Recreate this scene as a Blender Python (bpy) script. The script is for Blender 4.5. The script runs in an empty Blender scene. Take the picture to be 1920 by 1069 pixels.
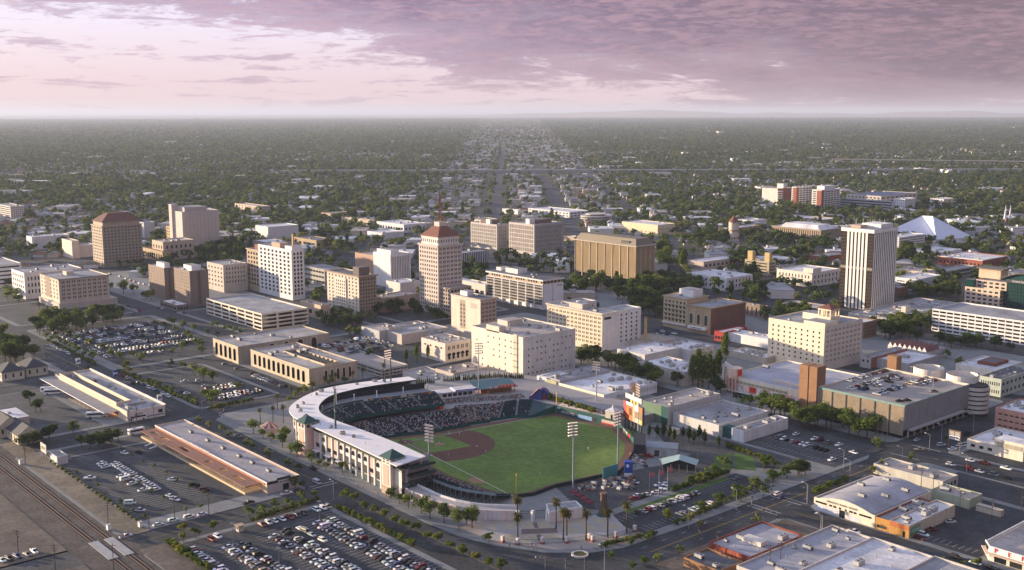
import bpy,math,random
import numpy as np
from mathutils import Vector,Matrix,Euler
random.seed(7)
SC = bpy.context.scene
COL = SC.collection
R = math.radians

# ------------------------------------------------------------------ camera
# World frame: X runs south-east along the railway street, Y north-east, Z up; metres.
FPX,PIT,ROLL,CAMH = 2068.5,.1559,-.0017,171.28      # focal length in photo pixels, pitch, roll, height
GA = R(49.3); CG,SG = math.cos(GA),math.sin(GA)          # street grid turned against the viewing direction
cam_d = bpy.data.cameras.new('camera'); cam = bpy.data.objects.new('camera',cam_d); COL.objects.link(cam)
cam_d.sensor_width = 36; cam_d.lens = FPX / 1920 * 36; cam_d.clip_start = 1; cam_d.clip_end = 200000
cam.matrix_world = Matrix.Translation((0,0,CAMH)) @ Matrix.Rotation(GA,4,'Z') @ Matrix.Rotation(math.pi / 2 - PIT,4,'X') @ Matrix.Rotation(ROLL,4,'Z')
SC.camera = cam

# ------------------------------------------------------------------ sky, sun, exposure
SUN_ANG,SUN_EL = R(205),R(6.5)
SUN_DIR = Vector((math.cos(SUN_ANG) * math.cos(SUN_EL),math.sin(SUN_ANG) * math.cos(SUN_EL),math.sin(SUN_EL)))
SC.view_settings.view_transform = 'Standard'; SC.view_settings.look = 'None'
SC.view_settings.gamma = 1; SC.view_settings.use_curve_mapping = False; SC.view_settings.exposure = 1.35
W = bpy.data.worlds.new('World'); SC.world = W; W.use_nodes = True
def build_world():
    nt = W.node_tree; nt.nodes.clear(); L = nt.links
    def N(t,**k):
        n = nt.nodes.new(t)
        for a,b in k.items(): setattr(n,a,b)
        return n
    def put(s,v):
        if hasattr(v,'links') or isinstance(v,bpy.types.NodeSocket): L.new(v,s)
        elif isinstance(v,tuple) and len(v) == 3 and s.type == 'RGBA': s.default_value = (*v,1)
        else: s.default_value = v
    def mth(op,a,b=None,c=None,clamp=False):
        n = N('ShaderNodeMath',operation=op,use_clamp=clamp)
        for i,v in enumerate((a,b,c)):
            if v is not None: put(n.inputs[i],v)
        return n.outputs[0]
    def mix(f,a,b):
        n = N('ShaderNodeMix',data_type='RGBA'); put(n.inputs[0],f); put(n.inputs[6],a); put(n.inputs[7],b); return n.outputs[2]
    def ss(x,lo,hi):
        n = N('ShaderNodeMapRange',interpolation_type='SMOOTHSTEP'); put(n.inputs[0],x); n.inputs[1].default_value = lo; n.inputs[2].default_value = hi; return n.outputs[0]
    sky = N('ShaderNodeTexSky',sky_type='NISHITA',sun_disc=False)
    sky.sun_elevation = SUN_EL; sky.sun_rotation = math.pi / 2 - SUN_ANG; sky.altitude = 90; sky.air_density = 1; sky.dust_density = 2.5; sky.ozone_density = 2
    tc = N('ShaderNodeTexCoord').outputs['Generated']
    sep = N('ShaderNodeSeparateXYZ'); L.new(tc,sep.inputs[0]); x,y,z = sep.outputs
    right = mth('ADD',mth('MULTIPLY',x,CG),mth('MULTIPLY',y,SG))
    def noise(sx,sz,scale,detail,rough,off,dist=0.):
        m = N('ShaderNodeMapping'); L.new(tc,m.inputs[0]); m.inputs['Scale'].default_value = (sx,sx,sz); m.inputs['Location'].default_value = (off,off * .7,off * .3)
        n = N('ShaderNodeTexNoise'); L.new(m.outputs[0],n.inputs['Vector']); n.inputs['Scale'].default_value = scale; n.inputs['Detail'].default_value = detail; n.inputs['Roughness'].default_value = rough; n.inputs['Distortion'].default_value = dist
        return n.outputs[0]
    big = noise(1,5.2,4.2,3,.5,3.1,.8)          # large banks
    mid = noise(1,6.5,15.,7,.66,7.7,.7)         # cloudlets
    fine = noise(1,5.5,62.,5,.62,1.3,.4)        # crumbs
    body = mth('ADD',mth('ADD',mth('MULTIPLY',big,.36),mth('MULTIPLY',mid,.46)),mth('MULTIPLY',fine,.18))
    # the deck thickens to the north-east, is open towards the north-west where the sun sets, and is opened overhead, out of view, to raise the fill light
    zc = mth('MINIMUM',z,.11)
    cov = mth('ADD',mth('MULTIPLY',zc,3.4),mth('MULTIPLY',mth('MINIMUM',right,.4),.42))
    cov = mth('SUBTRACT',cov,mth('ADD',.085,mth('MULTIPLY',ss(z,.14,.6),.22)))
    lowband = mth('MULTIPLY',ss(z,.07,.02),.045)
    dens = mth('ADD',mth('ADD',body,cov),lowband)
    cl = ss(dens,.50,.585)
    cl2 = ss(dens,.5,.76)
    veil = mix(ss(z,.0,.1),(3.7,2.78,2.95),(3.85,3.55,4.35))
    veil = mix(ss(z,.1,.4),veil,(2.9,3.6,5.3))  # upper sky, out of view, made brighter and bluer to raise the fill
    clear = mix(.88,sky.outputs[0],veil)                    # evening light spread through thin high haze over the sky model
    base = mix(ss(right,-.35,.5),(1.05,.76,1.32),(.88,.62,.8))
    lit = mix(ss(right,-.35,.5),(2.55,1.7,2.1),(1.65,1.06,1.24))
    pinkn = ss(mth('ADD',mth('MULTIPLY',mid,.5),mth('MULTIPLY',fine,.5)),.42,.6)
    cloud = mix(mth('MULTIPLY',pinkn,.75),base,lit)
    cloud = mix(mth('MULTIPLY',mth('SUBTRACT',1.,cl2),.45),cloud,lit)
    cloud = mix(ss(z,.12,.5),cloud,mix(.5,cloud,(1.5,1.75,2.6)))     # unseen overhead cloud brightened and tinted blue for cooler fill light
    amt = mth('MULTIPLY',cl,mth('ADD',.7,mth('MULTIPLY',cl2,.28)))
    wisp = noise(1,9.,13.,6,.7,5.2,.5)                  # thin torn streaks below the deck
    amt = mth('MAXIMUM',amt,mth('MULTIPLY',ss(mth('ADD',wisp,mth('MULTIPLY',fine,.25)),.66,.76),.62))
    far = ss(z,.032,.0)                                     # the deck is seen through more haze close to the horizon
    cloud = mix(mth('MULTIPLY',far,.6),cloud,mix(ss(right,-.4,.3),(2.7,1.95,2.1),(1.85,1.32,1.5)))
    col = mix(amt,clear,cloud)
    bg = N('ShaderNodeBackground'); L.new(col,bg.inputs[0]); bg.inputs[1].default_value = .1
    out = N('ShaderNodeOutputWorld'); L.new(bg.outputs[0],out.inputs[0])
build_world()
sun_d = bpy.data.lights.new('sun','SUN'); sun_d.energy = 4.7; sun_d.angle = R(.5); sun_d.color = (1,.78,.53)
sun = bpy.data.objects.new('sun',sun_d); COL.objects.link(sun); sun.rotation_euler = SUN_DIR.to_track_quat('Z','Y').to_euler(); sun.location = SUN_DIR * 500

# ------------------------------------------------------------------ survey helpers: photo pixel -> point at a height, and back
FR = {'A':(0,340,3.5625),'B':(440,340,3.5625),'C':(860,340,3.5625),'D':(1300,320,3.0968),'E':(0,560,3.5625),'F':(380,560,3.5625),'G':(780,560,3.5625),'H':(1160,560,3.5625),'I':(1440,560,3.5625),'J':(0,780,3.7),'K':(300,780,3.7),'L':(520,690,4.275),'M':(720,820,4.0),'N':(1100,760,3.4587),'O':(1480,780,3.7),'Z':(0,0,1),'Q':(740,860,7.385),'T':(740,700,6.),'U':(1000,700,7.979),'V':(1080,760,5.9375),'W':(720,780,7.979),'X':(940,900,6.327),'Y':(540,780,6.68)}
def q(fr,x,y): a,b,s = FR[fr]; return a + x / s,b + y / s
def P(px,py,z=0.):
    X = px - 960; Y = py - 534.5; cr,sr = math.cos(ROLL),math.sin(ROLL)
    X,Y = X * cr + Y * sr,-X * sr + Y * cr
    c,s = math.cos(PIT),math.sin(PIT)
    dy = FPX * c - Y * s; dz = -FPX * s - Y * c; t = (z - CAMH) / dz; x,y = X * t,dy * t
    return (x * CG - y * SG,x * SG + y * CG)
def at(fr,x,y,z=0.): return P(*q(fr,x,y),z)
def proj(gx,gy,gz):
    x = gx * CG + gy * SG; y = -gx * SG + gy * CG; z = gz - CAMH
    c,s = math.cos(PIT),math.sin(PIT); d = y * c - z * s; u = y * s + z * c
    if d < 1: return (-9999,-9999)
    X = FPX * x / d; Y = -FPX * u / d; cr,sr = math.cos(ROLL),math.sin(ROLL)
    return (960 + X * cr - Y * sr,534.5 + X * sr + Y * cr)
def bis(f,lo,hi):
    for _ in range(45):
        m = (lo + hi) / 2
        if f(m): lo = m
        else: hi = m
    return m
def blk(fr,nx,yt,yb,lx,rx,h=None):
    """plan rectangle and height of a block from its near roof corner, base and the two far roof corners"""
    n = q(fr,nx,yt); b = q(fr,nx,yb)[1]; l = q(fr,lx,0)[0]; r = q(fr,rx,0)[0]
    if h is None: h = bis(lambda m: proj(*P(*n,m),0)[1] < b,.5,150)
    p = P(*n,h)
    Wd = bis(lambda m: proj(p[0] - m,p[1],h)[0] > l,.5,400)
    D = bis(lambda m: proj(p[0],p[1] + m,h)[0] < r,.5,400)
    return [p[0] - Wd,p[0],p[1],p[1] + D,h]

# ------------------------------------------------------------------ materials
MC = {}
def mat(name,col,rough=.85,var=.14,scale=.25,metal=0.,streak=0.,spec=.3,emit=0.,objvar=0.,usecolor=False,bump=0.,bscale=3.,fine=0.):
    if name in MC: return MC[name]
    m = bpy.data.materials.new(name); m.use_nodes = True; nt = m.node_tree; L = nt.links
    b = nt.nodes['Principled BSDF']; b.inputs['Roughness'].default_value = rough; b.inputs['Metallic'].default_value = metal; b.inputs['Specular IOR Level'].default_value = spec
    def mul(a,f):
        n = nt.nodes.new('ShaderNodeMix'); n.data_type = 'RGBA'; n.blend_type = 'MULTIPLY'; n.inputs[0].default_value = 1; L.new(a,n.inputs[6]); L.new(f,n.inputs[7]); return n.outputs[2]
    def rng(s,lo,hi,a=.3,c=.7):
        n = nt.nodes.new('ShaderNodeMapRange'); L.new(s,n.inputs[0]); n.inputs[1].default_value = a; n.inputs[2].default_value = c; n.inputs[3].default_value = lo; n.inputs[4].default_value = hi; return n.outputs[0]
    geo = nt.nodes.new('ShaderNodeNewGeometry').outputs['Position']
    def nz(sc,det,vs=None):
        v = geo
        if vs:
            mp = nt.nodes.new('ShaderNodeMapping'); L.new(geo,mp.inputs[0]); mp.inputs['Scale'].default_value = vs; v = mp.outputs[0]
        n = nt.nodes.new('ShaderNodeTexNoise'); L.new(v,n.inputs['Vector']); n.inputs['Scale'].default_value = sc; n.inputs['Detail'].default_value = det; n.inputs['Roughness'].default_value = .65; return n.outputs[0]
    if usecolor:
        c = nt.nodes.new('ShaderNodeObjectInfo').outputs['Color']
    else:
        rgb = nt.nodes.new('ShaderNodeRGB'); rgb.outputs[0].default_value = (*col,1); c = rgb.outputs[0]
    if var: c = mul(c,rng(nz(scale,5),1 - var,1 + var))
    if fine: c = mul(c,rng(nz(scale * 9,3),1 - fine,1 + fine))
    if streak: c = mul(c,rng(nz(.8,4,(1,1,.06)),1 - streak,1 + streak * .4))
    if objvar: c = mul(c,rng(nt.nodes.new('ShaderNodeObjectInfo').outputs['Random'],1 - objvar,1 + objvar,0,1))
    L.new(c,b.inputs['Base Color'])
    if emit:
        L.new(c,b.inputs['Emission Color']); b.inputs['Emission Strength'].default_value = emit
    if bump:
        bp = nt.nodes.new('ShaderNodeBump'); bp.inputs['Strength'].default_value = bump; bp.inputs['Distance'].default_value = .1; L.new(nz(bscale,3),bp.inputs['Height']); L.new(bp.outputs[0],b.inputs['Normal'])
    MC[name] = m; return m
def wallm(r,g,b,streak=.16): return mat('wall_%d_%d_%d' % (r * 100,g * 100,b * 100),(r,g,b),.85,.09,.12,streak=streak,fine=.05)
def seams(m,w=7.,hgt=2.4,lo=.8):
    """felt sheets, patches and seams on a flat roof"""
    nt = m.node_tree; L = nt.links; b = nt.nodes['Principled BSDF']; src = b.inputs['Base Color'].links[0].from_socket
    t = nt.nodes.new('ShaderNodeTexBrick'); L.new(nt.nodes.new('ShaderNodeNewGeometry').outputs['Position'],t.inputs['Vector']); t.inputs['Scale'].default_value = 1; t.inputs['Brick Width'].default_value = w; t.inputs['Row Height'].default_value = hgt; t.inputs['Mortar Size'].default_value = .07; t.inputs['Mortar Smooth'].default_value = .3
    t.inputs['Color1'].default_value = (1.06,1.06,1.06,1); t.inputs['Color2'].default_value = (.9,.9,.9,1); t.inputs['Mortar'].default_value = (lo,lo,lo,1)
    mx = nt.nodes.new('ShaderNodeMix'); mx.data_type = 'RGBA'; mx.blend_type = 'MULTIPLY'; mx.inputs[0].default_value = 1; L.new(src,mx.inputs[6]); L.new(t.outputs[0],mx.inputs[7]); L.new(mx.outputs[2],b.inputs['Base Color']); return m
def roofm(r,g,b):
    k = 'roof_%d_%d_%d' % (r * 100,g * 100,b * 100)
    return MC[k] if k in MC else seams(mat(k,(r,g,b),.9,.3,.07,fine=.16))
def glassm(name='window_glass',col=(.02,.024,.03),light=(.16,.145,.12),share=.13,rough=.15):
    if name in MC: return MC[name]
    m = bpy.data.materials.new(name); m.use_nodes = True; nt = m.node_tree; L = nt.links; b = nt.nodes['Principled BSDF']
    b.inputs['Roughness'].default_value = rough; b.inputs['Specular IOR Level'].default_value = .28
    r = nt.nodes.new('ShaderNodeObjectInfo').outputs['Random']
    st = nt.nodes.new('ShaderNodeMapRange'); L.new(r,st.inputs[0]); st.inputs[1].default_value = 1 - share; st.inputs[2].default_value = 1
    mx = nt.nodes.new('ShaderNodeMix'); mx.data_type = 'RGBA'; L.new(st.outputs[0],mx.inputs[0]); mx.inputs[6].default_value = (*col,1); mx.inputs[7].default_value = (*light,1)
    L.new(mx.outputs[2],b.inputs['Base Color']); MC[name] = m; return m
WHITE = wallm(.74,.72,.7); CREAM = wallm(.68,.6,.48); TAN = wallm(.46,.36,.25); PALE = wallm(.6,.55,.48); CONC = wallm(.42,.4,.37)
BRICK = wallm(.3,.1,.065); BROWN = wallm(.2,.125,.08); PINK = wallm(.66,.5,.42); GREY = wallm(.3,.3,.31); DKGREY = mat('dark_metal',(.06,.065,.07),.6)
R_WHITE = roofm(.62,.6,.6); R_GREY = roofm(.3,.295,.3); R_DARK = roofm(.13,.13,.14); R_TAN = roofm(.4,.35,.31); R_RED = mat('clay_tile_roof',(.185,.075,.05),.8,.25,.8,fine=.2)
GLASS = glassm(); DARKG = glassm('dark_glass',(.018,.02,.024),(.05,.05,.05),.3,.08); GREENG = glassm('green_glass',(.012,.05,.045),(.04,.11,.1),.5,.08)
ASPH = mat('asphalt',(.045,.0475,.05),.9,.42,.06,fine=.3); ASPH2 = mat('worn_asphalt',(.064,.065,.066),.9,.42,.06,fine=.3)
CONCG = mat('sidewalk_concrete',(.2,.2,.192),.9,.16,.12,fine=.14); PAINTW = mat('road_paint',(.55,.54,.52),.8,.2,1.)
SHADE = mat('painted_shade_and_dark_parts',(.05,.048,.046),.9)  # near-black colour paints in the shade of openings and decks; also dark fittings
STEEL = mat('galvanised_steel',(.38,.39,.4),.45,metal=.5,var=.08); DSTEEL = mat('dark_green_steel',(.03,.06,.055),.5)
BLACK = mat('black_rubber',(.015,.015,.015),.8,var=0)

# ------------------------------------------------------------------ mesh building
class MB:
    def __init__(s): s.v = []; s.f = []; s.m = []
    def face(s,pts,m=0):
        i = len(s.v); s.v += [tuple(p) for p in pts]; s.f.append(tuple(range(i,i + len(pts)))); s.m.append(m)
    def box(s,x0,x1,y0,y1,z0,z1,m=0,top=None,bottom=True):
        i = len(s.v); s.v += [(x0,y0,z0),(x1,y0,z0),(x1,y1,z0),(x0,y1,z0),(x0,y0,z1),(x1,y0,z1),(x1,y1,z1),(x0,y1,z1)]
        fs = [(0,1,5,4),(1,2,6,5),(2,3,7,6),(3,0,4,7),(4,5,6,7)] + ([(3,2,1,0)] if bottom else [])
        for k,f in enumerate(fs): s.f.append(tuple(i + a for a in f)); s.m.append(top if (top is not None and k == 4) else m)
        return s
    def prism(s,poly,z0,z1,m=0,top=None,bottom=False):
        n = len(poly); i = len(s.v); s.v += [(p[0],p[1],z0) for p in poly] + [(p[0],p[1],z1) for p in poly]
        for k in range(n): s.f.append((i + k,i + (k + 1) % n,i + n + (k + 1) % n,i + n + k)); s.m.append(m)
        s.f.append(tuple(i + n + k for k in range(n))); s.m.append(m if top is None else top)
        if bottom: s.f.append(tuple(i + k for k in reversed(range(n)))); s.m.append(m)
        return s
    def cyl(s,x,y,z0,z1,r0,r1=None,n=10,m=0,cap=True):
        r1 = r0 if r1 is None else r1; i = len(s.v)
        for r,z in ((r0,z0),(r1,z1)): s.v += [(x + r * math.cos(2 * math.pi * k / n),y + r * math.sin(2 * math.pi * k / n),z) for k in range(n)]
        for k in range(n): s.f.append((i + k,i + (k + 1) % n,i + n + (k + 1) % n,i + n + k)); s.m.append(m)
        if cap: s.f.append(tuple(i + n + k for k in range(n))); s.m.append(m)
        return s
    def tube(s,a,b,r0,r1=None,n=6,m=0):
        a = Vector(a); b = Vector(b); r1 = r0 if r1 is None else r1; d = (b - a).normalized()
        u = d.cross(Vector((0,0,1)) if abs(d.z) < .95 else Vector((1,0,0))).normalized(); w = d.cross(u); i = len(s.v)
        for c,r in ((a,r0),(b,r1)): s.v += [tuple(c + (u * math.cos(2 * math.pi * k / n) + w * math.sin(2 * math.pi * k / n)) * r) for k in range(n)]
        for k in range(n): s.f.append((i + k,i + (k + 1) % n,i + n + (k + 1) % n,i + n + k)); s.m.append(m)
        s.f.append(tuple(i + n + k for k in range(n))); s.m.append(m); s.f.append(tuple(i + k for k in reversed(range(n)))); s.m.append(m)
        return s
    def mesh(s,name,mats,org=(0,0,0),smooth=False):
        me = bpy.data.meshes.new(name)
        v = np.array(s.v,dtype=np.float64) - np.array(org) if s.v else np.zeros((0,3))
        me.from_pydata(v.tolist(),[],s.f)
        for m in (mats if isinstance(mats,(list,tuple)) else [mats]): me.materials.append(m)
        if s.m and max(s.m) > 0: me.polygons.foreach_set('material_index',s.m)
        if smooth: me.polygons.foreach_set('use_smooth',[True] * len(s.f))
        me.update(); return me
    def build(s,name,mats,parent=None,org=None,smooth=False):
        if org is None: org = parent['_o'] if parent is not None else (0,0,0)
        return place(name,s.mesh(name,mats,org,smooth),parent)
ORG = {}
def place(name,me,parent=None,loc=None,rz=0.,sc=None):
    o = bpy.data.objects.new(name,me); COL.objects.link(o)
    if parent is not None: o.parent = parent
    if loc is not None: o.location = loc
    if rz: o.rotation_euler = (0,0,rz)
    if sc is not None: o.scale = sc if isinstance(sc,(tuple,list)) else (sc,sc,sc)
    return o
class Root:
    """an Empty at the base of a thing; parts are meshed in world metres and stored relative to it"""
    def __init__(s,name,label,cat,org,group=None,rz=0.):
        s.o = bpy.data.objects.new(name,None); COL.objects.link(s.o); s.org = tuple(org); s.o.location = org; s.o.rotation_euler = (0,0,rz)
        s.o.empty_display_size = 2; s.o['label'] = label; s.o['category'] = cat
        if group: s.o['group'] = group
    def add(s,name,mb,mats,parent=None,smooth=False):
        return place(name,mb.mesh(name,mats,s.org,smooth),parent or s.o)
    def inst(s,name,me,loc,parent=None,rz=0.,sc=None):
        p = (loc[0] - s.org[0],loc[1] - s.org[1],loc[2] - s.org[2])
        return place(name,me,parent or s.o,p,rz,sc)
def tag(o,label=None,cat=None,group=None,kind=None):
    for k,v in (('label',label),('category',cat),('group',group),('kind',kind)):
        if v: o[k] = v
    return o
def struct(name,mb,mats,label=None,kind='structure',smooth=False):
    o = place(name,mb.mesh(name,mats,(0,0,0),smooth)); o['kind'] = kind
    if label: o['label'] = label
    return o
def text(body,size,mtl,name='lettering',depth=.06,sx=1.):
    """built-in lettering as a mesh in the XZ plane facing -Y, centred"""
    cu = bpy.data.curves.new(name,'FONT'); cu.body = body; cu.size = size; cu.extrude = depth; cu.align_x = 'CENTER'; cu.align_y = 'CENTER'; cu.resolution_u = 2
    o = bpy.data.objects.new(name,cu); COL.objects.link(o); bpy.context.view_layer.update()
    me = bpy.data.meshes.new_from_object(o.evaluated_get(bpy.context.evaluated_depsgraph_get())); bpy.data.objects.remove(o)
    me.transform(Matrix.Rotation(math.pi / 2,4,'X') @ Matrix.Diagonal((sx,1,1,1))); me.materials.clear(); me.materials.append(mtl); return me
BOXC = {}
def boxmesh(name,w,d,h,mtl):
    k = (name,round(w,2),round(d,2),round(h,2),mtl.name)
    if k not in BOXC: BOXC[k] = MB().box(-w / 2,w / 2,-d / 2,d / 2,-h / 2,h / 2).mesh(name,mtl)
    return BOXC[k]

# ================================================================== ground, streets, lots
def ground_material():
    m = bpy.data.materials.new('valley_ground'); m.use_nodes = True; nt = m.node_tree; L = nt.links; b = nt.nodes['Principled BSDF']; b.inputs['Roughness'].default_value = 1; b.inputs['Specular IOR Level'].default_value = .1
    geo = nt.nodes.new('ShaderNodeNewGeometry').outputs['Position']
    def nz(sc,det,ro=.6):
        n = nt.nodes.new('ShaderNodeTexNoise'); L.new(geo,n.inputs['Vector']); n.inputs['Scale'].default_value = sc; n.inputs['Detail'].default_value = det; n.inputs['Roughness'].default_value = ro; return n.outputs[0]
    def mix(f,a,b_):
        n = nt.nodes.new('ShaderNodeMix'); n.data_type = 'RGBA'; L.new(f,n.inputs[0])
        for i,v in ((6,a),(7,b_)):
            if isinstance(v,tuple): n.inputs[i].default_value = (*v,1)
            else: L.new(v,n.inputs[i])
        return n.outputs[2]
    def ramp(s,lo,hi):
        n = nt.nodes.new('ShaderNodeMapRange'); L.new(s,n.inputs[0]); n.inputs[1].default_value = lo; n.inputs[2].default_value = hi; return n.outputs[0]
    c = mix(ramp(nz(.02,6),.4,.6),(.075,.085,.045),(.13,.115,.095))     # lawns and yards against paving and dust
    c = mix(ramp(nz(.09,4),.5,.7),c,(.16,.15,.145))
    c = mix(ramp(nz(.0016,5),.56,.68),c,(.2,.165,.11))                      # dry fields
    L.new(c,b.inputs['Base Color']); return m
g = MB(); S_ = 90000
g.face([(-S_,-S_,0),(S_,-S_,0),(S_,S_,0),(-S_,S_,0)])
struct('ground',g,ground_material())
# downtown asphalt under the blocks
g = MB(); g.face([(-1330,-120,.02),(-30,-120,.02),(-30,980,.02),(-1330,980,.02)]); struct('street_asphalt',g,ASPH)

def rounded(x0,x1,y0,y1,r=5.):
    pts = []
    for cx,cy,a in ((x1 - r,y0 + r,-90),(x1 - r,y1 - r,0),(x0 + r,y1 - r,90),(x0 + r,y0 + r,180)):
        pts += [(cx + r * math.cos(R(a + t)),cy + r * math.sin(R(a + t))) for t in (0,22,45,68,90)]
    return pts
def pavement(poly,z=.15,name='pavement',m=None,top=None): return struct(name,MB().prism(poly,-.3,z,0),[m or CONCG])
BLOCKS = [(-569,-429,158,246),(-409,-288,158,242),(-703,-592,158,245),(-703,-592,268,323),(-703,-592,340,492),
          (-905,-722,268,372),(-905,-722,392,492),(-703,-592,512,620),(-266,-100,300,381),(-266,-100,398,496),
          (-266,-60,518,620),(-1040,-925,268,372),(-1180,-1060,268,372),(-905,-722,100,243)]
for b_ in BLOCKS: pavement(rounded(*b_))
# stadium superblock, its south corner cut back to the broad round plaza
pavement([(-575,275),(-565,266),(-490,263),(-360,262),(-340,263),(-322,268),(-304,278),(-292,292),(-287,305),(-286,345),(-286,480),(-292,492),(-569,492),(-575,482)])
for b_ in [(-575,-292,512,640),(-575,-292,660,770),(-266,-60,640,760),(-760,-592,640,760),(-905,-722,512,620),(-905,-780,640,760),(-1180,-925,392,492),(-1180,-925,512,620)]: pavement(rounded(*b_))

def sheet(name,poly,m,z=.17,kind='structure',label=None):
    g = MB(); g.face([(p[0],p[1],z) for p in poly]); return struct(name,g,m,label,kind)
def rect(x0,x1,y0,y1): return [(x0,y0),(x1,y0),(x1,y1),(x0,y1)]
def lot(poly,m=None,z=.17): return sheet('parking_lot',poly,m or ASPH,z)
lot(rect(-406,-291,171,239)); lot(rect(-549,-441,171,221),ASPH); lot(rect(-700,-595,271,320)); lot(rect(-900,-728,277,366)); lot(rect(-702,-596,160,214),ASPH2)
lot(rect(-315,-291.5,322,412),ASPH); lot([(-361,335),(-330,322),(-320,330),(-320,430),(-352,440),(-345,400)],ASPH2)
lot(rect(-375,-289,455,500),ASPH2); lot(rect(-231,-190,401,466),ASPH); lot(rect(-246,-150,470,494),ASPH); lot(rect(-655,-598,398,470),ASPH2)
lot(rect(-905,-722,108,236),ASPH2); lot(rect(-260,-206,521,560),ASPH)
lot([(-362,418),(-322,420),(-300,437),(-300,452),(-380,452),(-395,440)],ASPH2,.172); lot(rect(-566,-551,172,240),ASPH2)
for b_ in ((-1036,-929,272,368),(-1176,-1064,272,368),(-701,-596,396,488),(-900,-727,396,488),(-900,-727,516,616)): lot(rect(*b_),ASPH2,.168)
lot([at('H',*p) for p in ((-60,150),(60,100),(300,115),(310,235),(150,262),(-40,240))],ASPH,.174)
LAWN = mat('lawn',(.07,.12,.025),.95,.25,.15,fine=.2); sheet('lawn',[at('N',*p) for p in ((955,305),(1085,335),(1100,425),(960,420))],LAWN,.176); sheet('lawn',[at('N',*p) for p in ((830,330),(935,310),(940,420),(820,425))],LAWN,.176); sheet('lawn',[at('N',*p) for p in ((235,690),(900,465),(930,480),(270,705))],LAWN,.176); sheet('lawn',[at('U',*p) for p in ((1380,790),(1550,830),(1560,930),(1500,960))],LAWN,.24)
DIRT = mat('dry_dirt',(.125,.102,.08),.95,.45,.05,fine=.3); GRAVEL = mat('rail_ballast',(.085,.071,.06),.95,.4,.08,fine=.4); DRYG = mat('dry_verge',(.17,.14,.1),.95,.45,.05,fine=.25)
sheet('railway_ballast',rect(-1200,-200,138,161),GRAVEL,.05); sheet('dirt_verge',rect(-1200,-428,159.5,170),DRYG,.16); sheet('dirt_lot',rect(-1200,-428,105,137),DIRT,.06); sheet('dirt_lot',rect(-1200,-428,60,103),ASPH2,.055)
sheet('dirt_lot',rect(-411,-300,100,137),DIRT,.06); sheet('dirt_lot',rect(-411,-288,158.5,170.5),DIRT,.165)
sheet('dirt_lot',rect(-264,-244,366,380),DIRT,.165); sheet('dirt_lot',[(-268,300),(-242,300),(-242,340),(-268,340)],DIRT,.163)
sheet('plaza_paving',[(-345,268),(-322,272),(-304,283),(-294,296),(-289,310),(-300,322),(-320,318),(-338,292),(-352,281)],mat('plaza_concrete',(.34,.29,.25),.9,.12,.2,fine=.1),.17)
# unit-paved panels of the entrance court
TANP = mat('tan_pavers',(.38,.32,.23),.9,.12,.3,fine=.12); DKP = mat('brown_pavers',(.16,.115,.1),.9,.12,.3,fine=.12)
court = struct('entrance_court',MB().prism([at('M',770,660),at('M',730,720),at('M',960,810),at('M',1370,785),at('M',1560,770),at('M',1830,700),at('M',1700,570),at('M',1500,600),at('M',1240,630),at('M',1000,640)],.1,.19),mat('court_concrete',(.33,.31,.29),.9,.12,.2))
for qd,mm in (([(1030,645),(1110,640),(1125,685),(1030,690)],0),([(1150,640),(1235,635),(1265,680),(1165,685)],0),([(1030,735),(1140,732),(1150,778),(1030,785)],0),([(1180,735),(1290,725),(1325,765),(1200,778)],0),
               ([(1030,693),(1290,683),(1308,720),(1030,731)],1),([(1115,643),(1146,641),(1160,684),(1130,685)],1),([(1145,734),(1176,734),(1195,778),(1155,780)],1),
               ([(800,655),(860,650),(840,690),(775,700)],0),([(890,650),(985,648),(985,690),(880,695)],0),([(780,720),(840,715),(815,750),(770,745)],0),([(880,730),(990,725),(990,770),(900,775)],0),
               ([(1320,630),(1400,620),(1430,660),(1340,665)],0),([(1420,615),(1500,610),(1540,650),(1450,660)],0),([(1345,680),(1440,672),(1480,715),(1370,725)],0),([(1470,670),(1570,660),(1610,700),(1500,715)],0),([(1620,660),(1730,645),(1780,685),(1650,700)],0),([(1560,620),(1660,605),(1700,640),(1600,650)],0)):
    g = MB(); g.prism([at('M',*p) for p in qd],.15,.205); place('paving_panel',g.mesh('paving_panel',DKP if mm else TANP),court)

# painted lines
def lines(name,segs,w=.15,z=.055,m=None):
    g = MB()
    for (ax,ay,bx,by) in segs:
        d = Vector((bx - ax,by - ay)); d.normalize(); n = Vector((-d.y,d.x)) * w / 2
        g.face([(ax + n.x,ay + n.y,z),(ax - n.x,ay - n.y,z),(bx - n.x,by - n.y,z),(bx + n.x,by + n.y,z)])
    return struct(name,g,m or PAINTW)
YEL = mat('yellow_road_paint',(.5,.33,.06),.8,.2,1.)
def dashed(x0,y0,x1,y1,on=3,off=9):
    L = math.hypot(x1 - x0,y1 - y0); n = int(L / (on + off)); out = []
    for i in range(n):
        a = i * (on + off) / L; b = a + on / L; out.append((x0 + (x1 - x0) * a,y0 + (y1 - y0) * a,x0 + (x1 - x0) * b,y0 + (y1 - y0) * b))
    return out
lines('centre_line',[(-900,254.6,-600,254.6),(-900,255.2,-600,255.2),(-565,254.6,-440,254.6),(-405,254.0,-300,254.0),(-277.6,310,-277.6,490),(-277.0,310,-277.0,490),(-419.5,160,-419.5,236),(-265,389.6,-100,389.6)],.15,.055,YEL)
lines('lane_marking',dashed(-900,249,-600,249) + dashed(-900,260,-600,260) + dashed(-282,310,-282,480) + dashed(-273,310,-273,480) + dashed(-265,505,-100,505) + dashed(-581,280,-581,480),.15)
cw = []
for i in range(8): cw.append((-430 + i * 2.1,247.5,-430 + i * 2.1,261))
for i in range(8): cw.append((-590 + i * 2.,245,-590 + i * 2.,249)); cw.append((-590 + i * 2.,264,-590 + i * 2.,268))
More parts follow.
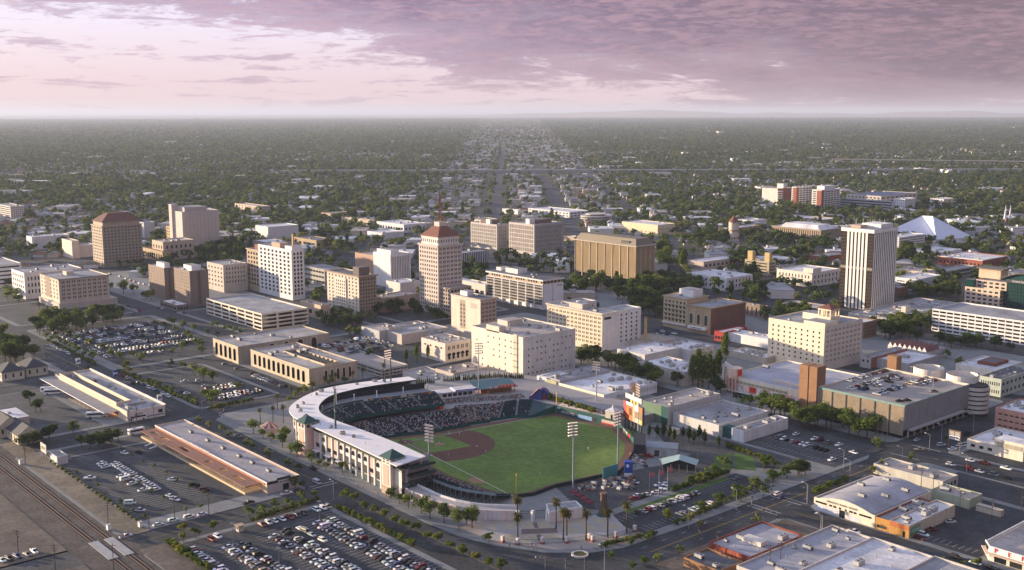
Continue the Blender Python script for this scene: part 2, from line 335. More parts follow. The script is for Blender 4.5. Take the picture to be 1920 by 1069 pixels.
lines('crosswalk',[(-285,384,-269,384),(-285,381,-269,381),(-285,399,-269,399),(-285,402,-269,402),(-284,497,-268,497),(-284,518,-268,518),(-432,248,-432,261),(-429,248,-429,261),(-575,249,-575,262),(-578,249,-578,262)] + cw[:0],.35)
def stalls(x0,x1,y,depth,pitch=2.7,slant=0.): return [(x0 + i * pitch,y,x0 + i * pitch + slant,y + depth) for i in range(int((x1 - x0) / pitch) + 1)]
lines('parking_stripes',stalls(-547,-446,172,5) + stalls(-545,-450,181,10) + stalls(-545,-450,198,10,2.7,2) + stalls(-404,-294,173,5) + stalls(-395,-294,181.5,10.5) + stalls(-395,-294,199.5,10.5) + stalls(-395,-294,218.5,10.5) + stalls(-404,-294,234,5)
      + stalls(-698,-597,272,5) + stalls(-698,-597,283,10) + stalls(-698,-597,300,10) + stalls(-372,-292,458,5) + stalls(-372,-292,470,10) + stalls(-690,-610,178,12,4.2,4) + [(-312.5,326 + i * 2.7,-306.5,326 + i * 2.7) for i in range(30)] + [(-298,326 + i * 2.7,-292.5,326 + i * 2.7) for i in range(30)] + stalls(-229,-192,404,5,2.7),.12,.176)
# railway
rail = MB()
for yc in (147.8,154.0):
    for d in (-.72,.72): rail.box(-1200,-200,yc + d - .08,yc + d + .08,.12,.32)
struct('railway_rails',rail,mat('rail_steel',(.22,.14,.1),.5,metal=.3))
ties = MB()
for yc in (147.8,154.0):
    for i in range(300): ties.box(-620 + i * 1.2,-619.6 + i * 1.2,yc - 1.3,yc + 1.3,.04,.14)
struct('railway_ties',ties,mat('tie_wood',(.045,.036,.03),.9),kind='stuff',label='wooden ties under the railway rails')
sheet('street_asphalt',rect(-429.5,-411,60,137.9),ASPH2,.06)
cr = MB()
for yc in (147.8,154.0): cr.box(-431,-409,yc - 1.9,yc + 1.9,.1,.34)
struct('crossing_panels',cr,mat('crossing_concrete',(.34,.33,.32),.9,.15,.3))

# ================================================================== buildings: generic machinery
def bays(L,n,wf,edge=1.,pair=False):
    w = (L - 2 * edge) / n; out = []
    for i in range(n):
        c = edge + (i + .5) * w; hw = w * wf / 2
        if pair: g_ = w * .06; out += [(c - hw,c - g_),(c + g_,c + hw)]
        else: out.append((c - hw,c + hw))
    return out
def floors(z0,z1,m,hf):
    f = (z1 - z0) / m; return [(z0 + (i + .5 - hf / 2) * f,z0 + (i + .5 + hf / 2) * f) for i in range(m)]
def facade(mb,face,bx,z0,z1,cols,rows,depth=.35,mi=0,skip=0.,rnd=None):
    x0,x1,y0,y1 = bx[:4]; L = (x1 - x0) if face == 'S' else (y1 - y0)
    f = (lambda a,z,d: (x0 + a,y0 + d,z)) if face == 'S' else (lambda a,z,d: (x1 - d,y0 + a,z))
    us = sorted({0.,L,*[round(v,4) for c in cols for v in c]}); zs = sorted({z0,z1,*[round(v,4) for r in rows for v in r]})
    cs = {round(c[0],4) for c in cols}; rs = {round(r[0],4) for r in rows}; holes = []
    for i in range(len(us) - 1):
        if us[i] not in cs:                                    # a plain pier: one tall quad
            mb.face([f(us[i],z0,0),f(us[i + 1],z0,0),f(us[i + 1],z1,0),f(us[i],z1,0)],mi); continue
        for j in range(len(zs) - 1):
            a,b,c,d = us[i],us[i + 1],zs[j],zs[j + 1]
            if zs[j] in rs and not (skip and rnd.random() < skip):
                holes.append((a,b,c,d)); D = depth
                mb.face([f(a,c,0),f(b,c,0),f(b,c,D),f(a,c,D)],mi); mb.face([f(a,d,D),f(b,d,D),f(b,d,0),f(a,d,0)],mi)
                mb.face([f(a,c,0),f(a,c,D),f(a,d,D),f(a,d,0)],mi); mb.face([f(b,c,D),f(b,c,0),f(b,d,0),f(b,d,D)],mi)
            else: mb.face([f(a,c,0),f(b,c,0),f(b,d,0),f(a,d,0)],mi)
    return holes
def add_windows(rt,face,bx,holes,glass,depth,joined=False,name='window',parent=None):
    x0,x1,y0,y1 = bx[:4]
    if joined:
        g = MB()
        for a,b,c,d in holes:
            if face == 'S': g.face([(x0 + a,y0 + depth - .02,c),(x0 + b,y0 + depth - .02,c),(x0 + b,y0 + depth - .02,d),(x0 + a,y0 + depth - .02,d)])
            else: g.face([(x1 - depth + .02,y0 + a,c),(x1 - depth + .02,y0 + b,c),(x1 - depth + .02,y0 + b,d),(x1 - depth + .02,y0 + a,d)])
        if g.f: rt.add('far_windows',g,glass,parent)['kind'] = 'stuff'
        return
    for a,b,c,d in holes:
        w,h = b - a,d - c
        if face == 'S': rt.inst(name,boxmesh(name,w,.08,h,glass),(x0 + (a + b) / 2,y0 + depth - .04,(c + d) / 2),parent)
        else: rt.inst(name,boxmesh(name,.08,w,h,glass),(x1 - depth + .04,y0 + (a + b) / 2,(c + d) / 2),parent)
UNIT = []
def make_units():
    um = mat('rooftop_unit_metal',(.4,.39,.37),.6,.12,.6); dk = mat('rooftop_unit_grille',(.08,.08,.08),.7)
    for k in range(4):
        g = MB(); L,Wd,H_ = ((2.6,1.8,1.3),(3.6,2.1,1.6),(1.5,1.5,1.1),(4.4,2.2,1.9))[k]
        g.box(-L / 2,L / 2,-Wd / 2,Wd / 2,.25,H_,0); g.box(-L / 2 + .2,L / 2 - .2,-Wd / 2 + .2,Wd / 2 - .2,0,.25,1)
        for i in range(1 + (k != 2)): g.cyl((-.25 + i * .5) * L * .9 if k != 2 else 0,0,H_,H_ + .22,.48,n=8,m=1)
        g.box(L / 2,L / 2 + .35,-Wd / 4,Wd / 4,.5,H_ * .7,1)
        UNIT.append(g.mesh('rooftop_unit',[um,dk]))
    g = MB(); g.cyl(0,0,0,.7,.18,n=6); g.cyl(0,0,.7,.9,.34,.1,n=6,m=0); UNIT.append(g.mesh('roof_vent',[STEEL]))
make_units()
def scatter_units(rt,bx,z,n,rnd,parent=None):
    x0,x1,y0,y1 = bx[:4]; spots = []
    for i in range(n * 6):
        if len(spots) >= n: break
        x = rnd.uniform(x0 + 3,x1 - 3) if x1 - x0 > 7 else (x0 + x1) / 2; y = rnd.uniform(y0 + 3,y1 - 3) if y1 - y0 > 7 else (y0 + y1) / 2
        if all(abs(x - a) + abs(y - b) > 5 for a,b in spots): spots.append((x,y))
    for i,(x,y) in enumerate(spots):
        k = rnd.choice((0,1,2,3,4,4)); rt.inst('roof_vent' if k == 4 else 'rooftop_unit',UNIT[k],(x,y,z),parent,rz=rnd.choice((0,math.pi / 2)))
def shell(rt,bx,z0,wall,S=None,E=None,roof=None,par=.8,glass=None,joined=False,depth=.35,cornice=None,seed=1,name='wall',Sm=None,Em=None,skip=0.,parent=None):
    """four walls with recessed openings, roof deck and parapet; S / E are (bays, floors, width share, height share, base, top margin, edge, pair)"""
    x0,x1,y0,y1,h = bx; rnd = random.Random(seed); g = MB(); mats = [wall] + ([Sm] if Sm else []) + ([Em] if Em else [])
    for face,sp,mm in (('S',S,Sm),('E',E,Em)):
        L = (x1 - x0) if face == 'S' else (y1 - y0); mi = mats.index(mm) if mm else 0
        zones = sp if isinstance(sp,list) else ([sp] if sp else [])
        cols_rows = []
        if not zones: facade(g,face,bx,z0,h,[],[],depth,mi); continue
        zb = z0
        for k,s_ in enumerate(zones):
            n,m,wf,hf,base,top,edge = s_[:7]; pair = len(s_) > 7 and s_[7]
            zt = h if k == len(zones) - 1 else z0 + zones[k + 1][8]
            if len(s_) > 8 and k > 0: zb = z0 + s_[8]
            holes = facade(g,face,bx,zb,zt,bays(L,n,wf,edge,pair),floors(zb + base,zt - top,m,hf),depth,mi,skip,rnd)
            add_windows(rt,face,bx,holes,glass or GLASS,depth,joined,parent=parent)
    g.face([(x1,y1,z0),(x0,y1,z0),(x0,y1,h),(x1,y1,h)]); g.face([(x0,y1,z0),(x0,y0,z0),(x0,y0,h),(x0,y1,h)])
    t = .35; zr = h - par
    o = [(x0,y0),(x1,y0),(x1,y1),(x0,y1)]; i_ = [(x0 + t,y0 + t),(x1 - t,y0 + t),(x1 - t,y1 - t),(x0 + t,y1 - t)]
    for k in range(4):
        k2 = (k + 1) % 4
        g.face([(*o[k],h),(*o[k2],h),(*i_[k2],h),(*i_[k],h)]); g.face([(*i_[k],h),(*i_[k2],h),(*i_[k2],zr),(*i_[k],zr)])
    w = rt.add(name,g,mats,parent)
    r = MB(); r.face([(p[0],p[1],zr) for p in i_]); ro = rt.add('roof',r,roof or R_GREY,parent); rt.roof = getattr(rt,'roof',None) or ro
    if cornice:
        ch,cp,cm = cornice; c = MB(); zt = h + .05
        c.box(x0 - cp,x1 + cp,y0 - cp,y0 - .005,zt - ch,zt); c.box(x1 + .005,x1 + cp,y0 - .005,y1 + cp,zt - ch,zt); c.box(x0 - cp,x0 - .005,y0 - .005,y1 + cp,zt - ch,zt)
        rt.add('cornice',c,cm or wall,parent)
    return w
NB = [0]
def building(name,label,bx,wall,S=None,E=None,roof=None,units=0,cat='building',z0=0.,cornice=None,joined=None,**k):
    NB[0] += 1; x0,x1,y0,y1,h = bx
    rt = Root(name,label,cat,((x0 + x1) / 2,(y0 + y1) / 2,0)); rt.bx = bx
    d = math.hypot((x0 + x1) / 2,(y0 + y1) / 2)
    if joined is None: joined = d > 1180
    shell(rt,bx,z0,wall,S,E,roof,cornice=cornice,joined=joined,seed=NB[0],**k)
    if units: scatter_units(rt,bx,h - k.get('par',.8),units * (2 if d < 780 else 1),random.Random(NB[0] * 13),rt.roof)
    return rt
def penthouse(rt,x0,x1,y0,y1,z0,z1,wall,roof=None,name='penthouse'):
    g = MB().box(x0,x1,y0,y1,z0,z1,0,1,False); return rt.add(name,g,[wall,roof or R_GREY])
def fr(bx,a,b,c,d): x0,x1,y0,y1 = bx[:4]; return x0 + (x1 - x0) * a,x0 + (x1 - x0) * b,y0 + (y1 - y0) * c,y0 + (y1 - y0) * d
def hip(rt,x0,x1,y0,y1,z0,z1,m,over=.8,ridge=None,name='hip_roof',top=0.):
    x0 -= over; x1 += over; y0 -= over; y1 += over; g = MB(); cx,cy = (x0 + x1) / 2,(y0 + y1) / 2; W_,D_ = x1 - x0,y1 - y0
    k = min(W_,D_) / 2 * (1 - top); a = [(x0 + k,y0 + k),(x1 - k,y0 + k),(x1 - k,y1 - k),(x0 + k,y1 - k)]; o = [(x0,y0),(x1,y0),(x1,y1),(x0,y1)]
    for i in range(4): j = (i + 1) % 4; g.face([(*o[i],z0),(*o[j],z0),(*a[j],z1),(*a[i],z1)])
    g.face([(*p,z1) for p in a]); g.face([(*p,z0) for p in reversed(o)])
    return rt.add(name,g,m)
def garage(name,label,bx,levels,nS,nE,wall,roof=None,band=1.15,cat='parking garage',col=.55,endS=0.,joined=False):
    x0,x1,y0,y1,h = bx; rt = Root(name,label,cat,((x0 + x1) / 2,(y0 + y1) / 2,0)); rt.bx = bx; fh = (h - band) / levels
    for i in range(1,levels + 1):
        z = i * fh; rt.add('roof_deck' if i == levels else 'deck',MB().box(x0 + .3,x1 - .3,y0 + .3,y1 - .3,z - .35,z,0,0),roof or R_GREY)
    for i in range(levels + 1):
        z = i * fh; a = max(z - .36,0)
        rt.add('spandrel',MB().box(x0,x1 - .28,y0,y0 + .28,a,z + band),wall); rt.add('spandrel',MB().box(x1 - .28,x1,y0,y1,a,z + band),wall)
    for k in range(nS + 1): xx = x0 + (x1 - x0) * k / nS; rt.add('column',MB().box(max(xx - col / 2,x0 - .06),min(xx + col / 2,x1 - .02),y0 - .06,y0 + .5,0,h - .05),wall)
    for k in range(1,nE + 1): yy = y0 + (y1 - y0) * k / nE; rt.add('column',MB().box(x1 - .5,x1 + .06,yy - col / 2,min(yy + col / 2,y1 + .05),0,h - .05),wall)
    rt.add('wall',MB().box(x0,x0 + .25,y0 + .3,y1,0,h).box(x0 + .3,x1 - .3,y1 - .25,y1,0,h),wall)
    rt.add('ramp_core',MB().box(*fr(bx,.3,.7,.35,.65),0,h - band - .4),CONC)
    if endS: rt.add('stair_tower',MB().box(x1 - endS,x1 + .08,y0 - .08,y0 + endS * .8,0,h + .6),wall)
    return rt

# ================================================================== downtown towers
def letter_on(rt,body,size,x,y,z,mtl,face='S',sx=1.,name='sign_lettering'):
    me = text(body,size,mtl,name,.06,sx); return rt.inst(name,me,(x,y,z),rz=0 if face == 'S' else math.pi / 2)
def strokes(rt,face,plane,a,b,z,hgt,n,m):
    """a line of lettering too small to read: separate strokes"""
    g = MB(); rnd = random.Random(int(abs(a * 7 + b * 3)))
    for i in range(n):
        p = a + (b - a) * (i + .15) / n; w = (b - a) / n * rnd.uniform(.4,.7); zz = z + hgt * rnd.choice((0,0,.3));
        if face == 'S': g.box(p,p + w,plane - .05,plane,zz,z + hgt)
        else: g.box(plane,plane + .05,p,p + w,zz,z + hgt)
    return rt.add('sign_lettering',g,m)
SIGN_DK = mat('sign_dark',(.03,.03,.035),.6,var=0); SIGN_W = mat('sign_white',(.75,.75,.72),.6,var=0); SIGN_R = mat('sign_red',(.55,.03,.02),.5,var=.05); SIGN_B = mat('sign_blue',(.02,.07,.3),.5,var=.05)

# tall red-roofed tower with lattice mast
def red_roof_tower():
    bx = blk('B',1357,430,890,1230,1518); x0,x1,y0,y1,h = bx
    st = wallm(.58,.5,.44)
    rt = building('office_tower','tallest beige office tower with red tiled hip roof and a lattice radio mast',bx,st,
                  S=(8,14,.5,.5,5.5,1.5,.8),E=(6,14,.62,.5,5.5,1.5,.8,True),cornice=(1.3,.9,st),roof=R_TAN,par=.3)
    g = MB(); g.box(x0 + 1.6,x1 - 1.6,y0 + 1.6,y1 - 1.6,h - .25,h + 6.2)
    cs = rt.add('crown_storey',g,wallm(.7,.66,.6))
    for k in range(9):
        xx = x0 + 2.4 + k * (x1 - x0 - 4.8) / 8.; rt.inst('arch_window',boxmesh('arch_window',.9,.1,2.6,GLASS),(xx,y0 + 1.56,h + 3),cs)
        yy = y0 + 2.4 + k * (y1 - y0 - 4.8) / 8.; rt.inst('arch_window',boxmesh('arch_window',.1,.9,2.6,GLASS),(x1 - 1.56,yy,h + 3),cs)
    g = MB(); c = .9; z = h + 6.2; g.box(x0 + 1,x1 - 1,y0 + 1,y1 - 1,z,z + .6); rt.add('eaves',g,st)
    hip(rt,x0 + 1.6,x1 - 1.6,y0 + 1.6,y1 - 1.6,z + .6,z + 8.6,R_RED,.8,top=.36)
    cx,cy = (x0 + x1) / 2,(y0 + y1) / 2
    g = MB().box(cx - 3.6,cx + 3.6,cy - 3.6,cy + 3.6,z + 8.3,z + 12.4,0); bv = rt.add('belvedere',g,wallm(.6,.52,.45))
    for sx_ in (-1,1):
        for sy_ in (-1,1): rt.add('finial',MB().cyl(cx + sx_ * 3.2,cy + sy_ * 3.2,z + 12.4,z + 14.4,.4,.05,6),wallm(.6,.52,.45),bv)
    mz0,mz1 = z + 12.4,z + 38; g = MB()
    for a in range(4):
        ang = math.pi / 4 + a * math.pi / 2; g.tube((cx + 1.6 * math.cos(ang),cy + 1.6 * math.sin(ang),mz0),(cx + .25 * math.cos(ang),cy + .25 * math.sin(ang),mz1),.3,.2,4)
    for i in range(14):
        t = i / 14; r = 1.6 - 1.35 * t; zz = mz0 + (mz1 - mz0) * t; r2 = 1.6 - 1.35 * (t + 1 / 14); z2 = mz0 + (mz1 - mz0) * (t + 1 / 14)
        for a in range(4):
            a0 = math.pi / 4 + a * math.pi / 2; a1 = a0 + math.pi / 2; g.tube((cx + r * math.cos(a0),cy + r * math.sin(a0),zz),(cx + r2 * math.cos(a1),cy + r2 * math.sin(a1),z2),.15,None,3)
    rt.add('radio_mast',g,mat('mast_red',(.3,.1,.07),.6))
    return rt,bx
RRT,RB = red_roof_tower()
x0,x1,y0,y1,h = RB
bxa = [x1 + .02,x1 + 14,y0 + 2,y1 - 1,24.]
building('office_annex','low six storey annex at the right foot of the tallest tower',bxa,wallm(.4,.33,.27),S=(4,6,.6,.6,3,1,.6),E=(6,6,.6,.6,3,1,.6),roof=R_TAN)

# cream tower with a painted blank wall and arched top windows, in front of the annex
bx = blk('C',145,790,1035,-51,252)
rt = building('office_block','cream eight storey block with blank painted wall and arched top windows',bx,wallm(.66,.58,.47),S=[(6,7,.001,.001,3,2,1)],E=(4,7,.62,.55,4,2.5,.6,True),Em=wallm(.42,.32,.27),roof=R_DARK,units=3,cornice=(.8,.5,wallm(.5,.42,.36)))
x0,x1,y0,y1,h = bx
g = MB(); rec = MB().box(*fr(bx,.3,.5,0,0)[:2],y0 - .03,y0 + .01,3,h - 3); rt.add('light_well_shade',rec,wallm(.4,.33,.26))  # flat strip on the wall, darker colour standing for the recess shade
for j in range(6):
    for k in range(2): rt.inst('window',boxmesh('window',1.1,.08,1.9,GLASS),(x0 + (x1 - x0) * (.35 + .1 * k),y0 - .07,6 + j * (h - 10) / 6))
penthouse(rt,*fr(bx,.15,.4,.3,.7),h - .8,h + 3,WHITE)
rt.add('faded_sign',MB().box(x0 + (x1 - x0) * .66,x0 + (x1 - x0) * .88,y0 - .06,y0 - .01,h - 8,h - 4),mat('faded_sign',(.45,.39,.33),.8,.3,1.5))

# white slab hotel with balconies
def balcony_hotel():
    bx = blk('C',560,660,860,185,700); x0,x1,y0,y1,h = bx; hw = h - 4.2
    rt = Root('hotel','white slab hotel with a grid of recessed balconies and an overhanging roof','hotel',((x0 + x1) / 2,(y0 + y1) / 2,0)); rt.bx = bx
    g = MB(); g.box(x0,x1,y0 + 1.6,y1,0,hw); rt.add('wall',g,wallm(.76,.75,.76,.05))
    gl = MB().box(x0 + .4,x1 - .4,y0 + 1.5,y0 + 1.59,4,hw - .4); rt.add('glazing',gl,GLASS)
    n = 28; m = 7; fh = (hw - 4) / m
    for j in range(m + 1): rt.add('balcony_slab',MB().box(x0,x1,y0,y0 + 1.5,4 + j * fh - .28 - (.5 if j == m else 0),4 + j * fh),WHITE)
    for k in range(0,n + 1,4): xx = x0 + (x1 - x0) * k / n; rt.add('pier',MB().box(max(xx - .45,x0),min(xx + .45,x1),y0 - .06,y0 + 1.52,0,hw),WHITE)
    for k in range(n):
        if k % 4: xx = x0 + (x1 - x0) * k / n; rt.add('partition',MB().box(xx - .07,xx + .07,y0 + .2,y0 + 1.5,4,hw - .3),CONC)
    for j in range(m): rt.add('railing',MB().box(x0 + .5,x1 - .5,y0 + .05,y0 + .1,4 + j * fh + .1,4 + j * fh + .95),mat('bronze_railing',(.14,.12,.1),.5))
    top = MB().box(x0 + 1.5,x1 - 1.5,y0 + 1.8,y1 - 1.5,hw,h - 1.3); rt.add('top_storey',top,wallm(.5,.38,.25))
    for k in range(22):
        if k % 5: xx = x0 + 3 + k * (x1 - x0 - 6) / 21; rt.inst('window',boxmesh('window',1.9,.08,1.7,GLASS),(xx,y0 + 1.76,hw + 1.5))
    for k in range(5): rt.inst('window',boxmesh('window',.08,2.6,1.7,GLASS),(x1 - 1.46,y0 + 4 + k * (y1 - y0 - 8) / 4,hw + 1.5))
    rt.add('roof_slab',MB().box(x0 - .6,x1 + .8,y0 - .4,y1 + .6,h - 1.3,h,0,1),[WHITE,R_DARK])
    penthouse(rt,*fr(bx,.24,.46,.3,.75),h,h + 4.4,WHITE,R_DARK); penthouse(rt,*fr(bx,.03,.12,.4,.8),h,h + 3,WHITE)
    scatter_units(rt,[x0 + (x1 - x0) * .5,x1,y0,y1],h,3,random.Random(3)); rt.add('pilaster',MB().box(x1,x1 + .12,(y0 + y1) / 2 - .6,(y0 + y1) / 2,3,hw - 1),CONC)
    strokes(rt,'E',x1 + .03,y1 - 8,y1 - 2,hw - 2.8,1.1,9,SIGN_DK)
    return bx
HB = balcony_hotel()
# brown courthouse
def courthouse():
    bx = blk('C',1185,440,700,778,1310); x0,x1,y0,y1,h = bx
    br = wallm(.42,.3,.16); lt = wallm(.52,.45,.36)
    rt = Root('courthouse','big brown courthouse slab with fine grid screens and a flared metal roof','courthouse',((x0 + x1) / 2,(y0 + y1) / 2,0)); rt.bx = bx
    rt.add('wall',MB().box(x0 + .5,x1 - .5,y0 + .5,y1 - .5,6,h),wallm(.12,.09,.06))
    rt.add('ground_storey',MB().box(x0 + 3,x1 - 3,y0 + 3,y1 - 3,0,6),GLASS)
    for face,L,n in (('S',x1 - x0,8),('E',y1 - y0,4)):
        for k in range(n + 1):
            a = L * k / n; w = .45
            g = MB(); a0,a1 = max(a - w,0),min(a + w,L)
            if face == 'S': g.box(x0 + a0,x0 + a1,y0 - .5,y0 + .5,0,h)
            else: g.box(x1 - .5,x1 + .5,y0 + max(a0,.5),y0 + a1,0,h)
            rt.add('column',g,lt)
        for k in range(n):                                          # each bay is one cast screen of mullions and transoms
            g = MB(); a0 = L * k / n + .5; a1 = L * (k + 1) / n - .5; ns = 6; nf = 30
            for i in range(ns + 1):
                a = a0 + (a1 - a0) * i / ns; w = .28
                if face == 'S': g.box(a + x0 - w,a + x0 + w,y0 - .05,y0 + .45,6.4,h - .4)
                else: g.box(x1 - .45,x1 + .05,y0 + a - w,y0 + a + w,6.4,h - .4)
            for j in range(nf + 1):
                z = 6.4 + (h - 7) * j / nf
                if face == 'S': g.box(x0 + a0,x0 + a1,y0,y0 + .4,z - .27,z + .27)
                else: g.box(x1 - .4,x1,y0 + a0,y0 + a1,z - .27,z + .27)
            rt.add('screen',g,br)
    rt.add('roof_slab',MB().box(x0 - 1.5,x1 + 1.5,y0 - 1.5,y1 + 1.5,h,h + .9),lt)
    mr = mat('bronze_roof_panels',(.2,.165,.115),.55,.1,.3,metal=.3)
    g = MB(); a = [(x0 + .5,y0 + .5),(x1 - .5,y0 + .5),(x1 - .5,y1 - .5),(x0 + .5,y1 - .5)]; k_ = 4.2; b = [(x0 + k_,y0 + k_),(x1 - k_,y0 + k_),(x1 - k_,y1 - k_),(x0 + k_,y1 - k_)]; z = h + .9
    for i in range(4): j = (i + 1) % 4; g.face([(*a[i],z),(*a[j],z),(*b[j],z + 6.5),(*b[i],z + 6.5)])
    g.face([(*p,z + 6.5) for p in b]); rt.add('mansard_roof',g,mr)
    lv = MB().box(*fr(bx,.75,.88,0,0)[:2],y0 + 1.2,y0 + 3,z + .8,z + 4); rt.add('louvre',lv,DKGREY)
    return bx
courthouse()
# twin grid-front office blocks
for lab,a in (('left of two grey concrete grid-fronted blocks behind the tallest tower',(255,290,462,80,332)),('right of two grey concrete grid-fronted blocks, with a white penthouse',(505,290,495,335,703))):
    bx = blk('C',*a); W_ = bx[1] - bx[0]; D_ = bx[3] - bx[2]
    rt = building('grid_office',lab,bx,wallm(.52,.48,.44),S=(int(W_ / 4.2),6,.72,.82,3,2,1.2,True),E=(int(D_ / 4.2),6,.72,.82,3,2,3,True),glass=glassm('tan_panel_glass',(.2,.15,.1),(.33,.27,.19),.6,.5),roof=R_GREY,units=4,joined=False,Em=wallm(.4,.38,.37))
    penthouse(rt,*fr(bx,.3,.75,.3,.8),bx[4] - .8,bx[4] + 4,wallm(.2,.12,.09),R_DARK)
    penthouse(rt,*fr(bx,.55,.7,.1,.28),bx[4] - .8,bx[4] + 5.5,WHITE)
# white building with dark vertical stripes
bx = blk('B',1040,490,712,925,1175); x0,x1,y0,y1,h = bx
rt = building('striped_office','white block with deep dark vertical slots left of the tallest tower',bx,WHITE,roof=R_GREY,units=3,E=(11,1,.52,.97,4,2,1.2),depth=.9,glass=DARKG)
penthouse(rt,*fr(bx,.1,.9,.1,.5),h - .8,h + 3.6,WHITE); rt.add('satellite_dish',MB().cyl(x0 + 6,y0 + 6,h + 3.6,h + 5.4,.2,1.6,12),WHITE)
bx2 = [x0 - 46,x0 - 2,y0 + 8,y1 + 6,h - 5.5]; building('brick_office','plain tan brick block beside the slotted white office',bx2,wallm(.45,.3,.22),roof=R_GREY,units=3,E=None)
# Mattei-like notch tower
bx = blk('B',828,635,912,615,945); x0,x1,y0,y1,h = bx
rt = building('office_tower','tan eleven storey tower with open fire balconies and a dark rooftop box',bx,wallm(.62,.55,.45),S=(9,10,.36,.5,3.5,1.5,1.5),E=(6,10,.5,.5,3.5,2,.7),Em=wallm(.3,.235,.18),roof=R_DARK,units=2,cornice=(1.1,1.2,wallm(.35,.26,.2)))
g = MB().box(*fr(bx,.3,.62,0,0)[:2],y0 - .9,y0 - .02,3,h - 4); rt.add('bay_projection',g,wallm(.7,.63,.53));
for j in range(9):
    for k in range(5): rt.inst('window',boxmesh('window',1.2,.08,1.5,GLASS),(x0 + (x1 - x0) * (.34 + .06 * k),y0 - .93,6 + j * (h - 9) / 9.4))
penthouse(rt,*fr(bx,.72,.9,.2,.8),h - .8,h + 6.5,wallm(.16,.13,.12),R_DARK)
# white tower with large windows and its brown neighbour
bx = blk('B',378,460,797,155,462); x0,x1,y0,y1,h = bx
rt = building('office_tower','white tower with big square windows and a flagpole on the roof',bx,WHITE,S=(8,11,.52,.6,4,2,2.2),E=(3,11,.6,.66,4,2,1.4),roof=R_GREY,units=3)
penthouse(rt,*fr(bx,.35,.6,.2,.9),h - .8,h + 4,wallm(.5,.36,.26)); penthouse(rt,*fr(bx,.78,.98,.1,.9),h - .8,h + 3,WHITE)
rt.add('chimney',MB().box(x1 - 5.5,x1 - 4,y0 + 4,y0 + 5.5,h,h + 14),wallm(.6,.42,.16)); rt.add('flagpole',MB().cyl(x0 + 26,y0 + 5,h,h + 9,.12,.06,6),STEEL)
bx2 = [x0 - 24,x0 - .05,y0 + .4,y1 + 8,h - 6]; rt = building('office_block','older tan building with a cornice joined to the white tower',bx2,wallm(.46,.36,.25),S=(4,8,.6,.6,5,2,1),E=None,roof=R_GREY,cornice=(1,.8,None)); penthouse(rt,*fr(bx2,.2,.5,.3,.7),h - 6.8,h - 2.5,BRICK)
# brown hipped-roof tower far left
bx = blk('A',680,300,578,610,945); x0,x1,y0,y1,h = bx
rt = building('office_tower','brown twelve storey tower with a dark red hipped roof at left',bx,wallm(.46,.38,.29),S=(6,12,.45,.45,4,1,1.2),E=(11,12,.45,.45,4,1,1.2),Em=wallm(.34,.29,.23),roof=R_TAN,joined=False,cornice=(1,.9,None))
g = MB().box(x0 + 1.5,x1 - 1.5,y0 + 1.5,y1 - 1.5,h - .7,h + 4); rt.add('attic_storey',g,wallm(.46,.39,.31)); hip(rt,x0 + 1,x1 - 1,y0 + 1,y1 - 1,h + 4,h + 13,mat('dark_tile_roof',(.14,.06,.045),.8,.2,.8),1.2,top=.25)
# windowless pale tower
bx = blk('A',1215,205,470,1140,1460); x0,x1,y0,y1,h = bx
rt = building('telephone_tower','tall windowless pale tower with vertical joints and a rooftop block',bx,wallm(.56,.49,.44,.05),roof=R_GREY,units=4)
for k in range(1,10): yy = y0 + (y1 - y0) * k / 10; rt.add('rib',MB().box(x1,x1 + .25,yy - .18,yy + .18,3,h - 2),wallm(.48,.43,.4))
penthouse(rt,*fr(bx,.1,.9,.1,.7),h - .8,h + 5,wallm(.5,.44,.4)); penthouse(rt,*fr(bx,0,.25,-.05,.12),0,h + 8,wallm(.56,.49,.44))
bx2 = [x0 - 30,x0 - .5,y0 + 6,y1,27]; building('brick_office','ochre brick wing at the left of the windowless pale tower',bx2,wallm(.5,.34,.17),S=(6,6,.5,.5,3,1,1),roof=R_TAN)
# empty pale hotel at the left with its blank skirt wall
bx = blk('A',390,655,858,265,725); x0,x1,y0,y1,h = bx
rt = building('old_hotel','shabby pale seven storey hotel on a blank concrete base at left',bx,wallm(.62,.53,.42),S=(6,5,.34,.55,8,1.5,1.5),E=(9,5,.55,.55,8,1.5,1.5,True),roof=R_GREY,units=3,Em=wallm(.56,.48,.39),glass=glassm('broken_window',(.05,.04,.035),(.12,.09,.07),.5,.4),cornice=(.7,.8,wallm(.3,.25,.2)))
rt.add('skirt_wall',MB().box(x0 - 2,x1 + 2.2,y0 - 1.5,y1 + 6,0,5.6),wallm(.52,.46,.39)); g = MB().box(*fr(bx,.3,.55,0,0)[:2],y0 - .04,y0 + .02,8,h - 1); rt.add('light_well_shade',g,wallm(.32,.24,.18)); penthouse(rt,*fr(bx,.3,.5,.35,.5),h - .8,h + 2.6,wallm(.6,.5,.4))  # light well is a flat strip with its recess shade painted in
